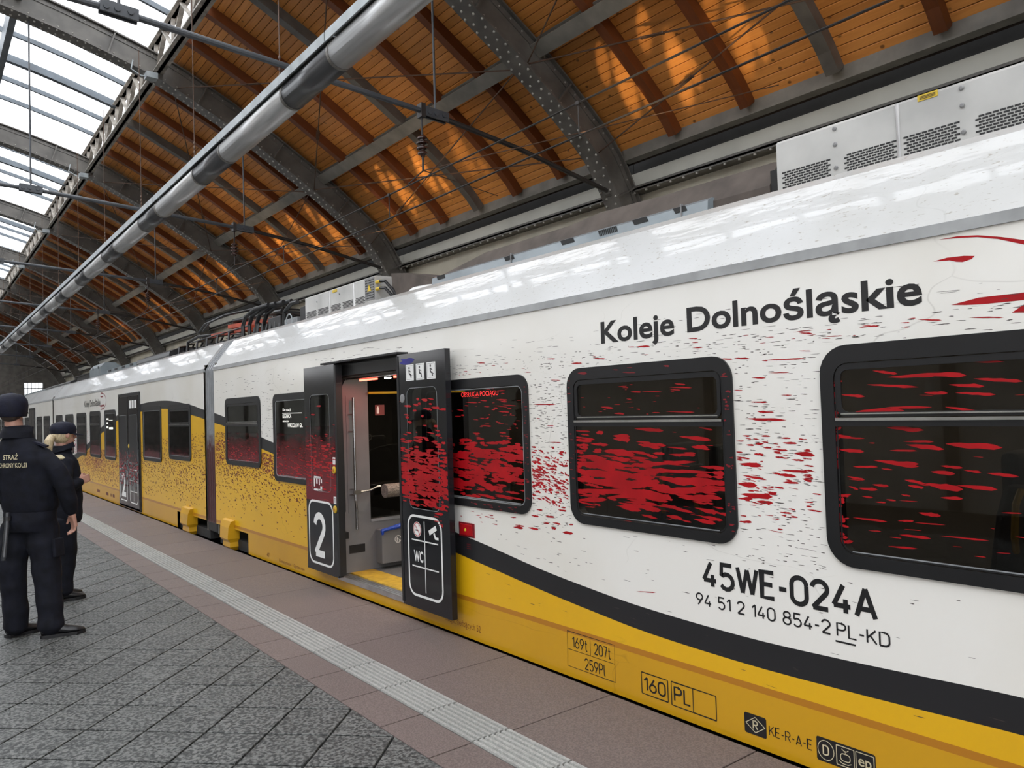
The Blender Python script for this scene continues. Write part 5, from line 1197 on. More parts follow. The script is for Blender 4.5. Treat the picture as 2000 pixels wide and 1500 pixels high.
m.build('perforation', M['dark'], CV)
m = MB(); m.plate([(7.05, 2.86), (7.13, 2.86), (7.09, 2.93)], 3.709, 3.713); m.build('warning_triangle', M['warn'], CV)
m = MB(); m.box(3.714, 3.72, 7.86, 7.97, 2.965, 2.995); m.build('yellow_label', M['warn'], CV)
for i, (y, z) in enumerate(((6.90, 2.94), (6.90, 2.87))):
    m = MB(); m.tube([(3.74, 6.99, z), (3.74, 6.90, z)], 0.018, 8); m.build('plug', M['warn'], CV)
    m = MB(); m.tube([(3.74, 6.90, z), (3.75, 6.82, z - 0.01), (3.80, 6.76, z - 0.10), (3.85, 6.7, ZR)], 0.016, 8); m.build('cable', M['cable'], CV)

# pantograph, folded, on red frame
pg = thing('pantograph', (4.5, 11.4, ZR), 'folded black pantograph on orange red base frame and grey insulators', 'pantograph')
def insulator(parent, x, y, z, h_=0.14, r=0.075, mat='porc'):
    pf = [(0, r * 0.6)]
    n = 4
    for i in range(n): pf += [(h_ * (i + 0.15) / n, r * 0.6), (h_ * (i + 0.45) / n, r), (h_ * (i + 0.6) / n, r), (h_ * (i + 0.95) / n, r * 0.6)]
    m = MB(); m.lathe((x, y, z), (0, 0, 1), pf, 14); m.build('insulator', M[mat], parent)
for x in (3.95, 5.05):
    for y in (11.75, 10.35): insulator(pg, x, y, ZR, 0.16, 0.10)
m = MB(); m.bar((3.95, 11.25, 2.93), (3.95, 12.05, 2.93), 0.09, 0.07); m.build('base_rail', M['pred'], pg)
m = MB(); m.bar((4.0, 12.05, 2.94), (4.0, 13.25, 2.98), 0.08, 0.06); m.build('base_rail', M['pred'], pg)
m = MB(); m.bar((4.0, 12.25, 3.03), (4.2, 10.5, 2.99), 0.16, 0.06); m.build('lower_arm', M['pred'], pg)
m = MB(); m.bar((5.05, 10.2, 2.93), (5.05, 13.2, 2.95), 0.09, 0.07); m.build('base_rail', M['pred'], pg); m = MB(); m.bar((3.95, 11.7, 2.93), (5.05, 11.7, 2.93), 0.07, 0.06); m.build('cross_beam', M['pred'], pg)
m = MB(); m.tube([(4.05, 10.3, 3.06), (4.0, 12.2, 3.12)], 0.03, 8); m.tube([(4.9, 10.3, 3.06), (4.9, 12.2, 3.12)], 0.03, 8); m.tube([(4.0, 12.2, 3.12), (4.9, 12.2, 3.12)], 0.03, 8); m.tube([(4.05, 10.9, 3.09), (4.9, 11.7, 3.11)], 0.015, 6); m.build('upper_arm', M['cable'], pg)
for dy in (0.0, 0.25):
    m = MB(); m.tube([(3.75, 13.20 - dy, 3.02), (3.78, 12.95 - dy, 3.14), (3.9, 12.4 - dy * 0.5, 3.22), (4.1, 11.6 - dy, 3.235), (4.9, 11.6 - dy, 3.235), (5.2, 12.3, 3.22), (5.3, 13.1 - dy, 3.02)], 0.016, 8); m.build('collector_horn', M['cable'], pg)
m = MB(); m.box(4.0, 5.0, 11.45, 11.53, 3.15, 3.19); m.box(4.0, 5.0, 11.2, 11.28, 3.15, 3.19)
for x in (4.05, 4.3, 4.6, 4.95): m.bar((x, 11.2, 3.1), (x, 11.55, 3.22), 0.02, 0.03)
m.build('collector_head', M['cable'], pg)
# hoses and boxes between pantograph and converter
for i, (y, x) in enumerate(((10.95, 3.72), (10.80, 3.76), (10.62, 3.80), (10.5, 3.86))):
    m = MB(); m.tube([(x, y, ZR - 0.05), (x, y, ZR + 0.18), (x + 0.01, y - 0.10, ZR + 0.30), (x + 0.03, y - 0.42, ZR + 0.37), (x + 0.06, y - 0.85, ZR + 0.38)], 0.028, 10); m.build('hose', M['cable'], car1)
m = MB(); m.tube([(3.75, 9.05, ZR + 0.28), (3.78, 9.3, ZR + 0.30), (3.80, 9.6, ZR + 0.22), (3.80, 9.66, ZR)], 0.025, 8); m.build('hose', M['cable'], car1)
for i, (y0_, y1_, h_) in enumerate(((8.78, 9.1, 0.22), (9.2, 9.62, 0.12), (9.75, 10.2, 0.20))):
    m = MB(); m.box(3.80, 4.6, y0_, y1_, ZR, ZR + h_); bevel(m.build('terminal_box', M['cable' if i != 1 else 'gaiter'], car1), 0.01)
m = MB(); m.tube([(3.72, 9.25 + 0.10 * math.cos(a), ZR + 0.05 + 0.10 * math.sin(a)) for a in [math.pi * q / 8 for q in range(17)]], 0.008, 6); m.build('cable_loop', M['tray'], car1)
for i in range(7):
    y = 9.75 + i * 0.16; m = MB(); m.tube([(3.78, y, ZR), (3.82, y + 0.05, ZR + 0.13 + 0.03 * (i % 3)), (3.95, y + 0.2, ZR + 0.16), (4.2, y + 0.3, ZR + 0.10)], 0.016, 6); m.build('jumper_cable', M['cable'], car1)

# yellow corner brackets and wheel sets
def corner_bracket(car, y0, y1):
    m = MB()
    for pr in ([(0.345, 0.0, 0.0), (0.335, 0.05, 0.0), (0.26, 0.075, 0.02), (0.12, 0.085, 0.03), (0.075, 0.05, 0.05), (0.02, 0.055, 0.04), (-0.03, 0.02, 0.08)],):
        m.rings([[(XS - d, y0 + i_, z), (XS - d, y1 - i_, z), (XS + 0.06, y1 - i_, z), (XS + 0.06, y0 + i_, z)] for z, d, i_ in pr])
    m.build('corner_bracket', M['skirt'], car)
corner_bracket(car1, 9.56, 9.92); 
def wheelset(car, y, nm='wheel'):
    for x in (XS + 0.32,):
        m = MB(); m.lathe((x, y, -0.48), (1, 0, 0), [(0, 0.40), (0.02, 0.42), (0.11, 0.42), (0.12, 0.45), (0.14, 0.45)], 28); m.build(nm, M['bogie'], car)
        m = MB(); m.lathe((x - 0.02, y, -0.48), (1, 0, 0), [(0, 0.12), (0.03, 0.12)], 16); m.build('axle_box', M['steel'], car)
    m = MB(); m.box(XS + 0.12, XS + 0.3, y - 0.9, y + 0.9, -0.45, -0.2); m.build('bogie_frame', M['bogie'], car)
wheelset(car1, 9.0)
# ------------------------------------------------------------------ gangway gaiter between the carriages
def gaiter(y0, y1, lab):
    t = thing('gangway_bellows', (XS + 1.4, (y0 + y1) / 2, 0.1), lab, 'gangway', 'gangway bellows between carriages')
    prof = [(XS + 0.02, 0.22), (XS + 0.02, ZC + 0.02), (XS + 0.06, ZC + 0.10), (XS + 0.29, ZC + 0.395), (XS + 0.36, ZC + 0.43), (XS + 0.55, ZC + 0.46), (XS + 2.3, ZC + 0.46), (XS + 2.8, ZC), (XS + 2.8, 0.22)]
    n = 5
    for i in range(n):
        a = y0 + (y1 - y0) * i / n; b = y0 + (y1 - y0) * (i + 1) / n; c = (a + b) / 2
        m = MB()
        m.rings([[(x + (0.045 if x < XS + 1 else -0.045), y, z - 0.03) for x, z in prof] if k_ == 0 else [(x, y, z) for x, z in prof] for y, k_ in ((a, 0), (c - 0.022, 1), (c + 0.022, 1), (b, 0))], closed=False)
        m.build('bellow_fold', M['bellows'], t)
    m = MB(); m.box(XS + 0.02, XS + 0.3, y0 + 0.04, y1 - 0.02, 0.10, 0.24); bevel(m.build('coupling_cover', M['bogie'], t), 0.02)
    return t
gaiter(10.30, 10.73, 'grey ribbed gangway bellows beside the nearest carriage')

# ================================================================== second carriage
car2 = thing('train_carriage', (4.5, 17, -1.0), 'second carriage with closed black double door and yellow arch print', 'train carriage', 'carriages of the train')
C2A, C2B = 10.73, 24.78
WIN2 = [(11.37, 12.56, 1.0, 1.82, 1.515), (13.0, 14.23, 0.925, 1.828, None), (16.46, 17.56, 0.835, 1.825, None), (18.0, 19.2, 0.835, 1.825, 1.53), (19.67, 20.93, 0.83, 1.81, 1.53), (21.43, 22.68, 0.83, 1.80, 1.53), (23.16, 24.32, 0.92, 1.80, 1.53)]
zb2 = lambda y: 0.235 if y < 12.2 else -0.005
car_shell(car2, C2A, C2B, [(*w_[:4], 0.09) for w_ in WIN2], zb2)
for w_ in WIN2:
    ff, cc = window(car2, *w_[:4], r=0.09, bar=w_[4])
    m = MB(); m.plate(rrect(cc[0], cc[1], cc[2], 1.2, 0.02), XG - 0.0002, XG); m.build('print_film', M['film2'], ff)
    if w_[0] == 16.46:
        m = MB(); m.box(XG - 0.001, XG, 17.18, 17.34, 1.46, 1.50); m.box(XG - 0.001, XG, 17.2, 17.34, 1.55, 1.58); m.box(XG - 0.001, XG, 17.15, 17.34, 1.63, 1.66); m.box(XG - 0.001, XG, 16.72, 17.1, 1.44, 1.48); m.box(XG - 0.001, XG, 16.75, 17.12, 1.612, 1.622); m.build('destination_text', M['led_w'], ff)
corner_bracket(car2, 11.32, 11.74); wheelset(car2, 11.9)
m = MB()
cluster(m, XP - 0.0002, 1300, 10.75, 17.3, 0.34, 1.42, (0.025, 0.06), (0.008, 0.022), dens=lambda y, z: max(0.03, min(1, ((z - 0.30) / 0.6))) * (1 if z < min(interp(LOB, y) - 0.03, 1.42 - 0.05 * (y - 10.7)) else 0) if not any(w_[0] - 0.02 < y < w_[1] + 0.02 and z > w_[2] - 0.02 for w_ in WIN2) and not 14.42 < y < 16.12 else 0, tilt=(-0.5, 0.25))
m.build('brown_specks', M['brown'], car2, kind='stuff')
m = MB()
cluster(m, XP - 0.0002, 1500, 16.3, 22.5, 0.32, 1.02, (0.03, 0.07), (0.012, 0.03), dens=lambda y, z: (0.25 + 0.75 * math.exp(-((y - 18.6) / 1.3) ** 2) * max(0, min(1, (z - 0.45) / 0.35))) if (z < interp(LOB, y) - 0.02 and not any(w_[0] - 0.02 < y < w_[1] + 0.02 and z > w_[2] - 0.02 for w_ in WIN2)) else 0, tilt=(-0.5, 0.25))
m.build('red_specks', M['dred'], car2, kind='stuff')
m = MB()
cluster(m, XP - 0.0002, 700, 19.3, 24.7, 0.55, 1.45, (0.03, 0.07), (0.012, 0.03), dens=lambda y, z: (1.0 if z < 1.1 else 0.3) if (z > interp(UPB, y) + 0.02 and not any(w_[0] - 0.02 < y < w_[1] + 0.02 and z > w_[2] - 0.02 for w_ in WIN2)) else 0, tilt=(-0.4, 0.4))
m.build('pink_specks', M['pink'], car2, kind='stuff')
text('Koleje', M['ink'], car2, 19.89, 19.3, 1.935, 2.075, XP - 0.0004, 0.02, 'company_lettering'); text('Dolnośląskie', M['ink'], car2, 19.2, 18.0, 1.935, 2.075, XP - 0.0004, 0.02, 'company_lettering')
m = MB(); line(m, XP - 0.0004, [(17.93 - 0.55 * math.sin(math.pi * q / 12), 2.02 + 0.17 * math.cos(math.pi * q / 12)) for q in range(13)], 0.02); splat(m, XP - 0.0004, 18.1, 1.92, 17.55, 1.93, 0.05); splat(m, XP - 0.0004, 18.0, 2.12, 17.7, 2.11, 0.04); m.build('logo_arc', M['dred'], car2)
# closed double door of the second carriage
m = MB(); ring_plate(m, rrect(14.42, 16.14, 0.02, 2.10, 0.01, 1), rrect(14.46, 16.10, 0.05, 2.05, 0.01, 1), XS - 0.02, XS + 0.02); m.build('door_frame', M['rubber'], car2)
for i, (a, b) in enumerate(((14.47, 15.27), (15.29, 16.09))):
    m = MB(); m.box(XS - 0.03, XS + 0.01, a, b, 0.06, 2.04); d_ = m.build('door_leaf', M['door'], car2)
    m = MB(); line(m, XS - 0.0305, rrect(a + 0.09, b - 0.09, 0.85, 1.70, 0.05), 0.008, True); m.build('pane_edge', M['gaiter'], d_)
    m = MB(); m.plate(rrect(a + 0.095, b - 0.095, 0.855, 1.695, 0.05), XS - 0.0325, XS - 0.030); m.build('door_pane', M['rubber'], d_)
    m = MB(); line(m, XS - 0.0308, rrect(a + 0.10, b - 0.10, 0.14, 0.73, 0.09), 0.020, True)
    if i == 0: line(m, XS - 0.0308, [(a + 0.4, 0.7), (a + 0.4, 0.18)], 0.012); line(m, XS - 0.0308, [(a + 0.15, 0.53), (b - 0.15, 0.53)], 0.012); line(m, XS - 0.0308, [(a + 0.15, 0.34), (b - 0.15, 0.34)], 0.012)
    m.build('door_panel_print', M['wprint'], d_)
    m = MB(); m.box(XS - 0.031, XS - 0.0302, a + 0.33, a + 0.47, 0.86, 0.98); m.build('sticker', M['wprint'], d_)
    if i: text('2', M['wprint'], d_, b - 0.22, a + 0.22, 0.22, 0.62, XS - 0.0309, 0.03, 'class_number')
    else:
        m = MB(); [m.box(XS - 0.031, XS - 0.0302, a + 0.12 + 0.2 * q, a + 0.27 + 0.2 * q, 1.82, 1.96) for q in range(3)]; m.build('priority_sticker', M['wprint'], d_)
        m = MB(); m.lathe((XS - 0.03, b - 0.05, 1.14), (-1, 0, 0), [(0, 0.04), (0.01, 0.03)], 10); m.build('door_button', M['ygrip'], d_)
    m = MB(); cluster(m, XS - 0.0334, 120, a, b, 0.35, 1.05, (0.04, 0.10), (0.02, 0.05), (a, b, 0.1, 1.2), dens=lambda y, z: max(0, 1 - abs(z - 0.75) / 0.35)); m.build('dark_red_haze', M['dred'], d_, kind='stuff')
m = MB(); m.box(XS - 0.02, XS + 0.02, 14.44, 16.12, 0.015, 0.05); m.build('sill', M['alu'], car2)
m = MB(); [m.box(XP - 0.0006, XP - 0.0002, y, y + w__, 0.10, 0.16) for y, w__ in ((16.7, 0.18), (17.0, 0.08), (17.3, 0.25), (18.2, 0.3))]; m.build('small_print', M['brown'], car2)
# roof of the second carriage
m = MB(); m.prism([(3.74, ZR), (3.70, ZR + 0.05), (3.72, ZR + 0.12), (3.9, ZR + 0.2), (4.8, ZR + 0.22), (4.8, ZR)], 14.9, 17.5); m.build('black_cover', M['cable'], car2)
m = MB(); m.prism([(3.70, ZR), (3.70, 2.82), (3.8, 2.86), (4.8, 2.86), (4.8, ZR)], 17.5, 20.6); fa2 = m.build('roof_fairing', M['fair'], car2)
m = MB(); [m.box(3.69, 3.705, y, y + 0.28, 2.775, 2.815) for y in (17.8, 18.6, 19.4, 20.1)]; m.build('opening', M['dark'], fa2)
m = MB(); m.prism([(3.62, ZR - 0.02), (3.62, 2.93), (3.72, 3.04), (3.95, 3.04), (4.1, 2.93), (4.1, ZR - 0.02)], 20.9, 22.4); u2 = m.build('antenna_box', M['fair'], car2); m = MB(); [m.lathe((3.619, y, 2.93), (-1, 0, 0), [(0, 0.04), (0.01, 0.03)], 8) for y in (21.2, 21.9)]; m.build('hole', M['dark'], u2)
m = MB(); m.box(3.70, 4.8, 22.9, 24.9, ZR, 2.87); m.box(3.66, 4.8, 22.8, 25.0, 2.87, 2.89); m.build('black_box', M['cable'], car2)
for i in range(6):
    y = 11.6 + i * 0.55; insulator(car2, 3.95, y, ZR, 0.10 + 0.03 * (i % 2), 0.09, 'cable')
    m = MB(); m.tube([(3.75, y + 0.1, ZR), (3.78, y + 0.15, ZR + 0.16), (3.95, y + 0.4, ZR + 0.20), (4.0, y + 0.75, ZR + 0.12)], 0.018, 6); m.build('jumper_cable', M['cable'], car2)
    m = MB(); m.box(3.85, 4.5, y + 0.1, y + 0.42, ZR, ZR + 0.09); m.build('terminal_box', M['cable'], car2)
m = MB(); m.tube([(3.75, 13.9, ZR), (3.78, 13.95, ZR + 0.2), (3.85, 13.6, ZR + 0.27), (4.1, 13.0, ZR + 0.28)], 0.025, 8); m.build('hose', M['cable'], car2)
m = MB(); m.tube([(3.9, 11.2, ZR + 0.22), (3.9, 14.2, ZR + 0.22)], 0.012, 6); m.build('busbar', M['cable'], car2)
gaiter(24.78, 24.98, 'grey gangway bellows beyond the second carriage')
# ================================================================== third and fourth carriages
FARW = [(25.55, 26.85), (27.18, 28.5), (30.55, 31.8), (32.3, 33.5), (34.0, 35.2), (35.7, 36.9), (37.4, 38.4)]
for (a, b, lab, wins, door) in ((24.98, 38.9, 'third carriage, partly hidden behind the two officers', FARW, (28.87, 30.4)),
                                (39.1, 55.0, 'farthest carriage at the end of the train', [(y + 13.9, z + 13.9) for y, z in FARW], (43.0, 44.6))):
    c_ = thing('train_carriage', (4.5, (a + b) / 2, -1.0), lab, 'train carriage', 'carriages of the train')
    car_shell(c_, a, b, [(y0_, y1_, 0.92, 1.80, 0.09) for y0_, y1_ in wins], lambda y: -0.005, far=True)
    for y0_, y1_ in wins: window(c_, y0_, y1_, 0.92, 1.80, r=0.09, bar=1.53)
    m = MB(); ring_plate(m, rrect(door[0], door[1], 0.02, 2.10, 0.01, 1), rrect(door[0] + 0.05, door[1] - 0.05, 0.05, 2.05, 0.01, 1), XS - 0.02, XS + 0.02); m.build('door_frame', M['rubber'], c_)
    mid = (door[0] + door[1]) / 2
    for y0_, y1_ in ((door[0] + 0.05, mid - 0.01), (mid + 0.01, door[1] - 0.05)):
        m = MB(); m.box(XS - 0.03, XS + 0.01, y0_, y1_, 0.06, 2.04); m.build('door_leaf', M['door'], c_)
    m = MB(); cluster(m, XP - 0.0002, 300, a + 0.1, b - 0.1, 0.3, 0.9, (0.04, 0.08), (0.02, 0.04)); m.build('pink_specks', M['pink'], c_, kind='stuff')
    m = MB(); m.prism([(3.70, ZR), (3.66, ZR + 0.06), (3.8, ZR + 0.13), (4.8, ZR + 0.15), (4.8, ZR)], a + 0.9, a + 6.2); m.build('black_cover', M['cable'], c_)
    m = MB(); m.prism([(3.70, ZR), (3.70, 2.80), (3.8, 2.84), (4.8, 2.84), (4.8, ZR)], a + 6.5, b - 0.8); m.build('roof_fairing', M['fair'], c_)

# ------------------------------------------------------------------ running rails
for x in (XS + 0.70, XS + 2.14):
    m = MB(); m.box(x - 0.035, x + 0.035, YA, 62, -0.94, -0.90); m.box(x - 0.01, x + 0.01, YA, 62, -1.03, -0.94); m.box(x - 0.07, x + 0.07, YA, 62, -1.05, -1.03)
    m.build('running_rail', M['galv'], label='steel running rail under the train on the %s side' % ('platform' if x < 4.5 else 'wall'), cat='rail', group='running rails')

# ================================================================== overhead: heating pipe, tie rods, contact wire
hp = thing('radiant_heater_pipe', (3.0, 10, 4.78), 'long silver overhead heater pipe with dark sleeves running along the hall', 'heater pipe')
PX, PZ, PR = 3.0, 4.78, 0.132
yy = -9.05
while yy < 60:
    for a, b, mt in ((yy, yy + 1.08, 'ductdk'), (yy + 1.08, yy + 3.04, 'duct')):
        m = MB(); m.lathe((PX, a, PZ), (0, 1, 0), [(0, PR), (b - a, PR)], 24); o = m.build('pipe_sleeve' if mt == 'ductdk' else 'pipe_section', M[mt], hp, smooth=False)
        for p_ in o.data.polygons: p_.use_smooth = len(p_.vertices) == 4
        m = MB(); m.lathe((PX, a - 0.02, PZ), (0, 1, 0), [(0, PR + 0.004), (0.04, PR + 0.004)], 24); m.build('joint_ring', M['steel'], hp)
    m = MB(); m.poly([(0, 0, 0)] * 3) if False else None
    m.prism([(PX - 0.150, PZ + 0.075), (PX - 0.135, PZ + 0.075), (PX - 0.135, PZ + 0.150), (PX + 0.10, PZ + 0.150), (PX + 0.10, PZ + 0.165), (PX - 0.150, PZ + 0.165)], yy + 0.01, yy + 3.03); m.build('reflector_plate', M['tray'], hp)
    m = MB(); m.tube([(PX, yy + 1.4, PZ + 0.13), (PX, yy + 1.4, 7.75)], 0.006, 6)
    for q in range(5): m.lathe((PX, yy + 1.4, PZ + 0.25 + q * 0.06), (0, 0, 1), [(0, 0.006), (0.015, 0.014), (0.03, 0.014), (0.045, 0.006)], 6)
    m.build('hanger', M['rod'], hp)
    yy += 3.04
# tie rods across the hall, one polygonal tie per rib
for k in range(-2, 8):
    yk = rib_y(k) - 0.16 if False else rib_y(k)
    tl = {0: 'nearest sagging tie rod, ending behind the long low roof fairing', 1: 'sagging tie rod ending behind the grey converter box', 2: 'sagging tie rod ending above the red pantograph',
          3: 'first sagging tie rod beyond the pantograph', 4: 'second sagging tie rod beyond the pantograph', 5: 'third sagging tie rod beyond the pantograph', 6: 'fourth sagging tie rod beyond the pantograph', 7: 'farthest sagging tie rod near the end window',
          -1: 'sagging tie rod just behind the viewpoint', -2: 'sagging tie rod well behind the viewpoint'}[k]
    t = thing('tie_rod', (4.88, yk, 5.08), tl, 'tie rod', 'tie rods of the hall')
    seg = [(7.76, 4.60), (6.13, 4.92), (4.88, 5.09), (1.50, 5.33), (-2.0, 5.42), (-5.5, 5.33), (-8.88, 5.09), (-11.76, 4.60)]
    for a, b in ((0, 2), (2, 3), (3, 4), (4, 5), (5, 6), (6, 7)):
        m = MB(); m.tube([(x, yk, z) for x, z in seg[a:b + 1]], 0.032, 10); m.build('rod', M['wire'] if a in (0, 6) else M['steelrod'], t)
    for x, z in (seg[2], seg[3], seg[5], seg[6]):
        m = MB(); d = 0.16
        for s in (-1, 1): m.obox((x, yk + s * 0.035, z), (d, 0, -0.010), (0, 0.012, 0), (0.002, 0, 0.055))
        for dx in (-0.11, -0.02, 0.09): m.lathe((x + dx, yk - 0.06, z), (0, 1, 0), [(0, 0.028), (0.12, 0.028)], 8)
        m.build('link_plate', M['steelrod'], t)
        top = min(FULL, key=lambda p: abs(p[0] - x) + (0 if p[1] > 4 else 99))
        m = MB(); m.tube([(x, yk, z + 0.04), (x, yk, top[1] + 0.05)], 0.014, 8); m.build('suspension_rod', M['steelrod'], t)
    m = MB(); m.lathe((7.76, yk - 0.05, 4.60), (0, 1, 0), [(0, 0.07), (0.1, 0.07)], 12); m.build('end_pin', M['steel'], t)
# insulators hung from the tie rods, carrying a cross wire
for k in range(0, 4):
    yk = rib_y(k); x = 4.69
    t = thing('hanging_insulator', (x, yk, 4.4), ['ribbed brown insulator hanging nearest, above the long low fairing', 'ribbed brown insulator hanging above the pantograph', 'ribbed brown insulator hanging second beyond the nearest', 'smallest ribbed brown insulator, farthest along the contact wire'][k] if k != 1 else 'ribbed brown insulator hanging from the second tie rod', 'insulator', 'hanging insulators')
    m = MB(); m.box(x - 0.03, x + 0.03, yk - 0.05, yk + 0.05, 5.02, 5.18); m.tube([(x, yk, 5.2), (x, yk, 4.40)], 0.013, 8); m.build('clamp_rod', M['wire'], t)
    m = MB(); pf = [(0, 0.02)]
    for q in range(4): pf += [(0.02 + q * 0.06, 0.03), (0.03 + q * 0.06, 0.075 - abs(q - 1.5) * 0.012), (0.045 + q * 0.06, 0.075 - abs(q - 1.5) * 0.012), (0.07 + q * 0.06, 0.03)]
    m.lathe((x, yk, 4.56), (0, 0, 1), pf, 16); m.build('sheds', M['insul'], t)
    m = MB(); m.tube([(x, yk, 4.40), (4.5, yk + 0.02, 4.22)], 0.008, 6); m.build('wire_clip', M['wire'], t)
cw = thing('contact_line', (4.5, 10, 4.2), 'overhead contact line of two wires with droppers above the train', 'overhead wire')
m = MB(); m.tube([(4.5, YA, 4.20), (4.5, 60, 4.20)], 0.009, 6); m.build('catenary_wire', M['wire'], cw)
m = MB(); m.tube([(4.5, YA, 3.92), (4.5, 60, 3.92)], 0.008, 6); m.build('contact_wire', M['wire'], cw)
for i in range(-2, 16):
    y = 4.72 + i * 3.31; m = MB(); m.tube([(4.5, y, 4.20), (4.5, y, 3.92)], 0.006, 6); m.box(4.485, 4.515, y - 0.02, y + 0.02, 4.185, 4.215); m.build('dropper', M['wire'], cw)
# small thin spans crossing between ribs at insulator height
for k in range(0, 4):
    m = MB(); m.tube([(4.69, rib_y(k), 4.40), (7.6, rib_y(k) + 2.4, 5.1)], 0.006, 6); m.tube([(4.69, rib_y(k), 4.40), (7.6, rib_y(k) - 2.8, 5.1)], 0.006, 6)
    m.build('span_wire', M['rod'], label='thin steady wire fixed to the %s hanging insulator' % ['nearest', 'second', 'third', 'fourth'][k], cat='wire', group='steady wires')
# boxes and cable loops at the lattice nodes
for k in range(0, 5):
    y = rib_y(k); m = MB(); m.box(3.16, 3.34, y - 0.35, y - 0.17, 7.42, 7.52); m.tube([(3.3, y - 0.2, 7.5), (3.1, y - 0.25, 7.45), (2.95, y - 0.2, 7.55), (3.0, y - 0.1, 7.75)], 0.012, 6)
    m.build('junction_box', M['tray'], label='small grey junction box at the skylight edge by the %s rib' % ['nearest', 'second', 'third', 'fourth', 'fifth'][k], cat='junction box', group='junction boxes at the skylight edge')
# ================================================================== people
M['navy'] = pm('navy_uniform', (0.0042, 0.005, 0.010), 0.85, var=(14, 0.25), bump=(9, 0.5), spec=0.25)
M['navy2'] = pm('navy_trousers', (0.0045, 0.0052, 0.010), 0.85, var=(14, 0.25), bump=(8, 0.6), spec=0.25)
M['cap'] = pm('navy_cap', (0.006, 0.007, 0.018), 0.75, var=(20, 0.2), bump=(60, 0.2), spec=0.3)
M['skin'] = pm('skin', (0.42, 0.22, 0.16), 0.5, var=(12, 0.08))
M['hairb'] = pm('short_brown_hair', (0.045, 0.03, 0.022), 0.7, var=(60, 0.3))
M['hairy'] = pm('blond_hair', (0.52, 0.42, 0.26), 0.5, var=(40, 0.2), stretch=(4, 4, 0.6))
M['shoe'] = pm('black_leather', (0.010, 0.010, 0.011), 0.35)
M['baton'] = pm('black_baton', (0.02, 0.022, 0.026), 0.25)
def limb(mb, pts, rad, n=12, flat=1.0):
    pts = [Vector(p) for p in pts]
    d0 = (pts[0] - pts[1]).normalized() * rad[0] * 0.7; d1 = (pts[-1] - pts[-2]).normalized() * rad[-1] * 0.7
    P = [pts[0] + d0] + pts + [pts[-1] + d1]; R_ = [rad[0] * 0.45] + list(rad) + [rad[-1] * 0.45]
    mb.tube(P, R_, n)
def ell(mb, c, rx, ry, rz, ang=0.0, n=14, m=9):
    c = Vector(c); ca, sa = math.cos(ang), math.sin(ang); rings = []
    for i in range(m):
        t = math.pi * (i + 0.35) / (m - 0.3) - math.pi / 2; r = math.cos(t)
        rings.append([(c.x + rx * r * math.cos(a) * ca - ry * r * math.sin(a) * sa, c.y + rx * r * math.cos(a) * sa + ry * r * math.sin(a) * ca, c.z + rz * math.sin(t)) for a in [2 * math.pi * j / n for j in range(n)]])
    mb.rings(rings)
def torso(mb, rows, ang, n=18):
    """rows: (z, cx, cy, half width, half depth); ang turns the width axis"""
    ca, sa = math.cos(ang), math.sin(ang)
    mb.rings([[(cx + w_ * math.copysign(abs(math.cos(a)) ** 0.85, math.cos(a)) * ca - d_ * math.copysign(abs(math.sin(a)) ** 0.85, math.sin(a)) * sa, cy + w_ * math.copysign(abs(math.cos(a)) ** 0.85, math.cos(a)) * sa + d_ * math.copysign(abs(math.sin(a)) ** 0.85, math.sin(a)) * ca, z) for a in [2 * math.pi * j / n for j in range(n)]] for z, cx, cy, w_, d_ in rows])
def fuse(mb, name, mat, parent, voxel=0.012, it=6, label=None, fac=0.5):
    me = mb.mesh(name, mat); o = bpy.data.objects.new(name, me); COL.objects.link(o)
    r = o.modifiers.new('r', 'REMESH'); r.mode = 'VOXEL'; r.voxel_size = voxel; r.use_smooth_shade = True
    s = o.modifiers.new('s', 'SMOOTH'); s.iterations = it; s.factor = fac
    bpy.context.view_layer.update(); dg = bpy.context.evaluated_depsgraph_get()
    m2 = bpy.data.meshes.new_from_object(o.evaluated_get(dg)); bpy.data.objects.remove(o); m2.name = name
    m2.materials.clear(); m2.materials.append(mat)
    m2.polygons.foreach_set('use_smooth', [True] * len(m2.polygons))
    return link(name, m2, parent, label=label)
def folds(o, amp, zf=(0, 9)):
    """cloth creases: push vertices along their normals by a few folded waves"""
    rr = random.Random(5); me = o.data; ph = [(rr.uniform(18, 42), rr.uniform(-14, 14), rr.uniform(-14, 14), rr.uniform(0, 6.3)) for _ in range(4)]
    for v in me.vertices:
        p = v.co; d = sum(math.sin(a * p.z + b * p.x + c * p.y + e) for a, b, c, e in ph) / 4
        v.co = p + v.normal * amp * d
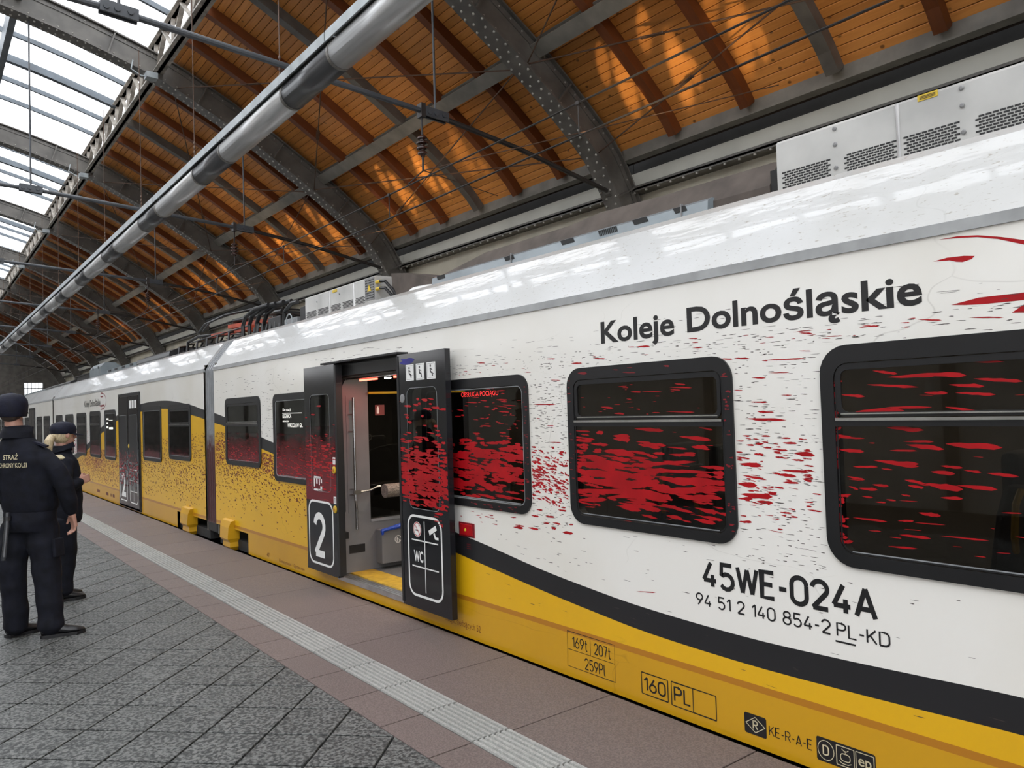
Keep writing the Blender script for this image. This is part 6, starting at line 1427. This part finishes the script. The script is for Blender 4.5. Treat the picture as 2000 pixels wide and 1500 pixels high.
def hand(mb, wrist, fwd, side, up, s=1.0, curl=0.6, mirror_=1):
    """palm, four bent fingers and a thumb; fwd: towards the fingertips, side: towards the thumb, up: back of hand"""
    w_ = Vector(wrist); f = Vector(fwd).normalized(); sd = Vector(side); sd = (sd - f * sd.dot(f)).normalized(); u = Vector(up); u = (u - f * u.dot(f) - sd * u.dot(sd)).normalized()
    mb.obox(w_ + f * 0.048 * s, f * 0.046 * s, sd * 0.037 * s, u * 0.013 * s)
    limb(mb, [w_ - f * 0.03 * s, w_ + f * 0.02 * s], [0.027 * s, 0.027 * s], 10)
    for i, L in enumerate((0.072, 0.080, 0.074, 0.058)):
        b = w_ + f * 0.090 * s + sd * (0.028 - i * 0.019) * s
        d1 = (f * math.cos(curl * 0.7) - u * math.sin(curl * 0.7)); d2 = (f * math.cos(curl * 1.7) - u * math.sin(curl * 1.7)); d3 = (f * math.cos(curl * 2.5) - u * math.sin(curl * 2.5))
        p1 = b + d1 * L * 0.45 * s; p2 = p1 + d2 * L * 0.32 * s; p3 = p2 + d3 * L * 0.25 * s
        limb(mb, [b - f * 0.015 * s, p1, p2, p3], [0.0095 * s, 0.009 * s, 0.0082 * s, 0.007 * s], 8)
    b = w_ + f * 0.025 * s + sd * 0.032 * s; p1 = b + (f * 0.7 + sd * 0.6 - u * 0.35).normalized() * 0.038 * s; p2 = p1 + (f * 0.9 + sd * 0.1 - u * 0.45).normalized() * 0.030 * s
    limb(mb, [b - f * 0.01, p1, p2], [0.013 * s, 0.0105 * s, 0.0085 * s], 8)
def shoe(name, heel, toe, parent, w_=0.048):
    h_ = Vector((heel[0], heel[1], 0)); t_ = Vector((toe[0], toe[1], 0)); f = (t_ - h_).normalized(); s = Vector((-f.y, f.x, 0)); L = (t_ - h_).length
    m = MB(); rows = []
    for u, ww, z0, z1 in ((0.0, 0.6, 0.022, 0.085), (0.06, 0.85, 0.020, 0.115), (0.25, 0.88, 0.018, 0.118), (0.42, 0.88, 0.018, 0.095), (0.62, 1.05, 0.014, 0.070), (0.82, 1.0, 0.014, 0.056), (0.94, 0.75, 0.016, 0.045), (1.0, 0.35, 0.02, 0.034)):
        c = h_ + f * L * u
        rows.append([tuple(c + s * w_ * ww * math.cos(a) + Vector((0, 0, (z0 + z1) / 2 + (z1 - z0) / 2 * math.sin(a)))) for a in [2 * math.pi * j / 12 for j in range(12)]])
    m.rings(rows); o = fuse(m, name, M['shoe'], parent, 0.008, 3)
    m = MB(); ol = []
    for u, ww in ((-0.01, 0.5), (0.04, 0.85), (0.25, 0.9), (0.42, 0.85), (0.62, 1.1), (0.82, 1.05), (0.95, 0.75), (1.01, 0.3)):
        ol.append((u, ww))
    poly = [h_ + f * L * u + s * w_ * ww for u, ww in ol] + [h_ + f * L * u - s * w_ * ww for u, ww in ol[::-1]]
    m.rings([[(p.x, p.y, 0.001) for p in poly], [(p.x, p.y, 0.024) for p in poly]]); m.build('sole', M['rubber'], o)
    return o
def head(mb, c, f, s=1.0):
    """skull, jaw, nose, ears, neck; c is the middle of the skull, f the way the face looks"""
    c = Vector(c); f = Vector(f).normalized(); sd = Vector((-f.y, f.x, 0)).normalized(); a = math.atan2(f.y, f.x)
    ell(mb, c + Vector((0, 0, 0.015)) - f * 0.008, 0.098 * s, 0.078 * s, 0.105 * s, a)
    ell(mb, c + f * 0.028 * s - Vector((0, 0, 0.055 * s)), 0.064 * s, 0.058 * s, 0.068 * s, a)
    ell(mb, c + f * 0.068 * s - Vector((0, 0, 0.098 * s)), 0.024 * s, 0.028 * s, 0.020 * s, a)
    mb.tube([c + f * 0.088 * s + Vector((0, 0, 0.012 * s)), c + f * 0.104 * s - Vector((0, 0, 0.016 * s)), c + f * 0.113 * s - Vector((0, 0, 0.033 * s)), c + f * 0.090 * s - Vector((0, 0, 0.040 * s))], [0.010 * s, 0.011 * s, 0.014 * s, 0.010 * s], 8)
    for z, r in ((0.026, 0.013),):
        for q in (-1, 1): ell(mb, c + f * 0.083 * s + sd * 0.030 * q * s + Vector((0, 0, z * s)), 0.012 * s, 0.022 * s, 0.008 * s, a)
    ell(mb, c + f * 0.088 * s - Vector((0, 0, 0.060 * s)), 0.010 * s, 0.026 * s, 0.007 * s, a); ell(mb, c + f * 0.087 * s - Vector((0, 0, 0.072 * s)), 0.010 * s, 0.022 * s, 0.007 * s, a)
    for q in (-1, 1):
        e = c + sd * 0.080 * q * s - f * 0.010 * s - Vector((0, 0, 0.010 * s)); ell(mb, e, 0.020 * s, 0.009 * s, 0.033 * s, a + 0.35 * q); ell(mb, e - f * 0.006 * s + sd * q * 0.006 * s + Vector((0, 0, 0.004)), 0.020 * s, 0.006 * s, 0.030 * s, a + 0.5 * q)
def face_bits(c, f, s, parent):
    c = Vector(c); f = Vector(f).normalized(); sd = Vector((-f.y, f.x, 0))
    for q in (-1, 1):
        m = MB(); ell(m, c + f * 0.083 * s + sd * 0.032 * q * s + Vector((0, 0, 0.006 * s)), 0.010 * s, 0.012 * s, 0.010 * s); m.build('eye', M['wprint'], parent, smooth=True)
        m = MB(); ell(m, c + f * 0.0905 * s + sd * 0.032 * q * s + Vector((0, 0, 0.006 * s)), 0.004 * s, 0.006 * s, 0.006 * s, n=10, m=6); m.build('iris', M['hairb'], parent, smooth=True)
    m = MB(); ell(m, c + f * 0.0935 * s - Vector((0, 0, 0.066 * s)), 0.006 * s, 0.022 * s, 0.007 * s, math.atan2(f.y, f.x)); m.build('lips', pm('lips', (0.35, 0.11, 0.09), 0.5), parent, smooth=True)
def baseball_cap(c, f, s, parent, brim=0.075, low=-0.034, flat=1.0):
    c = Vector(c); f = Vector(f).normalized(); sd = Vector((-f.y, f.x, 0)); a = math.atan2(f.y, f.x)
    m = MB(); n = 20
    def ringz(r1, r2, z, off=0): return [tuple(c + f * (r1 * math.cos(t) + off) * s + sd * r2 * math.sin(t) * s + Vector((0, 0, z * s))) for t in [2 * math.pi * j / n for j in range(n)]]
    m.rings([ringz(0.104, 0.088, low, -0.006), ringz(0.109, 0.093, low + 0.004, -0.006), ringz(0.114, 0.098, max(0.005, low + 0.02), -0.006), ringz(0.118, 0.102, 0.045, -0.007), ringz(0.113, 0.098, 0.082 * flat, -0.008), ringz(0.096, 0.083, 0.110 * flat, -0.009), ringz(0.064, 0.055, 0.128 * flat, -0.010), ringz(0.025, 0.02, 0.136 * flat, -0.010)], caps=True)
    cp = m.build('cap', M['cap'], parent, smooth=True)
    m = MB(); b = []; t_ = []
    for q in range(9):
        th = -1.15 + 2.3 * q / 8; base = c + f * (0.100 * math.cos(th)) * s + sd * 0.092 * math.sin(th) * s; out = base + f * brim * math.cos(th * 0.9) * s
        b.append((base, out))
    rows = []
    for base, out in b:
        rows.append([tuple(base + Vector((0, 0, 0.012 * s))), tuple(out + Vector((0, 0, -0.006 * s))), tuple(out + Vector((0, 0, -0.012 * s))), tuple(base + Vector((0, 0, 0.0)))])
    m.rings(rows); m.build('brim', M['cap'], cp)
    m = MB(); m.lathe(tuple(c + Vector((0, 0, 0.136 * flat * s)) - f * 0.008), (0, 0, 1), [(0, 0.009), (0.004, 0.008), (0.006, 0.003)], 10); m.build('cap_button', M['cap'], cp)
    return cp

# ------------------------------------------------------------------ man, seen from behind
man = thing('person', (0.72, 6.9, 0), 'tall person in navy uniform and cap, back to the camera, baton at the hip', 'person', 'uniformed people on the platform')
MF = Vector((0.72, 0.69, 0)); MR = Vector((0.69, -0.72, 0)); mang = math.atan2(MR.y, MR.x)
HC = (0.592, 6.92, 1.715); HF = Vector((0.35, 0.94, 0.0))
b = MB(); head(b, HC, HF, 1.06); limb(b, [(0.615, 6.90, 1.46), (0.60, 6.91, 1.63)], [0.064, 0.060])
torso(b, [(0.90, 0.70, 6.9, 0.14, 0.10), (1.1, 0.69, 6.9, 0.15, 0.105), (1.33, 0.67, 6.9, 0.16, 0.11), (1.44, 0.64, 6.9, 0.09, 0.075)], mang)
limb(b, [(0.77, 6.795, 1.355), (0.905, 6.70, 1.14), (0.950, 6.74, 0.93)], [0.045, 0.038, 0.028]); hand(b, (0.955, 6.745, 0.915), (0.18, 0.10, -1), (-0.2, 0.9, 0.1), (0.9, -0.4, 0.2), 1.05, 0.55)
limb(b, [(0.555, 7.02, 1.355), (0.43, 6.98, 1.13), (0.58, 7.14, 1.05)], [0.045, 0.038, 0.028]); hand(b, (0.59, 7.15, 1.05), (0.6, 0.6, 0.0), (0, 0, 1), (-0.7, 0.7, 0), 1.05, 0.5)
limb(b, [(0.64, 6.98, 0.90), (0.595, 6.97, 0.5), (0.60, 7.0, 0.10)], [0.075, 0.05, 0.04]); limb(b, [(0.77, 6.86, 0.90), (0.79, 6.83, 0.5), (0.80, 6.79, 0.10)], [0.075, 0.05, 0.04])
body = fuse(b, 'body', M['skin'], man, 0.0065, 3); face_bits(HC, HF, 1.06, body)
m = MB(); ell(m, Vector(HC) - HF * 0.022 + Vector((0, 0, 0.016)), 0.098, 0.086, 0.107, math.atan2(HF.y, HF.x)); ell(m, Vector(HC) - HF * 0.055 - Vector((0, 0, 0.035)), 0.05, 0.066, 0.05, math.atan2(HF.y, HF.x)); fuse(m, 'hair', M['hairb'], man, 0.008, 3)
baseball_cap(Vector(HC) + Vector((0, 0, -0.012)), HF, 1.06, man, 0.07)
j = MB()
torso(j, [(0.945, 0.702, 6.9, 0.185, 0.14), (0.985, 0.702, 6.9, 0.198, 0.150), (1.06, 0.70, 6.9, 0.205, 0.155), (1.2, 0.685, 6.9, 0.215, 0.155), (1.34, 0.67, 6.9, 0.215, 0.15), (1.41, 0.655, 6.9, 0.188, 0.135), (1.47, 0.64, 6.9, 0.135, 0.105), (1.52, 0.627, 6.905, 0.098, 0.085), (1.565, 0.622, 6.908, 0.086, 0.080), (1.60, 0.620, 6.91, 0.090, 0.084)], mang)
limb(j, [(0.765, 6.80, 1.368), (0.852, 6.72, 1.255), (0.905, 6.70, 1.13), (0.935, 6.72, 1.0), (0.952, 6.74, 0.935)], [0.076, 0.073, 0.067, 0.060, 0.050])
limb(j, [(0.555, 7.02, 1.375), (0.46, 7.0, 1.25), (0.425, 6.97, 1.12), (0.50, 7.06, 1.06), (0.58, 7.14, 1.05)], [0.082, 0.075, 0.068, 0.058, 0.048])
jk = fuse(j, 'jacket', M['navy'], man, 0.011, 5); folds(jk, 0.006)
# shoulder tab and collar
m = MB(); m.bar((0.70, 6.83, 1.487), (0.80, 6.765, 1.437), 0.05, 0.014); m.build('shoulder_tab', M['cap'], jk)
m = MB(); n = 20; m.rings([[(0.620 + r * math.cos(t) * math.cos(mang) - r * 0.92 * math.sin(t) * math.sin(mang) + (0.03 * max(0, math.sin(t)) if z > 1.58 else 0), 6.908 + r * math.cos(t) * math.sin(mang) + r * 0.92 * math.sin(t) * math.cos(mang), z) for t in [2 * math.pi * q / n for q in range(n)]] for r, z in ((0.100, 1.515), (0.086, 1.578), (0.094, 1.590), (0.110, 1.545), (0.120, 1.510))], caps=False); m.build('collar', M['navy'], jk, smooth=True)
# lettering on the back follows the cloth
dg = bpy.context.evaluated_depsgraph_get(); bvh = BVHTree.FromPolygons([v.co.copy() for v in jk.data.vertices], [tuple(p.vertices) for p in jk.data.polygons])
for s_, z0, z1, hw_ in (('STRAŻ', 1.352, 1.385, 0.060), ('OCHRONY KOLEI', 1.292, 1.325, 0.125)):
    me = text_mesh(s_, M['cream'], 0, 1, 0, 1, 0.0, 0.01)
    ctr = Vector((0.675, 6.9, 0)) - MF * 0.3
    for v in me.vertices:
        u = (v.co.y - 0.5) * 2 * hw_; zz = z0 + v.co.z * (z1 - z0)
        o_ = ctr + MR * u + Vector((0, 0, zz)); hit = bvh.ray_cast(o_, MF)
        v.co = (hit[0] - MF * 0.003) if hit[0] else (o_ + MF * 0.16)
    link('back_lettering', me, jk)
t = MB(); torso(t, [(0.80, 0.70, 6.9, 0.175, 0.135), (0.90, 0.70, 6.9, 0.188, 0.142), (0.985, 0.70, 6.9, 0.185, 0.138)], mang)
limb(t, [(0.635, 6.985, 0.84), (0.60, 6.975, 0.66), (0.585, 6.97, 0.50), (0.60, 6.98, 0.30), (0.61, 6.99, 0.13), (0.605, 7.0, 0.075)], [0.118, 0.108, 0.096, 0.086, 0.088, 0.085])
limb(t, [(0.765, 6.865, 0.84), (0.785, 6.845, 0.66), (0.795, 6.835, 0.50), (0.805, 6.81, 0.30), (0.815, 6.80, 0.13), (0.81, 6.795, 0.07)], [0.120, 0.112, 0.100, 0.090, 0.090, 0.088])
tr_ = fuse(t, 'trousers', M['navy2'], man, 0.011, 4); folds(tr_, 0.007)
m = MB(); m.bar((0.86, 6.76, 0.74), (0.865, 6.75, 0.60), 0.10, 0.03, up=MR); o = m.build('thigh_pocket', M['navy2'], tr_); bevel(o, 0.01)
shoe('shoe', (0.745, 6.80), (1.035, 6.76), man, 0.052); shoe('shoe', (0.545, 7.0), (0.80, 7.10), man, 0.052)
bt = MB(); bt.tube([(0.548, 6.83, 0.96), (0.545, 6.82, 0.86), (0.522, 6.79, 0.64), (0.520, 6.788, 0.615)], [0.016, 0.018, 0.017, 0.014], 12)
bo = bt.build('baton', M['baton'], label='black baton hanging at the hip of the tall uniformed person', cat='baton')
m = MB(); m.lathe((0.548, 6.832, 0.90), (0, 0, 1), [(0, 0.026), (0.03, 0.026)], 12); m.build('baton_ring', M['shoe'], bo)
# ------------------------------------------------------------------ woman, in profile
wo = thing('person', (1.08, 8.1, 0), 'shorter person with blond ponytail, navy cap and uniform, facing the train', 'person', 'uniformed people on the platform')
WF = Vector((0.93, 0.37, 0)); WRr = Vector((0.37, -0.93, 0)); wang = math.atan2(WRr.y, WRr.x)
WC = (1.092, 8.10, 1.505); WHF = Vector((0.93, 0.36, 0)).normalized()
b = MB(); head(b, WC, WHF, 0.96); limb(b, [(1.06, 8.1, 1.30), (1.075, 8.1, 1.42)], [0.050, 0.047])
torso(b, [(0.82, 1.08, 8.1, 0.13, 0.09), (1.0, 1.09, 8.1, 0.12, 0.085), (1.2, 1.07, 8.1, 0.14, 0.09), (1.31, 1.06, 8.1, 0.09, 0.07)], wang)
limb(b, [(1.09, 7.94, 1.26), (1.07, 7.86, 1.04), (1.20, 7.93, 1.07)], [0.038, 0.032, 0.024]); hand(b, (1.195, 7.94, 1.075), (0.75, 0.45, 0.25), (0, 0.2, 1), (0.5, -0.85, 0), 0.92, 0.7)
limb(b, [(1.04, 8.26, 1.26), (1.06, 8.33, 1.04), (1.20, 8.2, 1.09)], [0.038, 0.032, 0.024]); hand(b, (1.20, 8.19, 1.09), (0.5, -0.6, 0.1), (0, 0, 1), (0.8, 0.6, 0), 0.92, 0.7)
limb(b, [(1.07, 8.03, 0.85), (1.09, 8.03, 0.45), (1.06, 8.05, 0.09)], [0.07, 0.045, 0.036]); limb(b, [(1.07, 8.18, 0.85), (1.09, 8.2, 0.45), (1.07, 8.2, 0.09)], [0.07, 0.045, 0.036])
wb_ = fuse(b, 'body', M['skin'], wo, 0.0065, 3); face_bits(WC, WHF, 0.96, wb_)
m = MB(); wa = math.atan2(WHF.y, WHF.x)
ell(m, Vector(WC) - WHF * 0.020 + Vector((0, 0, 0.012)), 0.090, 0.082, 0.104, wa); ell(m, Vector(WC) - WHF * 0.05 - Vector((0, 0, 0.02)), 0.045, 0.07, 0.06, wa)
limb(m, [Vector(WC) - WHF * 0.085 + Vector((0, -0.01, -0.015)), Vector(WC) - WHF * 0.118 + Vector((0, -0.02, -0.022)), Vector(WC) - WHF * 0.138 + Vector((0, -0.03, -0.055)), Vector(WC) - WHF * 0.140 + Vector((0, -0.03, -0.10)), Vector(WC) - WHF * 0.122 + Vector((0, -0.03, -0.150))], [0.020, 0.032, 0.038, 0.034, 0.012])
fuse(m, 'hair', M['hairy'], wo, 0.0065, 3, label='blond hair tied in a ponytail')
baseball_cap(Vector(WC) + Vector((0, 0, -0.004)), WHF, 0.96, wo, 0.085, low=0.006, flat=0.92)
j = MB(); torso(j, [(0.72, 1.085, 8.1, 0.175, 0.118), (0.80, 1.085, 8.1, 0.185, 0.125), (0.92, 1.09, 8.1, 0.180, 0.125), (1.05, 1.085, 8.1, 0.178, 0.122), (1.18, 1.075, 8.1, 0.188, 0.122), (1.27, 1.065, 8.1, 0.170, 0.108), (1.32, 1.062, 8.1, 0.12, 0.085), (1.355, 1.068, 8.1, 0.078, 0.072), (1.40, 1.075, 8.1, 0.075, 0.075)], wang)
limb(j, [(1.085, 7.955, 1.25), (1.07, 7.885, 1.14), (1.075, 7.87, 1.03), (1.13, 7.89, 1.04), (1.19, 7.93, 1.07)], [0.066, 0.060, 0.056, 0.050, 0.042]); limb(j, [(1.045, 8.25, 1.25), (1.05, 8.32, 1.14), (1.06, 8.33, 1.03), (1.13, 8.27, 1.06), (1.19, 8.2, 1.085)], [0.066, 0.060, 0.056, 0.048, 0.042])
wj = fuse(j, 'jacket', M['navy'], wo, 0.010, 4); folds(wj, 0.005)
m = MB(); m.rings([[(1.075 + r * math.cos(t) * 1.0, 8.1 + r * math.sin(t), z + 0.03 * math.cos(t)) for t in [2 * math.pi * q / 20 for q in range(20)]] for r, z in ((0.086, 1.33), (0.080, 1.40), (0.090, 1.405), (0.106, 1.36))], caps=False); m.build('collar', M['navy'], wj, smooth=True)
m = MB(); m.bar((1.03, 7.99, 1.318), (1.05, 7.91, 1.290), 0.05, 0.012); m.build('shoulder_tab', M['cream'], wj)
m = MB(); m.box(1.02, 1.07, 7.812, 7.826, 1.08, 1.14); m.build('sleeve_badge', pm('green_badge', (0.03, 0.08, 0.05), 0.6), wj)
t = MB(); torso(t, [(0.70, 1.085, 8.1, 0.165, 0.115), (0.80, 1.085, 8.1, 0.168, 0.118), (0.90, 1.085, 8.1, 0.15, 0.11)], wang)
limb(t, [(1.075, 8.03, 0.74), (1.09, 8.03, 0.55), (1.10, 8.035, 0.42), (1.08, 8.045, 0.25), (1.07, 8.05, 0.08)], [0.100, 0.088, 0.078, 0.072, 0.072]); limb(t, [(1.075, 8.18, 0.74), (1.09, 8.19, 0.55), (1.10, 8.2, 0.42), (1.085, 8.2, 0.25), (1.08, 8.2, 0.08)], [0.100, 0.088, 0.078, 0.072, 0.072])
wt = fuse(t, 'trousers', M['navy2'], wo, 0.010, 4); folds(wt, 0.005)
shoe('shoe', (0.99, 8.03), (1.24, 8.06), wo, 0.044); shoe('shoe', (1.0, 8.2), (1.245, 8.25), wo, 0.044)
